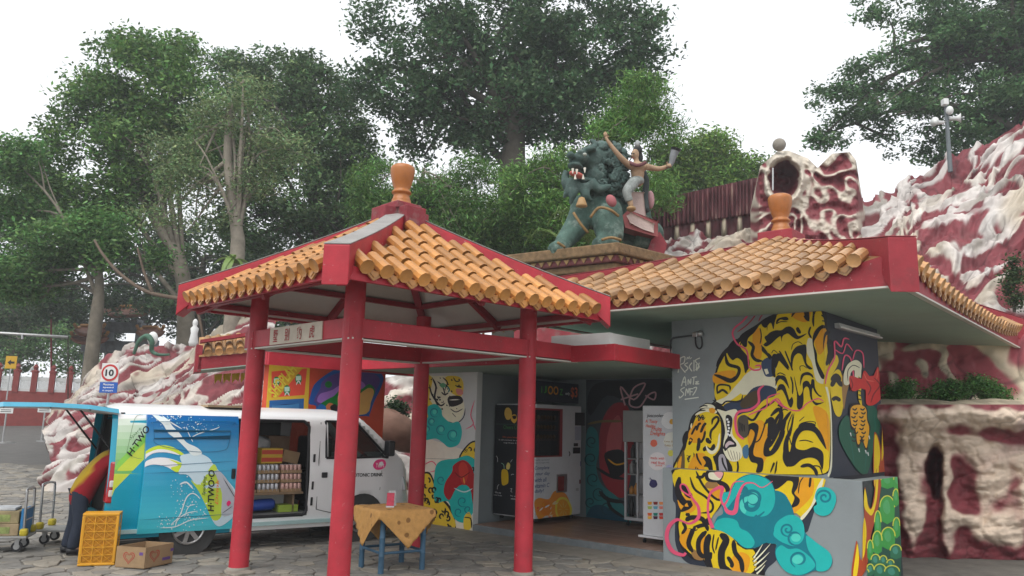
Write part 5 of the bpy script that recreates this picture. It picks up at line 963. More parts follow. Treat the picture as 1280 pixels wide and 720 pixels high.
# tailgate raised on two struts
tg = MB(VM); prof_ = [(0, 0), (-.35, .045), (-.8, .06), (-1.3, .05), (-1.62, -.01)]; lo_ = [(XR+.06+x, 1.90+z-.055) for x, z in prof_]; hi_ = [(XR+.06+x, 1.90+z) for x, z in prof_]
for k in range(len(prof_)-1):
    tg.hexa([(lo_[k+1][0], .1, lo_[k+1][1]), (lo_[k][0], .1, lo_[k][1]), (lo_[k][0], WV-.1, lo_[k][1]), (lo_[k+1][0], WV-.1, lo_[k+1][1]), (hi_[k+1][0], .14, hi_[k+1][1]), (hi_[k][0], .14, hi_[k][1]), (hi_[k][0], WV-.14, hi_[k][1]), (hi_[k+1][0], WV-.14, hi_[k+1][1])])
tgo = tg.build('tailgate', mat('tailgate_blue', (.06, .32, .46), .3, .1, bump=0, coat=.4), van)
ln = MB(VM)
for k in range(len(prof_)-1): ln.hexa([(lo_[k+1][0]+.02, .14, lo_[k+1][1]-.02), (lo_[k][0], .14, lo_[k][1]-.02), (lo_[k][0], WV-.14, lo_[k][1]-.02), (lo_[k+1][0]+.02, WV-.14, lo_[k+1][1]-.02), (lo_[k+1][0]+.02, .13, lo_[k+1][1]-.001), (lo_[k][0], .13, lo_[k][1]-.001), (lo_[k][0], WV-.13, lo_[k][1]-.001), (lo_[k+1][0]+.02, WV-.13, lo_[k+1][1]-.001)])
ln.build('lining', mat('tailgate_lining', (.45, .46, .46), .5, .1), tgo); 
for s_ in (.2, WV-.2): MB(VM).tube([(XR+.08, s_, 1.30), (XR-.42, s_, 1.92)], .013, 8).build('strut', BLACK, tgo)
# sliding door, run back over the rear quarter
dx0, dx1 = -.66, .56; ys = -.075
dg = MB(VM); nxx = 14; zz_ = [z for z in zr if .30 <= z <= 1.84]
def dcol(x, z):
    t = np.clip((z-.3)/1.54, 0, 1); a, b, c = np.array(pc(60, 176, 190)), np.array(pc(0, 134, 172)), np.array(pc(8, 86, 150)); return tuple(a+(b-a)*min(1, t*2) if t < .5 else b+(c-b)*(t*2-1))
for th, rev in ((0, 0), (.055, 1)):
    for i in range(len(zz_)-1):
        for j in range(nxx):
            xa, xb = dx0+(dx1-dx0)*j/nxx, dx0+(dx1-dx0)*(j+1)/nxx
            q = [(xa, cside(zz_[i])+ys+th, zz_[i]), (xb, cside(zz_[i])+ys+th, zz_[i]), (xb, cside(zz_[i+1])+ys+th, zz_[i+1]), (xa, cside(zz_[i+1])+ys+th, zz_[i+1])]
            dg.add(q[::-1] if rev else q, [(0, 1, 2, 3)], dcol(xa, zz_[i]))
for x in (dx0, dx1):
    for i in range(len(zz_)-1): dg.add([(x, cside(zz_[i])+ys, zz_[i]), (x, cside(zz_[i])+ys+.055, zz_[i]), (x, cside(zz_[i+1])+ys+.055, zz_[i+1]), (x, cside(zz_[i+1])+ys, zz_[i+1])], [(0, 1, 2, 3)], dcol(x, zz_[i]))
for z in (zz_[0], zz_[-1]): dg.add([(dx0, cside(z)+ys, z), (dx1, cside(z)+ys, z), (dx1, cside(z)+ys+.055, z), (dx0, cside(z)+ys+.055, z)], [(0, 1, 2, 3)], dcol(0, z))
sd_ = dg.build('sliding_door', body.data.materials[0], van); sharp(sd_.data, 50)
def ze_(*p): return [(130+x/3.6, 500+y/3.6) for x, y in p]
vk = [0]
def vdecal(mb, px, col, yo, lim):
    px = np.asarray(px); ext = np.ptp(px, axis=0); vk[0] += 1 if max(ext) > 9 else 0; ylo, yhi = px[:, 1].min(), px[:, 1].max(); y = math.floor(ylo/9)*9
    while y < yhi:
        q = clip_poly(px, [(-50, y), (700, y), (700, y+9), (-50, y+9)])
        y += 9
        if len(q) < 3: continue
        pts = []
        for a, b in q:
            l = vloc(vs_px(a, b, yo)); l2 = vloc(vs_px(a, b, cside(min(1.83, max(.3, l[2])))+yo)); x_ = min(max(l2[0], lim[0]), lim[1]); z_ = min(max(l2[2], .31), 1.835); pts.append((x_, cside(z_)+yo-.003-.0004*vk[0], z_))
        pp = [pts[0]]
        for t in pts[1:]:
            if max(abs(t[0]-pp[-1][0]), abs(t[2]-pp[-1][2])) > 1e-4: pp.append(t)
        if len(pp) > 2:
            try: mb.poly(pp, col)
            except Exception: pass
dl = MB(VM); LM_ = (dx0+.005, dx1-.005); LI, LW, WS = pc(176, 196, 50), pc(220, 226, 210), pc(196, 216, 226)
def vblob(pts, c, mb=None, yo=ys, lim=LM_): vdecal(dl if mb is None else mb, spl(ze_(*pts), 4), c, yo, lim)
def vline(pts, wd, c, mb=None, yo=ys, lim=LM_): vdecal(dl if mb is None else mb, stroke(ze_(*pts), wd, 4, (.2, .2)), c, yo, lim)
vblob([(172, 240), (240, 205), (310, 212), (372, 255), (320, 240), (260, 228), (210, 238), (172, 262)], LI); vblob([(172, 252), (240, 222), (300, 228), (340, 248), (280, 236), (220, 240), (172, 272)], LW)
vblob([(168, 290), (220, 262), (290, 262), (358, 290), (330, 325), (280, 300), (220, 290), (168, 305)], LW); vblob([(290, 266), (358, 290), (330, 325), (300, 305), (335, 292)], LI)
vblob([(345, 250), (420, 240), (470, 260), (500, 300), (600, 420), (600, 500), (540, 560), (500, 560), (460, 480), (420, 400), (380, 340), (335, 330), (350, 290)], pc(176, 196, 205)); vblob([(390, 360), (430, 380), (480, 300), (505, 300), (530, 400), (528, 520), (490, 540), (460, 480), (425, 410)], pc(168, 190, 60)); vblob([(500, 320), (540, 340), (590, 430), (590, 500), (530, 520), (530, 420)], pc(160, 164, 172))
vblob([(215, 60), (280, 85), (310, 120), (340, 150), (370, 190), (420, 215), (440, 240), (400, 250), (370, 220), (330, 180), (290, 150), (265, 110), (230, 80)], WS)
rv = np.random.default_rng(6)
for k in range(260):
    m_ = k % 3
    if m_ == 0: t = rv.random(); x, y = 200+300*t+rv.normal(0, 18), 75+90*t*rv.random()+rv.normal(0, 16)
    elif m_ == 1: t = rv.random(); x, y = 300+150*t+rv.normal(0, 22), 380+150*math.sin(t*3)*rv.random()+rv.normal(0, 22)
    else: t = rv.random(); x, y = 240+220*t, 560-40*t+rv.normal(0, 18)
    r_0 = rv.uniform(.6, 3.2); vblob([(x+r_0*math.cos(a)*rv.uniform(.6, 1.5), y+r_0*math.sin(a)*rv.uniform(.6, 1.4)) for a in np.linspace(0, 5.2, 6)], WS if k % 4 else pc(120, 190, 205))
for pts, wd in (([(390, 170), (430, 150), (500, 130), (520, 120)], 1), ([(350, 130), (300, 100), (260, 70)], 1.4), ([(400, 190), (380, 150), (370, 120)], 1), ([(300, 560), (340, 520), (370, 440), (400, 420), (430, 440)], 1.4), ([(250, 575), (320, 570), (390, 540), (470, 530)], 1.2), ([(340, 380), (370, 370), (400, 400)], 2), ([(320, 570), (330, 540), (370, 510), (420, 500)], 1.2), ([(360, 530), (380, 480), (410, 470)], 1)): vline(pts, wd, WS)
for pts in ([(222, 110), (226, 160), (240, 200), (400, 232), (530, 228), (560, 200), (572, 120), (566, 98), (240, 98), (222, 110)], [(172, 330), (585, 318)], [(150, 540), (580, 512)], [(172, 300), (590, 275)]): vline(pts, .6, pc(20, 80, 110))
for pts, wd in (([(535, 350), (595, 450)], .8), ([(530, 510), (578, 476)], .6)): vline(pts, wd, BK)
def vtext(mb, s, x, y, ex2, h, w, c, yo=ys, bold=.01, shear=0):
    p = vloc(vs_px(*ze_((x, y))[0], yo)); q = vloc(vs_px(*ze_(ex2)[0], yo)); e = q-p; e[1] = 0; e /= np.linalg.norm(e); up_ = np.array([-e[2], 0, e[0]]); b_ = cside(p[2])+yo-.03
    text3d(mb, s, (p[0], b_, p[2]), e, up_, h, c, bold, w, shear)
vtext(dl, 'H·TWO·O', 492, 500, (496, 300), .085, .56, BK, bold=.025, shear=.2); vtext(dl, 'Sparkling', 455, 428, (459, 345), .05, .26, pc(30, 60, 40), shear=.3); vtext(dl, 'Drink', 510, 470, (514, 345), .04, .35, pc(200, 110, 60), shear=.3)
vblob([(550, 465), (560, 452), (570, 462), (558, 478)], pc(210, 40, 100)); stuff(dl.build('door_graphics', VCG, sd_)); MB(VM).box((dx1-.08, ys-.03, .98), (dx1-.03, ys+.01, 1.12)).build('door_handle', BLACK, sd_, bevel=.01)
vk[0] = 0; ql = MB(VM); QL = (XR+.06, dx0+.2)
def vq(pts, c): vdecal(ql, spl(ze_(*pts), 4) if len(pts) > 6 else ze_(*pts), c, .0, QL)
for k in range(9): t_ = k/8; yy = 50+t_*250; vq([(-40, yy), (200, yy), (200, yy+33), (-40, yy+33)], pc(*(np.array((205, 210, 205))*(1-t_)+np.array((96, 156, 84))*t_)))
vq([(-40, 380), (200, 140), (200, 255), (-40, 500)], pc(120, 178, 70)); vq([(-40, 410), (200, 175), (200, 250), (-40, 490)], pc(172, 186, 60)); vq([(-40, 493), (200, 245), (200, 640), (-40, 640)], pc(0, 132, 158))
vtext(ql, 'H·TWO', 125, 255, (185, 165), .085, .42, BK, .0, .02, .2); vtext(ql, 'Spark', 125, 182, (180, 130), .05, .2, pc(60, 110, 60), .0, 0, .3); vline([(178, 68), (140, 80), (110, 200), (105, 240), (150, 262), (172, 262)], .5, pc(90, 120, 80), ql, 0, (XR, dx0+.1)); ql.build('quarter_lettering', VCG, van)
# front door print
fd = MB(VM); 
def zf(*p): return [(410+x/3.273, 500+y/3.273) for x, y in p]
def fdp(px, c, k): 
    pts = []
    for a, b in px: l = vloc(vs_px(a, b, -.01)); pts.append((l[0], cside(l[2], l[0])-.004-.001*k, l[2]))
    fd.poly(pts, c)
fdp(spl(zf((185, 268), (200, 247), (228, 243), (240, 258), (230, 278), (200, 286)), 5), pc(200, 40, 110), 0)
p = vloc(vs_px(*zf((194, 276))[0], -.01)); text3d(fd, "Yeo's", (p[0], cside(p[2])-.011, p[2]), (1, 0, 0), (0, 0, 1), .075, pc(230, 225, 228), .01, .15)
p = vloc(vs_px(*zf((139, 314))[0], -.01)); text3d(fd, 'ISOTONIC DRINK', (p[0]-.19, cside(p[2])-.006, p[2]), (1, 0, 0), (0, 0, 1), .055, BK, .03, .55); stuff(fd.build('door_print', VCG, van))
# cargo
def lbox(nm, label, cat, lo, hi, m, group=None, rot=0, piv=None, tape=None, parts=None, bevel=.006):
    M_ = VM if not rot else VM@Matrix.Translation(piv)@Matrix.Rotation(rot, 4, 'Y')@Matrix.Translation([-k for k in piv])
    c = (np.array(lo)+np.array(hi))/2; w_ = np.array(VM@Vector((c[0], c[1], lo[2]))); t = thing(nm, label, cat, w_, group)
    MB(M_).box(lo, hi).build('carton' if 'box' in nm else 'tray', m, t, bevel=bevel)
    if tape: MB(M_).box((lo[0]+.0, lo[1]-.002, (lo[2]+hi[2])/2-.03), (hi[0], lo[1]-.001, (lo[2]+hi[2])/2+.03)).build('label', tape, t)
    return t, M_
CARD = mat('cardboard', (.30, .20, .11), .85, .15, 5, .15, dirt=.2, dirtcol=(.2, .12, .06)); CARDD = mat('dark_cardboard', (.20, .125, .075), .85, .15, 5, .15); YB = mat('yellow_carton', (.55, .36, .04), .7, .1); CLEAR = mat('shrink_wrap', (.42, .42, .42), .2, .3, 12, .3, 20, spec=.6)
MB(VM).box((.5, .14, .72), (1.64, 1.5, .75)).box((.5, .16, .456), (.53, 1.5, .72)).box((1.5, .2, .456), (1.53, 1.5, .72)).build('load_shelf', mat('load_board', (.22, .15, .09), .8, .2), van)
MB(VM).box((.5, .55, .456), (1.64, .57, .718)).build('shelf_back', WHITEP, van)
CANS = [mat('can_lime', (.45, .45, .12), .3, .3, 20, 0, metal=.2), mat('can_silver', (.42, .42, .44), .3, .2, 20, 0, metal=.5), mat('can_pink', (.5, .3, .26), .35, .2, 20, 0, metal=.2)]
CN = ('yellow green', 'silver', 'pale pink'); can_me = []
for m_ in CANS:
    me = MB().lathe([(.026, 0), (.031, .008), (.031, .098), (.024, .112), (.024, .116)], 12).mesh('can', True); me.materials.append(m_); can_me.append(me)
CAP = mat('can_top', (.6, .6, .62), .25, .1, metal=.7)
cap_me = MB().lathe([(.025, .114), (.025, .1175), (.02, .118)], 12).mesh('can_top'); cap_me.materials.append(CAP)
for i, (x0, w_) in enumerate(((.60, .34), (.95, .34), (1.30, .33))):
    for lv in range(3):
        z0 = .752+lv*.135; y0 = .17+.02*lv
        t = thing('can_tray', 'shrink wrapped tray of %s drink cans, %s of its stack in the van' % (CN[i], ('lowest', 'middle one', 'topmost')[lv]), 'drink tray', np.array(VM@Vector((x0+w_/2, y0+.12, z0))), 'stacked drink trays in the van')
        MB(VM).box((x0, y0, z0), (x0+w_-.01, y0+.26, z0+.045)).build('tray', CARD, t)
        for a in range(5):
            for b in range(2):
                M_ = VM@Matrix.Translation((x0+.034+a*.064, y0+.03+b*.066, z0+.008)); inst('can', can_me[i], M_, t)
                if lv == 2: inst('can_top', cap_me, M_, t)
lbox('yellow_box', 'yellow drink carton standing on the can trays, lower of the two', 'box', (1.02, .3, 1.16), (1.34, .6, 1.27), YB, 'yellow cartons in the van', tape=mat('red_band', (.45, .05, .03), .6, .1)); lbox('yellow_box', 'yellow drink carton resting on top of another yellow carton in the van', 'box', (1.02, .3, 1.271), (1.34, .6, 1.38), YB, 'yellow cartons in the van', tape=bpy.data.materials['red_band'])
lbox('cardboard_box', 'brown cardboard box tilted against the yellow cartons in the van', 'box', (.62, .28, 1.15), (.86, .6, 1.33), CARD, rot=-.5, piv=(.74, .44, 1.2)); lbox('cardboard_box', 'brown cardboard box leaning beside the yellow cartons under the plastic bag', 'box', (1.36, .35, 1.16), (1.62, .7, 1.34), CARD, rot=.2, piv=(1.5, .5, 1.25)); lbox('cardboard_box', 'tall dark cardboard box standing behind the drink cans in the van', 'box', (1.28, .8, .76), (1.63, 1.4, 1.55), CARDD); lbox('cardboard_box', 'pale carton behind the yellow cartons in the van', 'box', (.9, .62, .76), (1.2, 1.1, 1.36), YB)
pb_ = MB(VM).ell((1.1, .8, 1.42), (.22, .2, .13), n=16, m=10); o = pb_.build('plastic_bag', CLEAR, None, smooth=True); tag(o, 'crumpled clear plastic bag on top of the yellow cartons', 'bag')
rn = np.random.default_rng(3)
for v in o.data.vertices: v.co += Vector(rn.normal(0, .012, 3))
bt = thing('water_drum', 'blue plastic bottle lying under the load shelf with brass cap', 'bottle', np.array(VM@Vector((1.0, .3, .46)))); MB(VM).tube([(.86, .3, .56), (.9, .3, .56), (1.22, .3, .57), (1.26, .3, .57)], [.06, .085, .085, .06], 16).build('bottle_body', mat('blue_plastic', (.02, .06, .3), .35, .2), bt, smooth=True); MB(VM).tube([(.80, .3, .555), (.861, .3, .56)], .035, 12).build('cap', mat('brass_cap', (.4, .28, .08), .4, .2), bt)
lbox('green_box', 'flat lime green carton under the load shelf beside the blue bottle', 'box', (1.30, .2, .457), (1.60, .45, .56), mat('lime_carton', (.3, .42, .05), .6, .2))
lbox('white_box', 'white foam block under the load shelf behind the pillar', 'box', (.58, .2, .457), (.78, .5, .60), WHITEP)
MB(VM).box((.2, .35, 1.935+.03), (.95, .75, 1.965+.03)).build('roof_plank', mat('plank', (.28, .2, .12), .8, .2), van)
# ================================================================== person unloading at the tailgate
def skin_body(name, verts, edges, radii, m, parent, root=0, sub=2):
    me = bpy.data.meshes.new(name); me.from_pydata([tuple(v) for v in verts], edges, []); o = bpy.data.objects.new(name, me); COL.objects.link(o)
    sk = o.modifiers.new('skin', 'SKIN'); sk.use_smooth_shade = True; sv = me.skin_vertices[0].data
    for i, r in enumerate(radii): sv[i].radius = (r, r) if np.ndim(r) == 0 else r
    sv[root].use_root = True; ss = o.modifiers.new('sub', 'SUBSURF'); ss.levels = sub; ss.render_levels = sub
    dg = bpy.context.evaluated_depsgraph_get(); m2 = bpy.data.meshes.new_from_object(o.evaluated_get(dg)); bpy.data.objects.remove(o)
    m2.name = name; m2.materials.clear(); m2.materials.append(m); q = bpy.data.objects.new(name, m2); m2.shade_smooth(); return link(q, None, parent)
# local frame: +x towards the van, +y to the far side
pr_o = G(87, 692); PM = np.array(frameM(pr_o, VX, VY))
def pw(*p): return PM[:3, :3]@np.array(p)+PM[:3, 3]
per = thing('person', 'person in red and yellow shirt and navy trousers bending into the van boot', 'person', pr_o)
SKIN = mat('skin', (.28, .15, .09), .6, .1)
# one continuous body: pelvis, spine, neck, head, arms, legs
J = dict(pel=(.04, .0, .80), spi=(.13, .0, 1.0), che=(.28, 0, 1.19), nek=(.42, 0, 1.34), hd1=(.5, 0, 1.42), hd2=(.57, 0, 1.49),
         hl=(.04, .075, .66), kl=(.03, .10, .43), al=(-.04, .11, .09), tl=(.12, .12, .035), hr=(.04, -.075, .66), kr=(.06, -.10, .43), ar=(.0, -.11, .09), tr=(.16, -.13, .035),
         sl=(.37, .19, 1.25), el=(.60, .2, 1.08), wl=(.84, .16, 1.06), sr=(.37, -.19, 1.25), er=(.58, -.21, 1.07), wr=(.82, -.17, 1.06), pl=(.91, .15, 1.05), prr=(.89, -.16, 1.06))
nm2 = list(J); ix = {k: i for i, k in enumerate(nm2)}
E_ = [('pel', 'spi'), ('spi', 'che'), ('che', 'nek'), ('nek', 'hd1'), ('hd1', 'hd2'), ('pel', 'hl'), ('hl', 'kl'), ('kl', 'al'), ('al', 'tl'), ('pel', 'hr'), ('hr', 'kr'), ('kr', 'ar'), ('ar', 'tr'), ('che', 'sl'), ('sl', 'el'), ('el', 'wl'), ('wl', 'pl'), ('che', 'sr'), ('sr', 'er'), ('er', 'wr'), ('wr', 'prr')]
rad = dict(pel=.135, spi=.12, che=.13, nek=.06, hd1=.085, hd2=.075, hl=.095, kl=.06, al=.042, tl=.035, hr=.095, kr=.06, ar=.042, tr=.035, sl=.06, el=.044, wl=.03, sr=.06, er=.044, wr=.03, pl=.035, prr=.035)
skin_body('body', [pw(*J[k]) for k in nm2], [(ix[a], ix[b]) for a, b in E_], [rad[k] for k in nm2], SKIN, per)
J['pel'] = (.04, 0, .92); tr_ = ['pel', 'hl', 'kl', 'al', 'hr', 'kr', 'ar']; JJ = {k: np.array(J[k]) for k in tr_}; JJ['al'] = JJ['al']+(0, 0, -.04); JJ['ar'] = JJ['ar']+(0, 0, -.04)
NAVT = mat('navy_denim', (.022, .03, .05), .85, .2, 8, .2)
skin_body('trousers', [pw(*JJ[k]) for k in tr_], [(0, 1), (1, 2), (2, 3), (0, 4), (4, 5), (5, 6)], [.13, .115, .086, .078, .115, .086, .078], NAVT, per)
shp = [(.03, 0, .56), (.06, 0, .86), (.22, 0, 1.13), (.36, 0, 1.28), (.37, .2, 1.25), (.53, .22, 1.12), (.37, -.2, 1.25), (.52, -.22, 1.12)]
sh_o = skin_body('shirt', [pw(*k) for k in shp], [(0, 1), (1, 2), (2, 3), (2, 4), (4, 5), (2, 6), (6, 7)], [.15, .185, .20, .10, .10, .085, .10, .085], mat('shirt_cloth', vc=True, rough=.85, var=.1, scale=6, bump=.15), per)
at = sh_o.data.color_attributes.new('Col', 'FLOAT_COLOR', 'POINT'); iv = np.linalg.inv(PM)
for i, v in enumerate(sh_o.data.vertices):
    l = iv[:3, :3]@np.array(v.co)+iv[:3, 3]; k = (l[2]-.93)-(l[0]-.10)*1.05+.06*math.sin(l[2]*9)-.10
    at.data[i].color = (*( (.5, .33, .02) if k > .03 else (.32, .015, .025)), 1)
hr_ = MB().ell(pw(.55, 0, 1.49), (.10, .095, .10), n=14, m=10).build('hair', mat('black_hair', (.012, .011, .01), .6, .2), per, smooth=True)
for s_, k in ((1, 'l'), (-1, 'r')):
    a_, t_ = np.array(J['a'+k]), np.array(J['t'+k]); MB().tube([pw(*(a_+(-.06, 0, -.05))), pw(*(a_+(.0, 0, -.04))), pw(*t_), pw(*(t_+(.06, 0, -.01)))], [.04, .048, .042, .02], 12).build('shoe', BLACK, per, smooth=True)
    w_ = np.array(J['p'+('l' if k == 'l' else 'rr')])
    for f_ in range(4): MB().tube([pw(*(w_+(.01, -.03+.02*f_, 0))), pw(*(w_+(.06, -.032+.021*f_, -.01))), pw(*(w_+(.09-.008*abs(f_-1), -.032+.021*f_, -.035)))], [.010, .009, .007], 6).build('finger', SKIN, per, smooth=True)
    MB().tube([pw(*(w_+(-.02, -.04*s_, 0))), pw(*(w_+(.03, -.06*s_, -.01))), pw(*(w_+(.06, -.05*s_, -.03)))], [.012, .010, .008], 6).build('thumb', SKIN, per, smooth=True)

# ================================================================== trolleys, crates, cartons near the van
def trolley(o, ang, label, handle_side=-1, L=.85, Wd=.5, hh=.82):
    M_ = frameM(o, (math.cos(ang), math.sin(ang), 0), (-math.sin(ang), math.cos(ang), 0)); t = thing('platform_trolley', label, 'trolley', o, 'platform trolleys by the van')
    GRY = mat('trolley_grey', (.28, .28, .27), .5, .15, 5, .1)
    MB(M_).box((-L/2, -Wd/2, .17), (L/2, Wd/2, .205)).build('platform', GRY, t, bevel=.012)
    hx = handle_side*(L/2-.05)
    MB(M_).tube(spl([(hx, -Wd/2+.05, .2), (hx-.02*1, -Wd/2+.05, hh-.08), (hx-.03, -Wd/2+.1, hh), (hx-.03, Wd/2-.1, hh), (hx-.02, Wd/2-.05, hh-.08), (hx, Wd/2-.05, .2)], 5, False), .017, 10).build('handle', STEEL, t, smooth=True)
    for k in (.3, .45): MB(M_).tube([(hx-.01, -Wd/2+.05, k+.1), (hx-.01, Wd/2-.05, k+.1)], .01, 8).build('crossbar', STEEL, t)
    for y in (-Wd/2+.05, Wd/2-.05): MB(M_).box((hx-.05, y-.05, .20), (hx+.05, y+.05, .30)).build('hinge_guard', mat('yellow_guard', (.5, .4, .03), .5, .1), t, bevel=.03)
    for x in (-L/2+.12, L/2-.12):
        for y in (-Wd/2+.08, Wd/2-.08):
            w_ = MB(M_).tube([(x, y-.018, .065), (x, y+.018, .065)], .065, 18).build('wheel', DARK, t, auto=40); MB(M_).tube([(x, y-.022, .065), (x, y+.022, .065)], .038, 14).build('hub', STEEL, w_); MB(M_).box((x-.025, y-.026, .06), (x+.025, y-.019, .172)).box((x-.025, y+.019, .06), (x+.025, y+.026, .172)).box((x-.03, y-.03, .15), (x+.03, y+.03, .171)).build('fork', STEEL, w_)
    return M_
t1 = G(48, 678); trolley(np.array([t1[0]+.42, t1[1]+.1, 0]), math.radians(8), 'empty platform trolley with yellow hinge guards behind the person')
t2 = G(8, 690); M2 = trolley(np.array([t2[0]-.22, t2[1]+.12, 0]), math.radians(18), 'platform trolley loaded with drink cartons and a blue box', 1, .8, .5, .80)
for i, (lo, hi, c, lb) in enumerate((((-.36, -.2, .206), (.28, .2, .36), (.33, .25, .15), 'drink carton at the bottom of the loaded trolley'), ((-.36, -.2, .361), (.27, .2, .52), (.30, .24, .13), 'drink carton stacked on another carton on the loaded trolley'), ((-.3, -.12, .521), (.2, .2, .56), (.5, .52, .54), 'white plastic sheet over the cartons on the trolley'))):
    t = thing('drink_carton' if i < 2 else 'plastic_sheet', lb, 'box' if i < 2 else 'sheet', np.array(M2@Vector((0, 0, lo[2]))))
    MB(M2).box(lo, hi).build('carton' if i < 2 else 'sheet', mat('trolley_box_%d' % i, c, .7, .35, 6, .1), t, bevel=.01)
    if i < 2: MB(M2).box((lo[0]+.08, lo[1]-.004, lo[2]+.03), (hi[0]-.1, lo[1]-.001, hi[2]-.04)).build('print', mat('carton_print_%d' % i, (.25, .3, .1), .7, .5, 14), t)
tbx = thing('blue_box', 'blue carton end standing on the loaded trolley', 'box', np.array(M2@Vector((.33, 0, .21)))); MB(M2).box((.285, -.18, .206), (.345, .2, .55)).build('carton', mat('blue_carton', (.03, .2, .45), .6, .2), tbx, bevel=.008)
# orange plastic crate on end
ca, cb_ = G(96, 708), G(143, 706.5); ex = cb_-ca; wc = np.linalg.norm(ex); ex /= wc; ey = np.array([-ex[1], ex[0], 0]); CM = frameM(ca, ex, ey); hc_ = .62; dc = .26
cr = thing('plastic_crate', 'orange plastic crate standing on end with diagonal ribs across its base', 'crate', ca+ex*wc/2)
ORC = mat('orange_plastic', (.62, .30, .02), .45, .08, 5, .05)
MB(CM).box((.015, .03, .015), (wc-.015, .034, hc_-.015)).build('base_panel', ORC, cr)
fr_ = MB(CM)
for lo, hi in (((0, 0, 0), (wc, .035, .03)), ((0, 0, hc_-.03), (wc, .035, hc_)), ((0, 0, .031), (.03, .035, hc_-.031)), ((wc-.03, 0, .031), (wc, .035, hc_-.031))): fr_.box(lo, hi)
fr_.build('rim', ORC, cr, bevel=.008)
for i in range(4): x = .03+(wc-.06)*i/3; MB(CM).box((x-.005, .003, .03), (x+.005, .031, hc_-.03)).build('rib', ORC, cr)
for k in range(7): z = .03+(hc_-.06)*k/6; MB(CM).box((.03, .0045, z-.005), (wc-.03, .0305, z+.005)).build('rib', ORC, cr)
for i in range(3):
    for k in range(6):
        x0, x1 = .03+(wc-.06)*i/3, .03+(wc-.06)*(i+1)/3; z0, z1 = .03+(hc_-.06)*k/6, .03+(hc_-.06)*(k+1)/6
        for p, q in (((x0, z0), (x1, z1)), ((x0, z1), (x1, z0))): MB(CM).bar((p[0], .018, p[1]), (q[0], .018, q[1]), .007, .022, up=(0, 1, 0)).build('diagonal_rib', ORC, cr)
for x in (0, wc-.012):
    for k in range(5): z = .0+(hc_-.03)*k/4; MB(CM).box((x, .036, z), (x+.012, dc, z+.03)).build('side_slat', ORC, cr)
    for y in (.036, dc-.03): MB(CM).box((x+.0005, y, .031), (x+.0115, y+.03, hc_-.031)).build('side_post', ORC, cr)
for z in (0, hc_-.012): MB(CM).box((.013, .036, z), (wc-.013, dc, z+.012)).build('end_panel', ORC, cr)
# open cardboard carton with heart prints
pa, pb2, pc2 = G(143.5, 708.6), G(179.8, 711), G(214.8, 703.5); e1 = pb2-pa; l1 = np.linalg.norm(e1); e1 /= l1; e2 = pc2-pb2; l2 = np.linalg.norm(e2); e2 /= l2; hz = .245; up = np.array([0, 0, 1.])
cx_ = thing('open_carton', 'open low cardboard carton with red heart prints on the paving', 'box', (pa+pc2)/2)
def wallq(p, e, l, nin): MB().slab([p, p+e*l, p+e*l+up*hz, p+up*hz], nin*.006).build('side', CARD, cx_)
wallq(pa, e1, l1, e2); wallq(pb2+e2*.0065, e2, l2-.013, -e1); wallq(pa+e2*(l2-.006), e1, l1, e2); wallq(pa+e2*.0065, e2, l2-.013, e1)
MB().slab([pa+up*.004, pb2+up*.004, pb2+e2*l2+up*.004, pa+e2*l2+up*.004], up*.004).build('bottom', CARDD, cx_)
HRT = mat('red_print', (.35, .06, .04), .7, .2); PUR = mat('purple_print', (.12, .06, .22), .7, .2)
def heart(o_, ex_, s, nn):
    t = np.linspace(0, 2*math.pi, 28)[:-1]; X = 16*np.sin(t)**3/17; Y = (13*np.cos(t)-5*np.cos(2*t)-2*np.cos(3*t)-np.cos(4*t))/17
    for k in (1, .68):
        out = np.stack([X*k, Y*k], 1); inn = out*.84; m_ = MB(); n_ = len(t); V = [o_+nn*.002+ex_*a*s+up*b*s for a, b in np.concatenate([out, inn])]
        m_.add(V, [(i, (i+1) % n_, n_+(i+1) % n_, n_+i) for i in range(n_)]); m_.build('heart_print', HRT, cx_)
heart(pa+e1*l1*.45+up*hz*.5, e1, .085, -e2); heart(pb2+e2*l2*.33+up*hz*.55, e2, .085, e1)
for o_, ex_, nn, w_ in ((pa+e1*l1*.8+up*hz*.62, e1, -e2, .05), (pb2+e2*l2*.62+up*hz*.22, e2, e1, .13), (pb2+e2*l2*.9+up*hz*.6, e2, e1, .05)): MB().slab([o_+nn*.002, o_+ex_*w_+nn*.002, o_+ex_*w_+up*.035+nn*.002, o_+up*.035+nn*.002], nn*.0008).build('print', PUR, cx_)
# ================================================================== sculpted rock
def rock_obj(name, P, C, m, thick=0):
    h, w_ = P.shape[:2]; me = bpy.data.meshes.new(name); idx = np.arange(h*w_).reshape(h, w_)
    F = np.stack([idx[:-1, :-1], idx[:-1, 1:], idx[1:, 1:], idx[1:, :-1]], -1).reshape(-1, 4)
    me.vertices.add(h*w_); me.vertices.foreach_set('co', P.reshape(-1).astype(np.float32)); me.loops.add(F.size); me.loops.foreach_set('vertex_index', F.reshape(-1).astype(np.int32))
    me.polygons.add(len(F)); me.polygons.foreach_set('loop_start', np.arange(0, F.size, 4, dtype=np.int32)); me.update(calc_edges=True)
    at = me.color_attributes.new('Col', 'FLOAT_COLOR', 'POINT'); at.data.foreach_set('color', np.concatenate([C.reshape(-1, 3), np.ones((h*w_, 1))], 1).reshape(-1).astype(np.float32))
    me.shade_smooth(); me.materials.append(m); o = bpy.data.objects.new(name, me); COL.objects.link(o); return o
def normals(P):
    a = np.gradient(P, axis=1); b = np.gradient(P, axis=0); n_ = np.cross(a, b); n_ /= np.linalg.norm(n_, axis=2)[..., None]+1e-9; return n_
ROCK = mat('painted_rock', vc=True, rough=.75, var=.14, scale=1.6, bump=.5, bscale=7, dirt=.35, dirtcol=(.09, .075, .06), dscale=1.1)
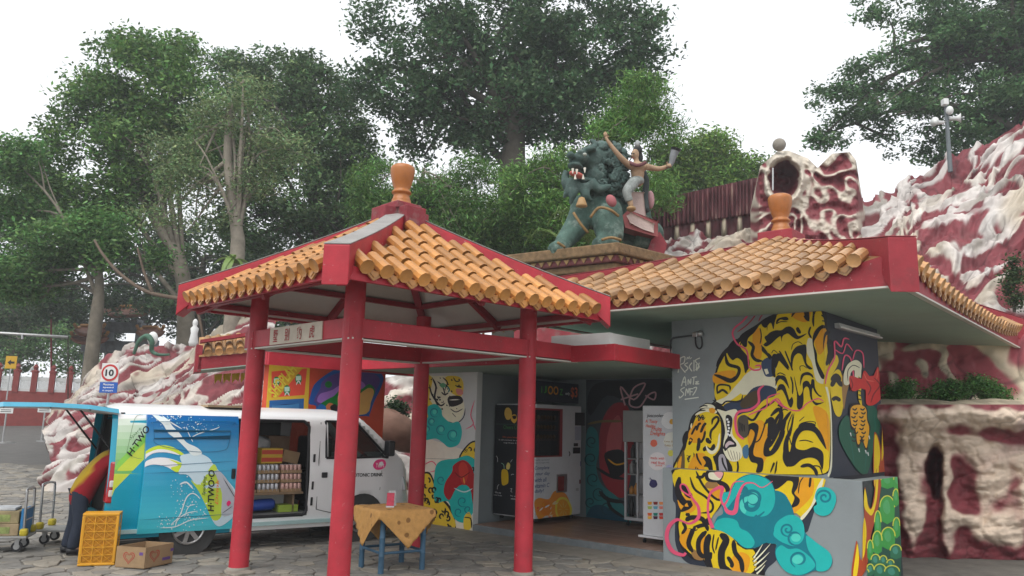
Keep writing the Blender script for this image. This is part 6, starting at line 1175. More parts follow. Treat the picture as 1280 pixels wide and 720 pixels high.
WHR, CRR, RDR, PKR = np.array((.56, .53, .50)), np.array((.47, .40, .29)), np.array((.165, .034, .042)), np.array((.36, .20, .20))
def worley(p):
    p = np.asarray(p, float); i = np.floor(p).astype(int); f1 = np.full(len(p), 9.); f2 = np.full(len(p), 9.)
    for dx in (-1, 0, 1):
        for dy in (-1, 0, 1):
            for dz in (-1, 0, 1):
                c = i+np.array([dx, dy, dz]); h = _perm[_perm[_perm[c[:, 0] & 255]+(c[:, 1] & 255)]+(c[:, 2] & 255)]; q = c+.5+_grad[h]*.42; d = np.linalg.norm(q-p, axis=1); m1 = d < f1
                f2 = np.where(m1, f1, np.minimum(f2, d)); f1 = np.where(m1, d, f1)
    return f1, f2
def rock_sheet(name, P, freq, amp, seed, white=WHR, red=RDR, thr=.18, fine=.1, edge=None, aniso=(1, 1, 1), flow=1.):
    h, w_ = P.shape[:2]; N_ = normals(P); q = P.reshape(-1, 3)*freq*np.array(aniso); fd = np.array([-.6, -.4, -.7]); fd /= np.linalg.norm(fd); q = q-(1-flow)*(q@fd)[:, None]*fd+seed*13.7
    wq = np.stack([fbm(q*.55+5.1, 2), fbm(q*.55+9.7, 2), fbm(q*.55+31.3, 2)], 1); qq = q+wq*1.0
    r1 = np.exp(-(noise(qq)*2.7)**2); r2 = np.exp(-(noise(qq*2.0+7)*2.7)**2); r3 = fbm(qq*3.5, 3)
    big = fbm(q*.35+3, 2)
    hgt = r1*.45+r2*.25*(.4+.6*r1)+r3*.22+big*1.5
    w1, w2 = worley(qq*np.array([1.5, 1.5, 2.2])); hgt = hgt-.30*w1+.10*np.minimum(w2-w1, .25); w3, w4 = worley(qq*4.5); hgt = hgt-.10*w3
    msk = sstep(thr-.06, thr+.08, r1*.62+r2*.38*(.35+.65*r1)+.30*noise(q*.8+50)-.40)
    D_ = amp*(hgt-.3)
    if edge is not None: D_ = D_*edge.reshape(-1)
    pink = np.clip(.5+noise(q*1.3+80), 0, 1)[:, None]*.18
    wc = white[None]*(1-pink)+PKR[None]*pink; cm = sstep(-.1, .4, noise(q*.5+22))[:, None]; wc = wc*(1-cm*.7)+CRR[None]*cm*.7; dm_ = sstep(.25, .55, fbm(q*.9+90, 3))[:, None]; wc = wc*(1-dm_*.5)+np.array((.14, .12, .08))[None]*dm_*.5
    wc = wc*(.86+.30*fbm(qq*1.7+60, 3))[:, None]; rc = red[None]*(1+.35*noise(q*3)[:, None]); C = rc*(1-msk[:, None])+wc*msk[:, None]
    C = C*(1-.45*sstep(.10, .02, w2-w1)[:, None]*sstep(-.1, .3, noise(q*.7+33))[:, None])*(.88+.24*np.clip(w3, 0, 1))[:, None]
    P2 = P.reshape(-1, 3)+N_.reshape(-1, 3)*D_[:, None]
    return rock_obj(name, P2.reshape(h, w_, 3), np.clip(C, .005, .8).reshape(h, w_, 3), ROCK)
def px_sheet(x0, x1, nx_, ny_, top, bot, Yt, Yb, prof=lambda t: t):
    P = np.zeros((ny_, nx_, 3)); xs = np.linspace(x0, x1, nx_)
    for j, x in enumerate(xs):
        a = D(x, bot(x), Yb(x)); b = D(x, top(x), Yt(x))
        for i in range(ny_):
            t = i/(ny_-1); k = prof(t); P[i, j] = (a[0]+(b[0]-a[0])*t, a[1]+(b[1]-a[1])*k, a[2]+(b[2]-a[2])*t)
    ns = 16; sk = np.zeros((ns, nx_, 3))      # foot down to the ground
    for i in range(ns): sk[i] = P[0]; sk[i, :, 1] -= .5*(1-i/ns); sk[i, :, 2] = -.25+(P[0, :, 2]+.25)*i/ns
    return np.concatenate([sk, P])
I = lambda xs, ys: (lambda x: float(np.interp(x, xs, ys)))
# the big hillside behind the shop
hs_top = I([760, 800, 830, 900, 945, 1000, 1060, 1085, 1112, 1135, 1160, 1185, 1200, 1235, 1280, 1330, 1480], [315, 300, 296, 288, 280, 268, 240, 243, 222, 208, 204, 192, 188, 178, 160, 130, 100])
P = px_sheet(760, 1480, 460, 290, hs_top, I([760, 1480], [470, 470]), I([760, 1080, 1480], [25, 24, 23]), I([760, 1050, 1120, 1480], [19, 18, 15.6, 15.0]), lambda t: t**1.1)
hill = rock_sheet('hillside', P, 1.3, .46, 1, thr=.215, flow=.42); struct(hill)
# wall of rock under the eave on the right
P = px_sheet(1075, 1500, 240, 130, I([1000, 1500], [408, 400]), I([1000, 1500], [640, 640]), I([1000, 1500], [13.9, 13.6]), I([1000, 1500], [13.2, 13.0]))
rb = rock_sheet('rock_wall', P, .75, .22, 2, white=CRR*1.6, red=RDR*1.7, thr=.26); tag(rb, 'red and cream painted rock wall behind the clipped bushes under the eave', 'rock wall')
# nearer grotto with ledge, hollow and bulging folds
nx_, ny_ = 240, 240; X_ = np.linspace(1096, 1480, nx_); Yp = np.linspace(506, 745, ny_); P = np.zeros((ny_, nx_, 3)); C = np.zeros((ny_, nx_, 3))
gx, gy = np.meshgrid(X_, Yp); q0 = np.stack([gx.ravel()/38, gy.ravel()/38, np.zeros(gx.size)], 1); wob = (fbm(q0, 3)*8).reshape(gx.shape); wob2 = (fbm(q0+40, 3)*6).reshape(gx.shape); ax_, ay_ = gx+wob, gy+wob2
bl = [(1190, 520, 95, 11), (1141, 578, 20, 38), (1201, 559, 28, 12), (1243, 569, 30, 16), (1238, 602, 19, 19), (1254, 659, 32, 25), (1186, 663, 9, 33), (1141, 649, 11, 36), (1203, 651, 20, 9), (1183, 592, 6, 30), (1330, 525, 90, 12), (1320, 580, 30, 24), (1345, 650, 26, 40), (1400, 580, 40, 40), (1410, 680, 34, 34), (1290, 610, 16, 30), (1150, 545, 26, 12)]
fld = np.zeros_like(gx)
for cx, cy, rx, ry in bl: fld = fld+np.exp(-(((ax_-cx)/rx)**2+((ay_-cy)/ry)**2)*.75)*1.15
fld = 1-np.exp(-fld*1.35)
cave = np.clip(1.2-((ax_-1168)/11)**2-((ay_-590)/33)**2, 0, 1); cave = np.maximum(cave, np.clip(1.1-((ax_-1318)/16)**2-((ay_-650)/40)**2, 0, 1)*.7)
ledge = sstep(512, 530, gy); outw = .26*sstep(.0, 1., fld)-.75*cave+.5*sstep(570, 515, gy)-.15*sstep(640, 745, gy)*0
fine = (fbm(np.stack([gx.ravel()/14, gy.ravel()/14, np.ones(gx.size)], 1), 4)*.03+noise(np.stack([gx.ravel()/60, gy.ravel()/9+gx.ravel()/70, np.ones(gx.size)*5], 1))*.035).reshape(gx.shape)
wg1, wg2 = worley(np.stack([ax_.ravel()/30, ay_.ravel()/22, np.ones(gx.size)*2.3], 1)); wg3, _w = worley(np.stack([ax_.ravel()/11, ay_.ravel()/8, np.ones(gx.size)*4.3], 1)); fine = fine-(.10*wg1-.05*np.minimum(wg2-wg1, .3)+.03*wg3).reshape(gx.shape)+.07; crk = (1-.25*sstep(.09, .02, wg2-wg1)*sstep(-.1, .3, noise(q0*.8+33))).reshape(gx.shape)*(.84+.3*wg3).reshape(gx.shape)
for i in range(ny_):
    for j in range(nx_):
        Y = 12.35-outw[i, j]-fine[i, j]+.0012*max(0, X_[j]-1150)*0; P[i, j] = D(X_[j], Yp[i], Y)
mm = sstep(.46, .70, fld+.22*noise(q0*1.5+9).reshape(gx.shape))[..., None]*(1-sstep(.15, .4, cave))[..., None]
pk = sstep(.1, .7, noise(q0*.7+70).reshape(gx.shape))[..., None]; cream = (CRR*1.15+np.array((.07, .03, .05)))*(1-.5*pk)+np.array((.34, .19, .21))*.5*pk
C = RDR*1.2*(1+.3*noise(q0*3+3).reshape(gx.shape)[..., None])*(1-mm)+cream*mm; C = np.clip(C*crk[..., None], .004, .8)
# close the top of the ledge back to the wall
top = np.zeros((26, nx_, 3)); ct = np.zeros((26, nx_, 3))
for j in range(nx_):
    a = P[0, j]; 
    for i in range(26): t = 1-i/25; top[i, j] = (a[0]*(1+t*.02), a[1]+t*(13.6-a[1]), a[2]+.10*math.sin(t*3)+.10*t*noise(np.array([[X_[j]/30., t*3, 1.]]))[0]); ct[i, j] = CRR*1.0 if noise(np.array([[X_[j]/20., t*3, 8.]]))[0] > -.1 else CRR*.7
P = np.concatenate([top[:-1], P]); C = np.concatenate([ct[:-1], C])
P = P[::-1]; C = C[::-1]
gr = rock_obj('rock_grotto', P, C, ROCK); tag(gr, 'cream and maroon painted rock grotto with dark arched hollow beside the shop', 'rock')
# arch rock with its cave on the hill crest
nx_, ny_ = 130, 120; X_ = np.linspace(938, 1084, nx_); ty = I([930, 938, 950, 972, 985, 1010, 1022, 1040, 1062, 1070, 1078, 1086], [282, 262, 208, 189, 188, 198, 210, 192, 190, 200, 250, 290])
P = np.zeros((ny_, nx_, 3)); C = np.zeros((ny_, nx_, 3)); q0 = []
for j, x in enumerate(X_):
    for i in range(ny_):
        t = i/(ny_-1); q0.append((x/24., (ty(x)+(312-ty(x))*(1-t))/24., 3.))
q0 = np.array(q0).reshape(nx_, ny_, 3).transpose(1, 0, 2).reshape(-1, 3); w1 = np.stack([fbm(q0*.6, 2), fbm(q0*.6+8, 2), q0[:, 2]*0], 1); rg = np.exp(-(noise(q0+w1)*2.0)**2).reshape(ny_, nx_); rg2 = (fbm(q0*2, 3)).reshape(ny_, nx_)
for j, x in enumerate(X_):
    for i in range(ny_):
        t = i/(ny_-1); y = ty(x)+(312-ty(x))*(1-t); cav = max(0, 1.15-((x-980-4*rg2[i, j])/19)**2-((y-225)/24)**2); e_ = min(1, min(j, nx_-1-j)/10.); ring = math.exp(-((math.hypot((x-980)/23, (y-224)/29)-1)/.16)**2)
        P[i, j] = D(x, y, 22.2-.35*rg[i, j]-.15*rg2[i, j]+1.2*min(1, cav)-.4*ring+(1-e_)*1.3+.8*t); wt = float(sstep(.72, .86, rg[i, j]*.85+ring*.5-cav*.6+.5*max(0, t-.86)*7)); C[i, j] = np.clip(RDR*1.1*(1-wt)+(CRR*.6+WHR*.4)*wt, .01, .8)
ar = rock_obj('rock_arch', P, C, ROCK); tag(ar, 'maroon and cream rock arch with a cave hollow on the hill crest', 'rock')
# stone ball on its top
bl_ = MB().ell(D(974, 181, 22.4), (.2, .2, .2), n=16, m=10).build('stone_ball', CONC, None, smooth=True); tag(bl_, 'pale stone ball on top of the rock arch', 'ball'); rd_ = MB().tube([D(966, 238, 20.6), D(966, 210, 20.6)], .025, 8).build('metal_rod', STEEL); tag(rd_, 'thin upright metal rod in front of the cave hollow', 'rod')
# drip wall along the crest
nx_, ny_ = 200, 50; X_ = np.linspace(806, 950, nx_); P = np.zeros((ny_, nx_, 3)); C = np.zeros((ny_, nx_, 3))
for j, x in enumerate(X_):
    yt = np.interp(x, [806, 850, 945], [258, 243, 222]); yb = np.interp(x, [806, 945], [312, 300]); f_ = abs(math.sin(x*.62+.8*math.sin(x*.21)))
    for i in range(ny_):
        t = i/(ny_-1); y = yb+(yt-yb)*t; nz_ = noise(np.array([[x/9, t*3, 2.]]))[0]; low = 1 if t < .42 else 0
        P[i, j] = D(x, y, 25.5+1.0*(j/nx_)*0-.22*f_*(1-low)-(.5*max(0, math.sin(x*.32+1)) if low else 0)*math.sin(min(1, t/.42)*3.14)-.1*nz_)
        wt = float(sstep(.3, .6, math.sin(x*.32+1)-abs(t-.2)*1.5)) if low else float(sstep(.55, .9, f_*.5+nz_*.5)*.5); C[i, j] = np.clip(np.array((.12, .036, .042))*(1+.5*nz_)*(1-wt)+CRR*.7*wt, .01, .8)
dw = rock_obj('crest_wall', P, C, ROCK); tag(dw, 'dark maroon wall with vertical drip folds along the hill crest', 'wall')
# rockery behind the van
rk_top = I([60, 84, 105, 140, 165, 185, 200, 225, 250, 280, 310, 345, 420, 520], [520, 494, 470, 448, 436, 444, 436, 428, 424, 408, 398, 396, 420, 440])
P = px_sheet(64, 345, 280, 160, rk_top, I([64, 100, 345], [575, 585, 585]), I([64, 345], [26, 24]), I([64, 120, 345], [19.5, 18.5, 18.5]), lambda t: t**1.1)
rk = rock_sheet('rockery', P, 1.6, .32, 6, white=WHR*.9, thr=.24, flow=.5); tag(rk, 'cream and red draped rockery rising behind the delivery van', 'rock')
# hill behind painted wall / between
P = px_sheet(470, 545, 60, 60, I([460, 545], [468, 470]), I([460, 545], [600, 600]), I([400, 600], [21, 21]), I([400, 600], [18.5, 18.5])); r3_ = rock_sheet('rock_outcrop', P, 1.0, .4, 8, thr=.12); tag(r3_, 'white and red rock seen between painted panel and gazebo pillar', 'rock')
o = MB().ell(D(492, 537, 17.0), (.75, .5, .38), np.array(Matrix.Rotation(.45, 3, 'Y')), 20, 12).build('boulder', mat('brown_boulder', (.20, .115, .085), .85, .3, 3, .5, 8), None, smooth=True); tag(o, 'smooth brown boulder beyond the front of the van', 'boulder')
for v in o.data.vertices: v.co += Vector(rng.normal(0, .02, 3))

# ================================================================== lion statue and rider
SY = 16.5
def sp(px, py, dY=0.): return D(px, py, SY+dY)
def sr(r): return r*SY*1.03/FPX
def clay(name, ells, m, parent, voxel=.035, tubes=()):
    mb = MB()
    for e in ells: mb.ell(sp(e[0], e[1], e[2]), (sr(e[3]), sr(e[5] if len(e) > 5 else e[3]), sr(e[4])), np.array(Matrix.Rotation(math.radians(e[6]), 3, 'Y')) if len(e) > 6 else None, 14, 10)
    for pts, rd in tubes: mb.tube(spl([sp(*p) for p in pts], 5, False), np.interp(np.linspace(0, 1, (len(pts)-1)*5+1), np.linspace(0, 1, len(rd)), [sr(r) for r in rd]), 10)
    me = mb.mesh(name); o = bpy.data.objects.new(name, me); COL.objects.link(o); r = o.modifiers.new('r', 'REMESH'); r.mode = 'VOXEL'; r.voxel_size = voxel; sm = o.modifiers.new('s', 'SMOOTH'); sm.factor = .6; sm.iterations = 3
    dg = bpy.context.evaluated_depsgraph_get(); m2 = bpy.data.meshes.new_from_object(o.evaluated_get(dg)); bpy.data.objects.remove(o); m2.materials.clear(); m2.materials.append(m); m2.shade_smooth(); q = bpy.data.objects.new(name, m2); return link(q, None, parent)
TEAL = mat('weathered_teal_paint', (.06, .11, .09), .85, .6, 3.5, 1., 9, dirt=1., dirtcol=(.25, .31, .27), dscale=3.0); MANE = mat('dark_green_mane', (.045, .08, .07), .75, .5, 5, .7, 14, dirt=.8, dirtcol=(.13, .17, .155), dscale=6)
li = thing('lion_statue', 'large green stone lion statue with curled mane and open mouth on pedestal', 'statue', sp(750, 318))
# e: px, py, dY, rx, ry(vertical), rdepth, tilt
clay('body', [(748, 262, 0, 31, 26, 34), (780, 272, .5, 36, 30, 36), (803, 293, .7, 28, 20, 32), (730, 262, -.1, 18, 20, 22), (758, 268, -.3, 21, 22, 24)], TEAL, li, .04,
     [([(731, 262, -.1), (722, 280, -.25), (711, 295, -.45), (703, 305, -.6)], [19, 16, 13, 11]), ([(704, 307, -.6), (696, 311, -.8), (688, 312, -.9)], [11, 10, 7]), ([(758, 268, -.4), (761, 284, -.55), (763, 300, -.65)], [21, 19, 16]), ([(763, 302, -.66), (752, 306, -.85), (744, 307, -.95)], [15, 12, 8]), ([(800, 296, .1), (815, 303, .0), (829, 309, -.1)], [20, 14, 9])])
hdp = clay('head', [(742, 203, -.3, 24, 21, 24), (724, 200, -.7, 13, 8, 15, -8), (713, 194, -.95, 5, 4.5, 7), (719, 208, -.85, 10, 4, 11, 8), (731, 228, -.6, 13, 5, 14, 10), (746, 222, -.45, 13, 14, 16), (735, 188, -.75, 11, 4, 8, -12), (726, 192, -.85, 6, 4, 8)], MANE, li, .026)
for k, (x, y) in enumerate(((716, 213), (721, 214), (731, 212), (719, 222), (729, 222))): MB().tube([sp(x, y-2 if k < 3 else y+2, -1.12), sp(x, y+4 if k < 3 else y-4, -1.14)], [sr(1.8), sr(.4)], 6).build('tooth', mat('tooth_%d' % k, (.6, .58, .5), .5, .1), hdp)
clay('tongue', [(722, 219, -.95, 8, 3.5, 7, 14), (716, 217, -1.05, 5, 3, 5, 18)], mat('tongue_red', (.38, .09, .07), .6, .2), hdp, .02)
MB().ell(sp(731, 193, -1.08), (sr(2.6), sr(2), sr(2.0))).build('eye', mat('eye_white', (.30, .33, .29), .4, .1), hdp, smooth=True)
mn_ = clay('mane', [(758, 216, .05, 24, 32, 30), (745, 236, -.1, 22, 14, 20), (764, 238, -.05, 16, 14, 22), (752, 190, .1, 20, 12, 24)], MANE, li, .04, [([(716, 224, -.75), (710, 238, -.8), (704, 248, -.75)], [6, 5, 2]), ([(722, 228, -.8), (717, 242, -.85), (713, 256, -.8)], [6, 5, 2]), ([(732, 230, -.8), (732, 244, -.85), (740, 252, -.8)], [6, 6, 2]), ([(738, 226, -.75), (748, 236, -.75), (764, 232, -.7)], [7, 6, 3]), ([(744, 186, -.1), (749, 180, -.1), (752, 174, -.1)], [6, 4, 1]), ([(708, 214, -.6), (706, 228, -.65), (708, 240, -.6)], [5, 5, 2])])
rc = np.random.default_rng(11)
for k in range(110):   # curls of the mane
    th = rc.uniform(0, 2*math.pi); rr = math.sqrt(rc.uniform(.12, 1)); x, y = 760+24*rr*math.cos(th), 216+34*rr*math.sin(th)
    if x < 748 and y < 232: continue
    dY = .05-1.15*math.sqrt(max(0, 1-rr*rr))*.55; c = sp(x, y, dY-.12); s_ = sr(rc.uniform(3.2, 5))
    pts = [c+np.array([s_*q_*math.cos(t_), -.035*q_*0-.05*(1-q_), s_*q_*math.sin(t_)]) for q_, t_ in zip(np.linspace(1, .15, 9), np.linspace(th, th+7.5, 9))]
    MB().tube(pts, np.linspace(.055, .04, 9), 6).build('curl', MANE, mn_, smooth=True)
for k in range(64):    # wavy strands over the mane
    x0, y0 = rc.uniform(740, 778), rc.uniform(182, 240)
    if x0 < 750 and y0 < 232 and y0 > 190: continue
    a0 = math.atan2(y0-214, x0-735); L0 = rc.uniform(8, 16); pts = [sp(x0+q_*L0*math.cos(a0)+3*math.sin(q_*7+k), y0+q_*L0*math.sin(a0)+7*q_*q_+3*math.cos(q_*6+k), -.62+.5*((x0-745)/40)**2+.35*q_) for q_ in np.linspace(0, 1, 8)]
    MB().tube(pts, np.linspace(.075, .02, 8), 6).build('strand', MANE, mn_, smooth=True)
GOLD = mat('gold_trim', (.24, .15, .06), .7, .35, 8, .3, dirt=.4)
for pts in ([(717, 266, -.9), (726, 280, -1.0), (735, 291, -.9)], [(738, 272, -1.0), (748, 260, -1.05), (762, 262, -1.15), (773, 270, -1.0)], [(752, 300, -1.2), (764, 297, -1.25), (776, 300, -1.1)], [(697, 303, -1.2), (706, 309, -1.1)]): MB().tube(spl([sp(*p) for p in pts], 4, False), .03, 7).build('harness_strap', GOLD, li, smooth=True)
MB().lathe([(.02, .2), (.06, .18), (.09, .1), (.12, .02), (.12, 0), (.05, -.02)], 14, sp(727, 258, -1.1)).build('bell', mat('brass_bell', (.36, .22, .09), .6, .3, dirt=.4), li, smooth=True)
MB().ell(sp(764, 251, -.95), (sr(6), .08, sr(8)), np.array(Matrix.Rotation(-.5, 3, 'Y')), 14, 8).build('rosette', mat('rose_paint', (.32, .10, .11), .7, .25, dirt=.3), li, smooth=True)
PKS = mat('pale_saddle', (.46, .36, .33), .75, .25, 5, .3, dirt=.5, dirtcol=(.2, .1, .09), dscale=5); SRED = mat('saddle_red', (.25, .07, .07), .75, .25, 5, .3)
def panel(pts, dy, th, m, nm, par): return MB().slab([sp(x, y, dy) for x, y in pts], (0, th, 0)).build(nm, m, par, bevel=.03)
panel([(780, 270), (786, 264), (822, 277), (821, 294), (806, 290), (783, 283)], -.62, .5, SRED, 'saddle_cloth', li); panel([(785, 270), (789, 266), (817, 280), (816, 289), (804, 285), (788, 279)], -.66, .1, PKS, 'saddle_panel', li); panel([(789, 241), (804, 241), (807, 270), (801, 272), (790, 266)], -.3, .6, PKS, 'saddle_seat', li); MB().ell(sp(813, 250, .1), (sr(5), sr(7), sr(12)), n=14, m=10).build('saddle_back', mat('rose_back', (.40, .22, .23), .7, .2), li, smooth=True)
# rider
rd2 = thing('rider_statue', 'bare chested stone rider seated on the lion with raised arm and horn', 'statue', sp(797, 268))
RSK = mat('rider_skin', (.36, .24, .15), .75, .3, 6, .3, dirt=.6, dirtcol=(.17, .11, .08), dscale=6)
clay('body', [(797, 209, -.45, 11, 7, 8), (797, 217, -.42, 8.5, 9, 7), (797, 226, -.4, 8.5, 7, 8), (794, 193, -.45, 5, 7, 5.5)], RSK, rd2, .02,
     [([(796, 205, -.45), (795, 198, -.45)], [3.6, 3.2]), ([(788, 208, -.5), (779, 200, -.7), (770, 190, -.8), (761, 178, -.85), (757, 171, -.85)], [4.6, 3.8, 3.2, 2.4, 2]), ([(806, 208, -.5), (815, 210, -.4), (824, 211, -.3), (831, 209, -.2), (836, 207, -.15)], [4.6, 3.8, 3.2, 2.6, 2.4]), ([(792, 228, -.5), (785, 238, -.8), (787, 250, -.85), (789, 258, -.85)], [6, 5, 3.8, 3])])
clay('trousers', [(796, 226, -.42, 9.5, 6, 9)], mat('grey_trousers', (.20, .22, .21), .75, .45, 8, .4), rd2, .022, [([(793, 227, -.5), (785, 237, -.82), (784, 243, -.86), (787, 252, -.86)], [7.5, 6.5, 5.5, 4.6])])
clay('hair', [(797, 188, -.38, 6, 7, 6.5), (800, 197, -.34, 4, 7, 4), (797, 180, -.4, 3, 4, 3)], mat('black_hair_paint', (.018, .02, .02), .6, .2), rd2, .02)
MB().ell(sp(797, 179, -.6), (.05, .03, .07), n=10, m=8).build('crest', mat('crest_grey', (.3, .32, .32), .6, .2), rd2, smooth=True)
for dx in (-1.8, .8): MB().ell(sp(791.4+dx, 192, -.555), (.02, .012, .014)).build('eye', BLACK, rd2)
MB().ell(sp(790.4, 194.5, -.57), (.014, .03, .026)).build('nose', RSK, rd2, smooth=True); MB().ell(sp(791, 197.5, -.55), (.03, .012, .01)).build('mouth', mat('lip', (.3, .06, .05), .6), rd2)
GAR = mat('garland_maroon', (.14, .05, .055), .75, .4, 9, .3)
for k in range(11): MB().ell(sp(788+k*1.8, 203.5+3.2*math.sin(k*.314), -.62-.04*math.sin(k*.3)), (.045, .04, .04), n=8, m=6).build('garland_bead', GAR, rd2, smooth=True)
for f_ in range(4): MB().tube([sp(755.5+f_*1.1, 171, -.85), sp(755+f_*1.1, 166-(f_ in (1, 2))*1.2, -.85)], [.016, .011], 6).build('finger', RSK, rd2, smooth=True)
MB().tube([sp(758, 173, -.85), sp(761, 170, -.9)], [.017, .012], 6).build('thumb', RSK, rd2, smooth=True)
for f_ in range(4): MB().tube([sp(834+f_*1.1, 205, -.3), sp(836+f_*1.0, 208, -.36), sp(835+f_*1.0, 209, -.2)], .015, 6).build('finger', RSK, rd2, smooth=True)
MB().tube([sp(833, 206.5, -.1), sp(834, 203, -.32)], .017, 6).build('thumb', RSK, rd2, smooth=True)
hn = thing('horn', "curved grey horn held out in the rider's hand", 'horn', sp(838, 206)); HG = mat('grey_horn', (.16, .17, .18), .6, .3)
MB().tube(spl([sp(831, 211, -.15), sp(838, 206, -.15), sp(841, 197, -.15), sp(844, 188, -.15)], 5, False), np.linspace(.03, .10, 16), 12).build('tube', HG, hn, smooth=True); MB().tube([sp(843.8, 188.5, -.15), sp(844.8, 185.5, -.16)], [.10, .12], 12).build('bell_mouth', BLACK, hn)
MB().ell(sp(789, 261, -.9), (.10, .13, .06), n=12, m=8).build('boot', mat('boot_gold', (.30, .19, .09), .7, .35), rd2, smooth=True)
MB().tube(spl([sp(803, 212, -.15), sp(808, 226, -.1), sp(806, 246, -.1), sp(807, 264, -.2)], 4, False), np.linspace(.05, .09, 13), 8).build('sash', mat('dark_sash', (.03, .04, .04), .8, .2), rd2, smooth=True)
# pedestal: stepped, corner towards us
pe = thing('statue_pedestal', 'stepped stone pedestal with mossy gilt cornice under the lion', 'pedestal', sp(770, 420))
pc0 = sp(772, 320, -1.75); pdx = np.array([math.cos(math.radians(146)), math.sin(math.radians(146)), 0]); pdy = np.array([math.cos(math.radians(40)), math.sin(math.radians(40)), 0])
MOSS = mat('mossy_gilt', (.16, .10, .05), .85, .5, 9, .6, 14, dirt=.7, dirtcol=(.04, .04, .02), dscale=8); MAR = mat('maroon_stone', (.13, .035, .04), .8, .35, 6, .3, 14, dirt=.5, dirtcol=(.16, .10, .06), dscale=6)
zt = sp(772, 302, -1.75)[2]
def tier(ins, z0, z1, m, nm, La=3.4, Lb=2.2):
    o_ = pc0.copy(); o_[2] = 0; a = o_+pdx*ins+pdy*ins; q = [a, a+pdy*(Lb-2*ins), a+pdy*(Lb-2*ins)+pdx*(La-2*ins), a+pdx*(La-2*ins)]; return MB().hexa([np.array([k[0], k[1], z0]) for k in q]+[np.array([k[0], k[1], z1]) for k in q]).build(nm, m, pe, bevel=.03)
tier(0, zt-.22, zt, MOSS, 'cornice'); tier(.1, zt-.36, zt-.221, MAR, 'tier'); tier(.2, zt-.50, zt-.361, MOSS, 'tier'); tier(.3, zt-.64, zt-.501, MAR, 'tier'); tier(.42, zt-.74, zt-.641, WHITEP, 'tier'); tier(.52, 0, zt-.741, REDW, 'shaft')
for (dv, L_) in ((pdx, 3.4), (pdy, 2.2)):
    nn = int(L_/.2); out = np.cross(dv, (0, 0, 1)); out = out if out[1] < 0 else -out
    for lvl, ins, z_, s_ in ((0, .1, zt-.29, .055), (1, .3, zt-.57, .055)):
        for k in range(nn-1): c = np.array([pc0[0], pc0[1], 0])+(pdx+pdy)*ins+dv*(.12+k*.2); c[2] = z_; c = c+out*.005; MB().slab([c-dv*.07+(0, 0, .05), c+dv*.07+(0, 0, .05), c-np.array([0, 0, .055])], out*.02).build('ornament', GOLD, pe)
panel([(805, 330), (826, 326), (832, 305), (824, 292), (814, 300)], -.3, .5, REDW, 'side_block', pe)
# ================================================================== trees and planting
BARK = mat('grey_bark', (.16, .14, .11), .9, .35, 3, .6, 12, dirt=.5, dirtcol=(.06, .055, .04), dscale=2); BARKD = mat('dark_bark', (.07, .06, .048), .9, .35, 3, .6, 12)
def leaf_mat(nm, c): return mat(nm, vc=True, rough=.55, var=.25, scale=.5, bump=0, spec=.3, trans=.28)
LEAF = leaf_mat('leaves', 0)
def leaf_mesh(name, C, N_, size, aspect, base, var, seed, droop=.2, per=16):
    """C centres (n,3); N_ preferred up axis; one folded diamond leaf each"""
    r = np.random.default_rng(seed); n_ = len(C)
    a = r.normal(size=(n_, 3)); a[:, 2] = a[:, 2]*.5-droop; a /= np.linalg.norm(a, axis=1)[:, None]
    u = N_+r.normal(0, .55, (n_, 3)); b = np.cross(u, a); b /= np.linalg.norm(b, axis=1)[:, None]+1e-9; nn = np.cross(a, b)
    s = size*r.uniform(.6, 1.35, n_)[:, None]; L_, W_ = s, s*aspect
    V = np.stack([C-a*L_*.5, C+b*W_*.5-nn*s*.1, C+a*L_*.5-nn*s*.12, C-b*W_*.5-nn*s*.1], 1).reshape(-1, 3)
    me = bpy.data.meshes.new(name); me.vertices.add(len(V)); me.vertices.foreach_set('co', V.reshape(-1).astype(np.float32)); F = np.arange(n_*4, dtype=np.int32); me.loops.add(n_*4); me.loops.foreach_set('vertex_index', F); me.polygons.add(n_); me.polygons.foreach_set('loop_start', np.arange(0, n_*4, 4, dtype=np.int32)); me.update(calc_edges=True)
    k = r.uniform(1-var, 1+var, (n_, 1))*np.repeat(r.uniform(.6, 1.5, (n_//per+1, 1)), per, 0)[:n_]; h = r.uniform(-.25, .25, (n_, 1)); col = np.asarray(base)[None]*k; col[:, 0:1] *= 1+h; col = np.repeat(np.concatenate([np.clip(col, .004, .5), np.ones((n_, 1))], 1), 4, 0)
    at = me.color_attributes.new('Col', 'FLOAT_COLOR', 'POINT'); at.data.foreach_set('color', col.reshape(-1).astype(np.float32)); me.materials.append(LEAF); return me
def crown_points(blobs, n_, seed, clump=.55, per=26, flat=.6):
    r = np.random.default_rng(seed); vol = np.array([b[1][0]*b[1][1]*b[1][2] for b in blobs])**.75; nc = max(8, n_//per); ids = r.choice(len(blobs), nc, p=vol/vol.sum()); cs = []; out = []
    d = r.normal(size=(nc, 3)); d /= np.linalg.norm(d, axis=1)[:, None]; rad = r.uniform(.35, 1.0, nc)**.55
    ctr = np.array([blobs[i][0] for i in ids]); R_ = np.array([blobs[i][1] for i in ids]); c = ctr+d*R_*rad[:, None]*(1+.28*noise(d*2.3+ids[:, None]*3.1)[:, None]); c = c[noise(c*(.55 if clump > .3 else 3.)+seed) > -.17]; nc = len(c); d = d[:nc]
    cl = clump*r.uniform(.6, 1.5, nc); P = np.repeat(c, per, 0)+np.clip(r.normal(size=(nc*per, 3)), -1.5, 1.5)*np.repeat(cl, per)[:, None]*np.array([1, 1, flat])*.55
    nn = np.repeat(d*.5+np.array([0, 0, .9]), per, 0); return P, nn, c
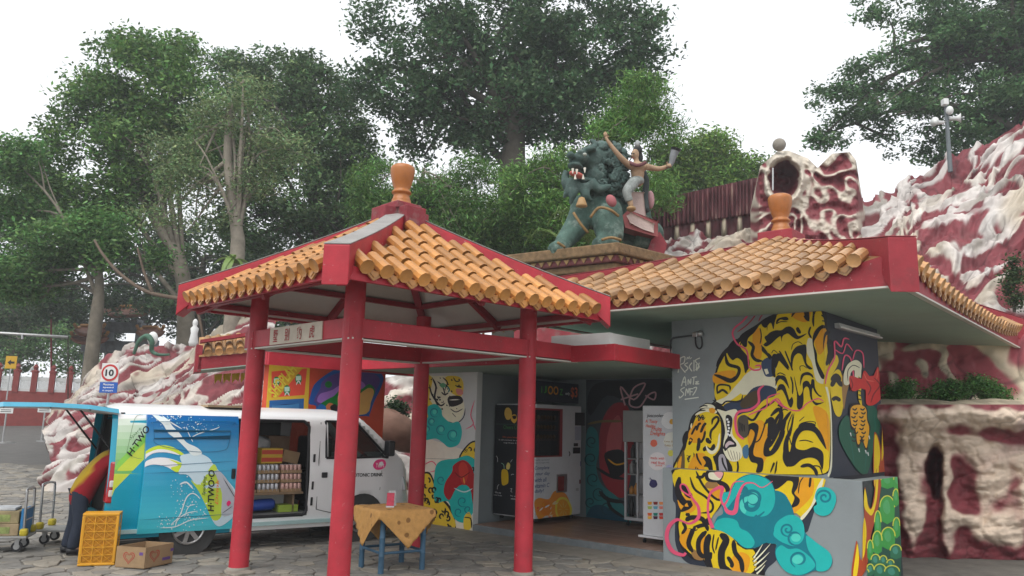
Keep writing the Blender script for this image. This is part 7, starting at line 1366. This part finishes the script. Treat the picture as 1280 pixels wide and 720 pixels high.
def tree(name, label, base, trunk, blobs_px, Y, n_, leaf, color, seed, clump=.6, per=26, bark=None, group=None, tr=.35, depth=1., aspect=.45, limbs=14, droop=.2, flat=.6, var=.4):
    """trunk: pixel polyline; blobs_px: (x, y, rx, ry[, dY]) read at distance Y"""
    k = Y*1.02/FPX; bl = []
    for b in blobs_px: bl.append((D(b[0], b[1], Y+(b[4] if len(b) > 4 else 0)), (b[2]*k, (b[2]+b[3])*.5*k*depth, b[3]*k)))
    tp = [D(x, y, Y) for x, y in trunk]; b0 = tp[0].copy(); b0[2] = base; tp = [b0]+tp; t = thing(name, label, 'tree', b0, group); bk = bark or BARK
    pts = spl(tp, 6, False); m_ = MB(); m_.tube(pts, np.linspace(tr, tr*.35, len(pts)), 10); m_.build('trunk', bk, t, smooth=True)
    r = np.random.default_rng(seed+90); n_ = int(n_*1.9); leaf = leaf*.82; per = int(per*1.7); color = (color[0]*1.12, color[1]*1.32, color[2]*.92); P, nn, c = crown_points(bl, n_, seed, clump, per, flat)
    lm_ = MB()
    for q in range(limbs):
        i = r.integers(int(len(pts)*.35), len(pts)); e = c[r.integers(len(c))]; s0 = pts[i]; mid = s0+(e-s0)*.5+np.array([0, 0, .12*np.linalg.norm(e-s0)])+r.normal(0, .25, 3); mb_ = MB(); pp = spl([s0, mid, e], 5, False); mb_.tube(pp, np.linspace(tr*.30, tr*.05, len(pp)), 6); mb_.build('limb', bk, t, smooth=True)
        for z in range(2): f = pp[int(r.integers(4, len(pp)-1))]; e2 = c[np.argmin(np.linalg.norm(c-f-r.normal(0, 1.2, 3), axis=1))]; lm_.tube(spl([f, (f+e2)/2+r.normal(0, .15, 3), e2], 3, False), np.linspace(tr*.14, tr*.03, 7), 5)
    stuff(lm_.build('twigs', bk, t))
    o = bpy.data.objects.new('crown', leaf_mesh('crown', P, nn, leaf, aspect, color, var, seed+3, droop, per)); return link(o, None, t)
DG, MG, LG, GG, YG = (.045, .085, .040), (.06, .12, .04), (.085, .15, .05), (.10, .13, .075), (.13, .20, .04)
BG = 'trees growing on the hill behind the gardens'
tree('broad_tree', 'huge dark broad crowned tree with thick trunk behind the lion statue', 3, [(640, 250), (642, 190), (648, 130), (655, 70)], [(560, 70, 75, 50), (640, 50, 110, 60), (735, 75, 85, 50), (500, 118, 62, 40), (480, 32, 46, 24), (620, 125, 105, 45), (715, 130, 85, 45), (800, 85, 42, 35), (555, 155, 80, 32), (700, -10, 120, 50), (570, 0, 90, 40), (780, 30, 50, 35), (520, 190, 26, 18), (600, 175, 40, 26), (690, 170, 40, 24), (455, 95, 30, 22)], 31, 44000, .27, (.055, .092, .055), 21, .62, 34, BARKD, BG, .75, 1.1, .5, 22)
tree('tall_tree', 'tall bright green tree whose crown tops the left tree line', 1, [(232, 420), (225, 330), (190, 260), (175, 150)], [(175, 85, 62, 46), (130, 130, 50, 40), (215, 130, 50, 46), (110, 185, 52, 42), (180, 190, 70, 46), (235, 190, 44, 40), (75, 215, 44, 34), (150, 245, 60, 36), (40, 245, 40, 34), (95, 265, 50, 32), (210, 60, 34, 26)], 30, 40000, .25, (.095, .155, .055), 22, .6, 34, BARK, BG, .4, 1, .45, 20)
tree('tall_tree', 'tall full tree with rounded crown behind the grey barked tree', 1, [(400, 420), (400, 330), (395, 240), (370, 140)], [(280, 95, 50, 34), (350, 95, 56, 36), (400, 120, 48, 40), (330, 150, 80, 50), (410, 180, 56, 60), (300, 210, 80, 50), (390, 250, 70, 46), (440, 200, 32, 44), (440, 270, 34, 40), (330, 280, 70, 36)], 33, 42000, .25, (.075, .115, .06), 23, .6, 34, BARKD, BG, .4, 1, .45, 18)
tree('grey_barked_tree', 'slender grey barked tree with sparse pale leaves and a hanging fern', 1, [(296, 330), (295, 280), (285, 200), (288, 130)], [(240, 230, 46, 24), (200, 265, 30, 20), (330, 230, 40, 26), (290, 150, 60, 26), (220, 190, 36, 22), (350, 190, 44, 24), (260, 275, 40, 18), (300, 110, 40, 18)], 24, 13000, .15, (.15, .18, .115), 24, .5, 26, mat('pale_bark', (.24, .21, .17), .9, .3, 3, .5, 12), BG, .28, 1, .4, 20)
tree('leaning_tree', 'tree with bare leaning limb reaching towards the gazebo roof', 1, [(120, 400), (124, 360), (122, 320)], [(60, 300, 56, 34), (120, 290, 50, 30), (20, 340, 46, 36), (20, 200, 36, 30), (10, 270, 40, 34), (160, 320, 44, 26)], 27, 26000, .22, (.085, .15, .06), 25, .55, 30, BARK, BG, .28, 1, .45, 6)
tree('shade_tree', 'dark shade tree filling the gap behind the left pavilion eave', 1, [(180, 430), (182, 380), (190, 330)], [(190, 350, 60, 36), (120, 395, 60, 34), (250, 380, 60, 44), (320, 350, 50, 40), (60, 400, 50, 36), (20, 410, 40, 40), (300, 400, 60, 30), (350, 400, 40, 30)], 60, 26000, .45, (.03, .05, .028), 26, .8, 24, BARKD, BG, .4, 1, .5, 12)
tree('bamboo_clump', 'feathery green bamboo clump behind the gazebo finial', 1, [(520, 300), (525, 250), (530, 210)], [(510, 235, 40, 34), (560, 250, 46, 40), (480, 270, 40, 34), (610, 260, 50, 40), (650, 285, 50, 36), (560, 295, 70, 30), (590, 225, 30, 26), (470, 230, 26, 30)], 25, 34000, .23, (.085, .145, .05), 27, .55, 30, BARK, BG, .15, 1, .22, 26, .5)
tree('bamboo_clump', 'light green bamboo rising beside the lion statue', 1, [(720, 300), (715, 250), (720, 200)], [(700, 270, 46, 40), (690, 215, 34, 30), (660, 240, 34, 34), (800, 130, 36, 36), (820, 165, 34, 28), (780, 170, 40, 30), (720, 300, 40, 22), (800, 230, 46, 40)], 23, 30000, .21, (.10, .17, .055), 28, .5, 30, BARK, BG, .15, 1, .22, 26, .5)
tree('garden_tree', 'yellow green rounded tree on the crest beside the drip wall', 4, [(880, 260), (880, 230), (878, 210)], [(850, 205, 40, 34), (895, 190, 30, 24), (930, 210, 36, 22), (880, 230, 50, 24), (830, 240, 30, 24), (955, 222, 26, 18)], 34, 19000, .24, (.13, .19, .055), 29, .6, 30, BARK, BG, .3)
tree('spreading_tree', 'wide spreading tree with layered branches above the rock hillside', 6, [(1290, 190), (1270, 110), (1250, 60)], [(1110, 95, 55, 26), (1060, 130, 50, 26), (1170, 60, 70, 34), (1250, 60, 90, 46), (1120, 150, 70, 28), (1200, 130, 90, 36), (1290, 140, 80, 40), (1040, 165, 34, 18), (1150, 15, 60, 26), (1250, -10, 90, 40), (1100, 10, 34, 14), (1180, 180, 80, 22), (1330, 60, 80, 80)], 32, 44000, .27, (.06, .105, .055), 30, .6, 34, BARKD, BG, .6, 1, .45, 22, .1, .4)
tree('far_tree', 'distant pale tree at the far left end of the road', 1, [(20, 470), (22, 440), (25, 400)], [(20, 360, 50, 40), (70, 430, 40, 30), (10, 440, 40, 34), (100, 450, 30, 24), (-40, 380, 50, 60)], 54, 14000, .34, (.09, .15, .07), 31, .8, 24, BARK, BG, .3)
tree('far_tree', 'dim distant tree between the bamboo and the hill', 1, [(585, 320), (590, 290)], [(470, 320, 60, 40), (560, 330, 70, 40), (660, 325, 70, 40), (740, 320, 60, 40), (430, 330, 50, 40)], 34, 16000, .34, (.05, .08, .04), 32, .9, 24, BARKD, BG, .3)
tree('backing_tree', 'broad dark tree filling the gaps behind the grey barked tree', 1, [(250, 430), (250, 380), (255, 320)], [(60, 300, 70, 50), (160, 300, 70, 50), (260, 320, 70, 50), (340, 330, 60, 50), (110, 370, 60, 30), (220, 380, 50, 24), (20, 380, 60, 40), (320, 385, 60, 30), (400, 340, 50, 50), (20, 240, 50, 40)], 44, 26000, .36, (.05, .075, .042), 33, .8, 26, BARKD, BG, .4)
# bare limbs
bl_ = thing('bare_limb', 'bare brown limb curving down behind the left eave of the gazebo', 'branch', D(225, 372, 25)); MB().tube(spl([D(x, y, 25) for x, y in ((118, 300), (130, 320), (152, 344), (185, 365), (230, 374), (262, 380))], 5, False), np.linspace(.04, .075, 26), 8).build('limb', mat('brown_bark', (.13, .095, .07), .9, .3, 3, .5, 12), bl_, smooth=True)
for k, pts in enumerate((((190, 365), (180, 340), (172, 310)), ((240, 374), (250, 400), (256, 440)))): MB().tube(spl([D(x, y, 25) for x, y in pts], 5, False), np.linspace(.06, .03, 11), 7).build('side_limb', bpy.data.materials['brown_bark'], bl_, smooth=True)
# bird's nest fern
fe = thing('nest_fern', 'bright green nest fern growing on the grey tree trunk', 'fern', D(290, 330, 23.6)); fm = mat('fern_green', (.17, .26, .07), .5, .2, 6, 0, trans=.25)
for k in range(16):
    a = rng.uniform(0, 2*math.pi); L_ = rng.uniform(.6, 1.1); c = D(291, 326, 23.5); dx = np.array([math.cos(a), math.sin(a), 0]); sd = np.array([-dx[1], dx[0], 0]); mb_ = MB(); P = np.zeros((7, 2, 3)); dn = rng.uniform(.2, 1.3)
    for i in range(7): t_ = i/6; w_ = .10*math.sin(math.pi*(.12+.86*t_)); p = c+dx*L_*t_*.8+np.array([0, 0, .5*t_-dn*t_*t_]); P[i, 0] = p-sd*w_; P[i, 1] = p+sd*w_
    mb_.grid(P).build('frond', fm, fe, smooth=True)
# palms near the statue
for px_, py_, s_ in ((700, 292, 1.0), (718, 268, .8)):
    pf = thing('palm_fern', 'spiky light green palm %s the lion statue' % ('in front of' if s_ == 1 else 'rising just behind'), 'palm', D(px_, py_+30, 18.6)); 
    for k in range(14):
        a = rng.uniform(0, 2*math.pi); c = D(px_, py_+8, 18.5); dx = np.array([math.cos(a), .6*math.sin(a), 0]); pts = [c+dx*t_*.9*s_+np.array([0, 0, (.9*t_-.9*t_*t_*rng.uniform(.6, 1.2))*s_]) for t_ in np.linspace(0, 1, 6)]; mb_ = MB(); mb_.tube(pts, .012, 4)
        for t_ in np.linspace(.2, 1, 12):
            p = c+dx*t_*.9*s_+np.array([0, 0, (.9*t_-.8*t_*t_)*s_])
            for sg_ in (-1, 1): sd = np.array([-dx[1], dx[0], -.25])*sg_; mb_.add([p, p+sd*.24*s_+dx*.12, p+dx*.05], [(0, 1, 2)])
        mb_.build('frond', fm, pf)
# clipped bushes on the ledge
def bonsai(label, x0, y0, blobs, seed, n_):
    t = thing('clipped_bush', label, 'bush', D(x0, y0, 12.75), 'clipped bushes on the rock ledge'); k = 12.75/FPX; c0 = D(x0, y0+4, 12.75); bl = [(D(b[0], b[1], 12.75), (b[2]*k, b[2]*k*.8, b[3]*k)) for b in blobs]
    for i, b in enumerate(bl):
        mid = (c0+b[0])/2+np.array([rng.uniform(-.1, .1), 0, -.06]); MB().tube(spl([c0, mid, b[0]], 5, False), np.linspace(.028, .01, 11), 6).build('stem', BARKD, t, smooth=True)
    P, nn, c = crown_points(bl, n_, seed, .09, 14, .8); o = bpy.data.objects.new('foliage', leaf_mesh('foliage', P, nn, .045, .55, (.10, .22, .06), .5, seed)); link(o, None, t)
bonsai('low dark green clipped bush close against the mural wall', 1140, 514, [(1128, 490, 16, 12), (1148, 494, 18, 10), (1135, 484, 12, 9), (1155, 502, 10, 7), (1118, 496, 12, 12)], 41, 5200)
bonsai('wide dark green clipped bush with several crooked stems on the ledge', 1200, 514, [(1190, 488, 22, 12), (1222, 484, 26, 13), (1245, 494, 18, 11), (1208, 478, 20, 9), (1178, 498, 12, 9), (1258, 502, 10, 7)], 42, 9000)
def shrub(label, x, y, rx, ry, Y, seed, n_, col, leaf=.08):
    t = thing('shrub', label, 'shrub', D(x, y+ry, Y)); k = Y/FPX; bl = [(D(x+dx*rx, y+dy*ry, Y), (rx*.6*k, rx*.5*k, ry*.6*k)) for dx, dy in ((-.4, .2), (.4, .2), (0, -.3), (0, .4))]; P, nn, c = crown_points(bl, n_, seed, .15, 16, .8)
    for b in bl: MB().tube([D(x, y+ry, Y), b[0]], [.03, .01], 6).build('stem', BARKD, t)
    link(bpy.data.objects.new('foliage', leaf_mesh('foliage', P, nn, leaf, .5, col, .4, seed)), None, t)
shrub('dark rounded shrub behind the front of the van', 488, 512, 24, 18, 17.6, 51, 4000, (.03, .06, .025)); shrub('dark green climbing plant on the rock face at the eave end', 1268, 350, 12, 40, 16.2, 52, 2500, (.05, .085, .03))

# ================================================================== background on the left: painted kiosk, road, fence, gate, signs
KV0, KV1 = [float((fu(x_, 490, -6.1)-BA)@BV) for x_ in (334, 481)]
ks = thing('painted_kiosk', 'kiosk with orange and yellow painted panels under flat red canopy behind the van', 'kiosk', BW(-7, -1, 0))
MB(BM).box((-6.24, KV0, -.05), (-6.1, KV1, 2.74)).build('wall', mat('orange_red_paint', (.6, .075, .03), .7, .12, 3, .06), ks)
MB(BM).box((-6.4, -2.9, 2.74), (-5.85, 2.0, 2.92)).build('canopy', SOFG, ks); MB(BM).bar((-5.83, -2.95, 2.83), (-5.83, 2.0, 2.83), .05, .24).build('fascia', RED, ks); MB(BM).bar((-6.42, -2.93, 2.83), (-5.86, -2.93, 2.83), .05, .238).build('fascia', RED, ks); MB(BM).bar((-6.42, -2.94, 2.962), (-5.82, -2.94, 2.962), .08, .02).bar((-5.82, -2.9, 2.963), (-5.82, 2.0, 2.963), .08, .02).build('coping', WHITEP, ks)
km = MB(); mkm = Mural([(corner_px([(-6.1, KV0, 0), (-6.1, KV1, 0), (-6.1, KV1, 2.74), (-6.1, KV0, 2.74)]), BW(-6.1, 0, 0), BU, km)])
def zk(*p): return [(325+x/8, 450+y/8) for x, y in p]
YP, BP = pc(200, 164, 50), pc(36, 92, 150)
mkm.add(zk((60, 40), (500, 40), (480, 520), (60, 520)), YP); mkm.add(zk((115, 115), (470, 85), (445, 350), (115, 375)), pc(206, 74, 56)); mkm.add(zk((95, 405), (440, 385), (436, 520), (90, 520)), BP); mkm.add(zk((120, 450), (390, 432), (388, 490), (120, 500)), pc(60, 120, 170)); mkm.line(zk((120, 455), (390, 436)), 1.2, pc(20, 50, 100), 2)
mkm.add(zk((120, 380), (300, 100), (420, 90), (180, 370)), pc(190, 150, 40))
for cx, cy in ((165, 215), (385, 190), (270, 300)): mkm.add(zk(*[(cx+34*math.cos(t), cy+50*math.sin(t)) for t in np.linspace(0, 6.2, 16)]), pc(30, 120, 60)); mkm.add(zk((cx-26, cy-30), (cx+26, cy-34), (cx+24, cy+12), (cx-24, cy+16)), pc(176, 206, 190)); mkm.line(zk((cx-24, cy+60), (cx, cy+20), (cx+24, cy+58)), 1.4, pc(196, 220, 206), 4)
def zk2(pts, c): mkm.blob(zk(*pts), c, 3)
zk2([(490, 440), (500, 370), (540, 250), (640, 160), (760, 90), (880, 66), (1000, 66), (1120, 80), (1200, 120), (1235, 190), (1200, 300), (1140, 420), (1090, 560), (1060, 560), (600, 560), (560, 460)], pc(30, 78, 150))
zk2([(540, 400), (600, 290), (620, 220), (720, 150), (880, 110), (1040, 120), (1160, 150), (1200, 210), (1150, 330), (1090, 450), (1000, 540), (640, 540), (570, 440)], pc(84, 64, 130))
mkm.add(zk(*[(685+36*math.cos(t), 245+34*math.sin(t)) for t in np.linspace(0, 6.2, 14)]), pc(24, 110, 50))
zk2([(570, 400), (600, 340), (660, 320), (720, 300), (770, 270), (860, 210), (960, 200), (1040, 230), (1050, 300), (960, 400), (700, 440), (600, 430)], pc(146, 104, 180)); zk2([(600, 450), (680, 390), (740, 360), (800, 300), (880, 290), (1000, 300), (1090, 240), (1150, 300), (1120, 380), (1000, 480), (720, 480)], pc(20, 116, 46)); zk2([(780, 450), (780, 360), (820, 350), (860, 340), (960, 360), (1080, 280), (1140, 310), (1110, 420), (1060, 540), (800, 540)], pc(206, 160, 90)); zk2([(650, 480), (690, 430), (740, 450), (720, 520), (660, 520)], pc(196, 110, 70)); zk2([(700, 470), (750, 440), (780, 480), (740, 530)], pc(30, 26, 30)); zk2([(570, 520), (600, 440), (660, 470), (650, 540)], pc(30, 100, 170))
p_ = fu(*zk((150, 385))[0], -6.1); q_ = fu(*zk((370, 110))[0], -6.1); e_ = (q_-p_)/np.linalg.norm(q_-p_); text3d(km, 'SHOPLAH', p_+BU*.01, e_, np.cross(BU, e_) if np.cross(BU, e_)[2] > 0 else -np.cross(BU, e_), .22, pc(220, 190, 60), .03, np.linalg.norm(q_-p_)*1.0)
km.build('mural', VC, ks)
# little tiled eave beyond the van
er = thing('tiled_eave', 'short tiled pavilion eave with red fascia in front of the rockery', 'roof', D(285, 460, 15.5))
a, b = D(247, 462, 15.0), D(350, 452, 15.6); d_ = (b-a)/np.linalg.norm(b-a); L_ = np.linalg.norm(b-a); out = np.array([d_[1], -d_[0], 0.]); up = np.array([0, 0, 1.])
MB().hexa([a, b, b-out*.9, a-out*.9, a+up*.24, b+up*.24, b-out*.9+up*.24, a-out*.9+up*.24]).build('fascia', REDF, er); MB().hexa([a-up*.02, b-up*.02, b-out*1.4-up*.02, a-out*1.4-up*.02, a-up*.001, b-up*.001, b-out*1.4-up*.001, a-out*1.4-up*.001]).build('soffit', SOFG, er)
MB().slab([a+up*.24+out*.02, b+up*.24+out*.02, b-out*1.2+up*.7, a-out*1.2+up*.7], up*.03).build('roof_slope', TILEB, er); MB().slab([a-d_*.06+up*.5, a-d_*.06-up*.04, a+d_*.06-up*.04, a+d_*.06+up*.46], -out*.9).build('end_ridge', REDF, er)
tme2 = tile_mesh('roof_tile', .075, .36, TILEB)
for k in range(int(L_/.2)):
    for q in range(3):
        dn = out*.92-up*.36; dn /= np.linalg.norm(dn); yy = np.cross(up, dn); yy /= np.linalg.norm(yy); zz = np.cross(dn, yy); o_ = a+d_*(.16+k*.2)+out*.09+up*.30-dn*(.36+q*.32); inst('roof_tile', tme2, frameM(o_, dn, yy, zz), er)
MB().slab([a+up*.52, b+up*.62, b+up*.7, a+up*.58], -out*.3).build('top_ridge', REDF, er)
# yellow drapes under it
for k in range(4): p = D(268+k*11, 468+k*-.5, 16.2); o = MB().slab([p, p+d_*.16, p+d_*.14-up*.18, p+d_*.08-up*.12, p+d_*.02-up*.2], -out*.02).build('drape', mat('yellow_drape_%d' % k, (.5, .36, .03), .8, .2)); tag(o, 'small yellow cloth drape below the tiled eave, ' + ('beside its end ridge', 'second from its end ridge', 'third from its end ridge', 'next to the gazebo pillar')[k], 'drape', 'yellow drapes below the eave')
# road climbing away
rdx = np.zeros((24, 14, 3))
for i in range(24):
    y = 27+i*2.2
    for j in range(14): rdx[i, j] = (-60+j*3.6+.0*i, y, -.03+max(0, y-27.5)*.062+.0)
struct(MB().grid(rdx).build('road', mat('asphalt', (.105, .10, .095), .9, .2, 2, .3, 30, dirt=.3, dirtcol=(.16, .15, .14)), smooth=True))
# grass bank behind everything on the left and under the trees
bk = np.zeros((20, 40, 3))
for i in range(20):
    for j in range(40): x = -75+j*3.4; y = 33+i*2.2; bk[i, j] = (x, y+6*sstep(-20, -30, x), -.2+2.8*sstep(0, 20, i*1.6)*(1 if x > -16 else .25)+.4*math.sin(j*.9)*math.sin(i*.7))
struct(MB().grid(bk).build('bank', mat('dark_undergrowth', (.028, .04, .018), .95, .5, 1.2, .8, 5), smooth=True))
# red wall with white balustrade panels and red posts
fz = lambda y: D(0, y, 42)[2]
fw = thing('balustrade_wall', 'low red wall with white pierced panels and red posts across the road', 'wall', D(40, 500, 42))
wa, wb = D(-30, 500, 42), D(106, 497, 44); dd_ = wb-wa; dd_[2] = 0; LL = np.linalg.norm(dd_); dd_ /= LL; nn_ = np.array([dd_[1], -dd_[0], 0]); z0 = wa[2]-.6
WFM = frameM((wa[0], wa[1], z0), dd_, -nn_); RW_ = mat('brick_red_wall', (.24, .05, .045), .8, .2, 4, .2)
MB(WFM).box((0, 0, -1.2), (LL, .25, 1.15)).build('base', RW_, fw)
npst = 6
for k in range(npst+1):
    x = LL*k/npst; po = MB(WFM).box((x-.14, -.05, 1.1), (x+.14, .3, 2.2)).build('post', RW_, fw); MB(WFM).lathe([(.2, 0), (.2, .1), (.08, .14), (.14, .3), (.05, .45), (0, .47)], 10, (x, .12, 2.2)).build('finial', RW_, po)
    if k < npst:
        w_ = LL/npst-.3; pn = MB(WFM).box((x+.15, .05, 1.151), (x+.15+w_, .15, 1.3)).box((x+.15, .05, 1.75), (x+.15+w_, .15, 1.95)).build('panel_rail', WHITEP, fw)
        for q in range(9): MB(WFM).box((x+.2+q*w_/9, .06, 1.3), (x+.2+q*w_/9+w_/14, .14, 1.75)).build('panel_slat', WHITEP, fw)
# globe lamps
for px_, py_ in ((43, 462), (64, 390)): t = thing('globe_lamp', 'white globe lamp on a thin post %s the balustrade wall' % ('just above' if py_ > 430 else 'high behind'), 'lamp', D(px_, 500, 46)); MB().tube([D(px_, 505, 46), D(px_, py_+3, 46)], .05, 8).build('post', REDF, t); MB().ell(D(px_, py_, 46), (.22, .22, .22)).build('globe', WHITEP, t, smooth=True)
# white pipe across the trees
pp_ = MB().tube([D(-40, 414, 30), D(85, 421.5, 31)], .06, 10).build('pipe', STEEL); pt_ = thing('overhead_pipe', 'thin pale overhead pipe crossing in front of the trees', 'pipe', D(85, 500, 31)); pp_.parent = pt_; pp_.matrix_parent_inverse = inv_of(pt_); MB().tube([D(85, 521, 31), D(85, 420, 31)], .022, 8).build('post', BARKD, pt_); MB().tube([D(28, 418, 30.5), D(28, 424, 30.5)], .05, 8).build('clamp', STEEL, pt_)
# signs
def sign(nm, label, px_, py_, Y, w_, h_, m, foot_y):
    t = thing(nm, label, 'sign', D(px_, foot_y, Y)); c = D(px_, py_, Y); MB().box((c[0]-w_/2, c[1]-.02, c[2]-h_/2), (c[0]+w_/2, c[1], c[2]+h_/2)).build('plate', m, t, bevel=.01); f = D(px_, foot_y, Y); MB().tube([(c[0], c[1]+.02, f[2]), (c[0], c[1]+.02, c[2]-h_/2+.05)], .028, 8).build('post', STEEL, t); return t, c
t, c = sign('speed_sign', 'round ten speed limit sign over a blue plate on one post', 138, 466, 17.6, .40, .42, WHITEP, 590)
MB(Matrix.Translation(c+np.array([0, -.023, 0]))@Matrix.Rotation(math.pi/2, 4, 'X')).lathe([(.19, 0), (.19, .004)], 28).build('red_ring', mat('sign_red', (.45, .03, .03), .5, .05), t); MB(Matrix.Translation(c+np.array([0, -.028, 0]))@Matrix.Rotation(math.pi/2, 4, 'X')).lathe([(.145, 0), (.145, .004)], 28).build('disc', WHITEP, t)
tx = MB(); text3d(tx, '10', c+np.array([-.095, -.036, -.075]), (1, 0, 0), (0, 0, 1), .15, BK, .03, .19); stuff(tx.build('numerals', VC, t))
MB().box((c[0]-.2, c[1]-.02, c[2]-.45), (c[0]+.2, c[1], c[2]-.215)).build('blue_plate', mat('sign_blue', (.02, .10, .40), .5, .05), t, bevel=.005)
tx = MB(); 
for k, s in enumerate(('Maximum', 'speed', 'in carpark')): text3d(tx, s, c+np.array([-.12, -.026, -.285-.07*k]), (1, 0, 0), (0, 0, 1), .045, pc(220, 225, 230), .01, .24)
stuff(tx.build('small_print', VC, t))
t, c = sign('arrow_sign', 'small yellow sign with black arrow among the trees', 14, 453, 34, .5, .55, mat('sign_yellow', (.55, .32, .02), .5, .1), 500); tx = MB(); tx.poly([c+np.array(k) for k in ((-.15, -.025, .0), (.0, -.025, .12), (.0, -.025, .04), (.16, -.025, .04), (.16, -.025, -.05), (0, -.025, -.05), (0, -.025, -.13))], BK); tx.build('arrow', VC, t)
for px_, py_, Y, fy in ((56, 512, 27.5, 552), (8, 513, 26.5, 554)):
    t, c = sign('stand_sign', 'white notice on thin stand with round foot%s' % (' below the raised tailgate' if px_ > 20 else  ' on the road below the tailgate end'), px_, py_, Y, .48, .2, WHITEP, fy); f = D(px_, fy, Y); MB().lathe([(.26, 0), (.26, .03), (.1, .05)], 18, f).build('foot', STEEL, t)
    for k in range(2): MB().box((c[0]-.18, c[1]-.024, c[2]-.05+k*.06), (c[0]+.18, c[1]-.021, c[2]-.03+k*.06)).build('print_line', BLACK, t)
# pagoda gate among the trees
pg = thing('pagoda_gate', 'distant ornate gate with tiered orange tiled roofs among the trees', 'gate', D(140, 470, 48)); PGW = mat('gate_grey', (.14, .15, .16), .8, .4, 3, .2); PGR = mat('gate_roof', (.20, .075, .04), .7, .3, 5, .2)
def pbox(x0, y0, x1, y1, d, nm, m): a, b = D(x0, y1, 48), D(x1, y0, 48); return MB().box((a[0], 48-d, a[2]), (b[0], 48+d, b[2])).build(nm, m, pg, bevel=.03)
for x0, x1 in ((104, 112), (130, 141), (166, 176), (188, 196)): pbox(x0, 400 if 120 < x0 < 170 else 425, x1, 480, .4, 'column', PGW)
pbox(104, 428, 196, 440, .35, 'beam', PGW); pbox(126, 404, 180, 415, .35, 'beam', PGW)
for cx, cy, hw in ((153, 390, 36), (112, 414, 18), (188, 416, 16), (112, 424, 22)):
    P = np.zeros((7, 21, 3))
    for i in range(7):
        for j in range(21): s_ = -1+2*j/20; t_ = i/6; x = cx+hw*s_*(1-.35*t_); y = cy+4-10*t_-7*abs(s_)**4*(1-t_); P[i, j] = D(x, y, 48-1.6*(1-t_)); 
    ro = MB().grid(P).build('roof', PGR, pg, smooth=True); sm_ = ro.modifiers.new('thick', 'SOLIDIFY'); sm_.thickness = .15
    MB().tube([D(cx-hw*.6, cy-7, 47.9), D(cx+hw*.6, cy-7, 47.9)], .12, 6).build('ridge', mat('gate_ridge', (.4, .2, .06), .6, .2), ro)
    for s_ in (-1, 1): MB().tube(spl([D(cx+s_*hw*.7, cy-5, 47.5), D(cx+s_*hw*.9, cy-4, 47), D(cx+s_*hw*1.05, cy-9, 46.6)], 4, False), [.1]*9, 6).build('horn_tip', bpy.data.materials['gate_ridge'], ro)
# painted figures on the rockery
p = D(185, 425, 21.5); t = thing('serpent_figure', 'coiled green and white serpent figure on the rockery top', 'figurine', p-np.array([0, 0, .4]))
sp_ = spl([p+np.array(k) for k in ((-.35, 0, -.4), (-.2, -.1, -.05), (0, -.1, .1), (.16, -.1, -.05), (.14, 0, -.3), (.35, 0, -.4), (.6, .1, -.38))], 5, False); MB().tube(sp_, np.interp(np.linspace(0, 1, len(sp_)), [0, .4, 1], [.04, .08, .03]), 9).build('coil', mat('serpent_green', (.06, .13, .09), .7, .5, 9, .4), t, smooth=True); MB().ell(p+np.array([.08, .1, .05]), (.15, .1, .2), n=12, m=8).build('shell', WHITEP, t, smooth=True)
p = D(243, 415, 21.5); t = thing('standing_figure', 'small upright white figure standing on the rockery', 'figurine', p-np.array([0, 0, .4])); MB().lathe([(.1, -.4), (.13, -.3), (.09, -.05), (.11, .1), (.05, .17), (.07, .22), (.07, .3), (.03, .36), (0, .37)], 12, p).build('figure_body', WHITEP, t, smooth=True)
# loudspeaker pole on the hill
ls = thing('loudspeaker_pole', 'grey pole with two white horn speakers and camera above the hillside', 'pole', D(1187, 190, 23)); MB().tube([D(1188, 215, 23), D(1182, 128, 23)], [.07, .055], 10).build('pole', mat('pole_grey', (.12, .14, .15), .5, .1), ls)
for s_, px_, py_ in ((-1, 1171, 153), (1, 1196, 148)): c = D(px_, py_, 22.9); MB().tube([c-np.array([s_*.22, 0, 0]), c, c+np.array([s_*.10, -.05, 0])], [.05, .07, .15], 14).build('horn', WHITEP, ls, smooth=True); MB().tube([c, D(1184, 152, 23)], .025, 6).build('bracket', STEEL, ls)
c = D(1187, 138, 22.85); MB().ell(c, (.11, .11, .14), n=14, m=10).build('camera_dome', WHITEP, ls, smooth=True); c = D(1181, 128, 22.9); MB().box((c[0]-.08, c[1]-.1, c[2]-.1), (c[0]+.08, c[1]+.1, c[2]+.1)).build('junction_box', WHITEP, ls, bevel=.02)

# fallen leaves and grit on the paving
lr = np.random.default_rng(77); pts = []
while len(pts) < 260:
    x, y = lr.uniform(-8, 4), lr.uniform(8.6, 17)
    q = np.array([x, y, 0])-BA
    if q@BV > -.02 and q@BU > -5.6 and q@BU < 5: continue
    pts.append((x, y, .016))
o = bpy.data.objects.new('fallen_leaves', leaf_mesh('fallen_leaves', np.array(pts), np.tile(np.array([[0, 0, 6.]]), (len(pts), 1)), .06, .45, (.14, .09, .04), .6, 78, 0.)); COL.objects.link(o); stuff(o); o.scale.z = .12; o.location.z = .012
# ================================================================== added lens veil: one even scattering box, lifts the darks of the whole place
hz = MB().box((-158, -28, -1.6), (158, 268, 27)).build('lens_veil', None); stuff(hz)
hm = bpy.data.materials.new('lens_veil'); hm.use_nodes = True; hm.node_tree.nodes.clear(); ho = hm.node_tree.nodes.new('ShaderNodeOutputMaterial'); hv = hm.node_tree.nodes.new('ShaderNodeVolumePrincipled'); hv.inputs['Color'].default_value = (.88, .92, .95, 1); hv.inputs['Density'].default_value = .0016; hv.inputs['Anisotropy'].default_value = .2
hm.node_tree.links.new(hv.outputs[0], ho.inputs['Volume']); hz.data.materials.append(hm)
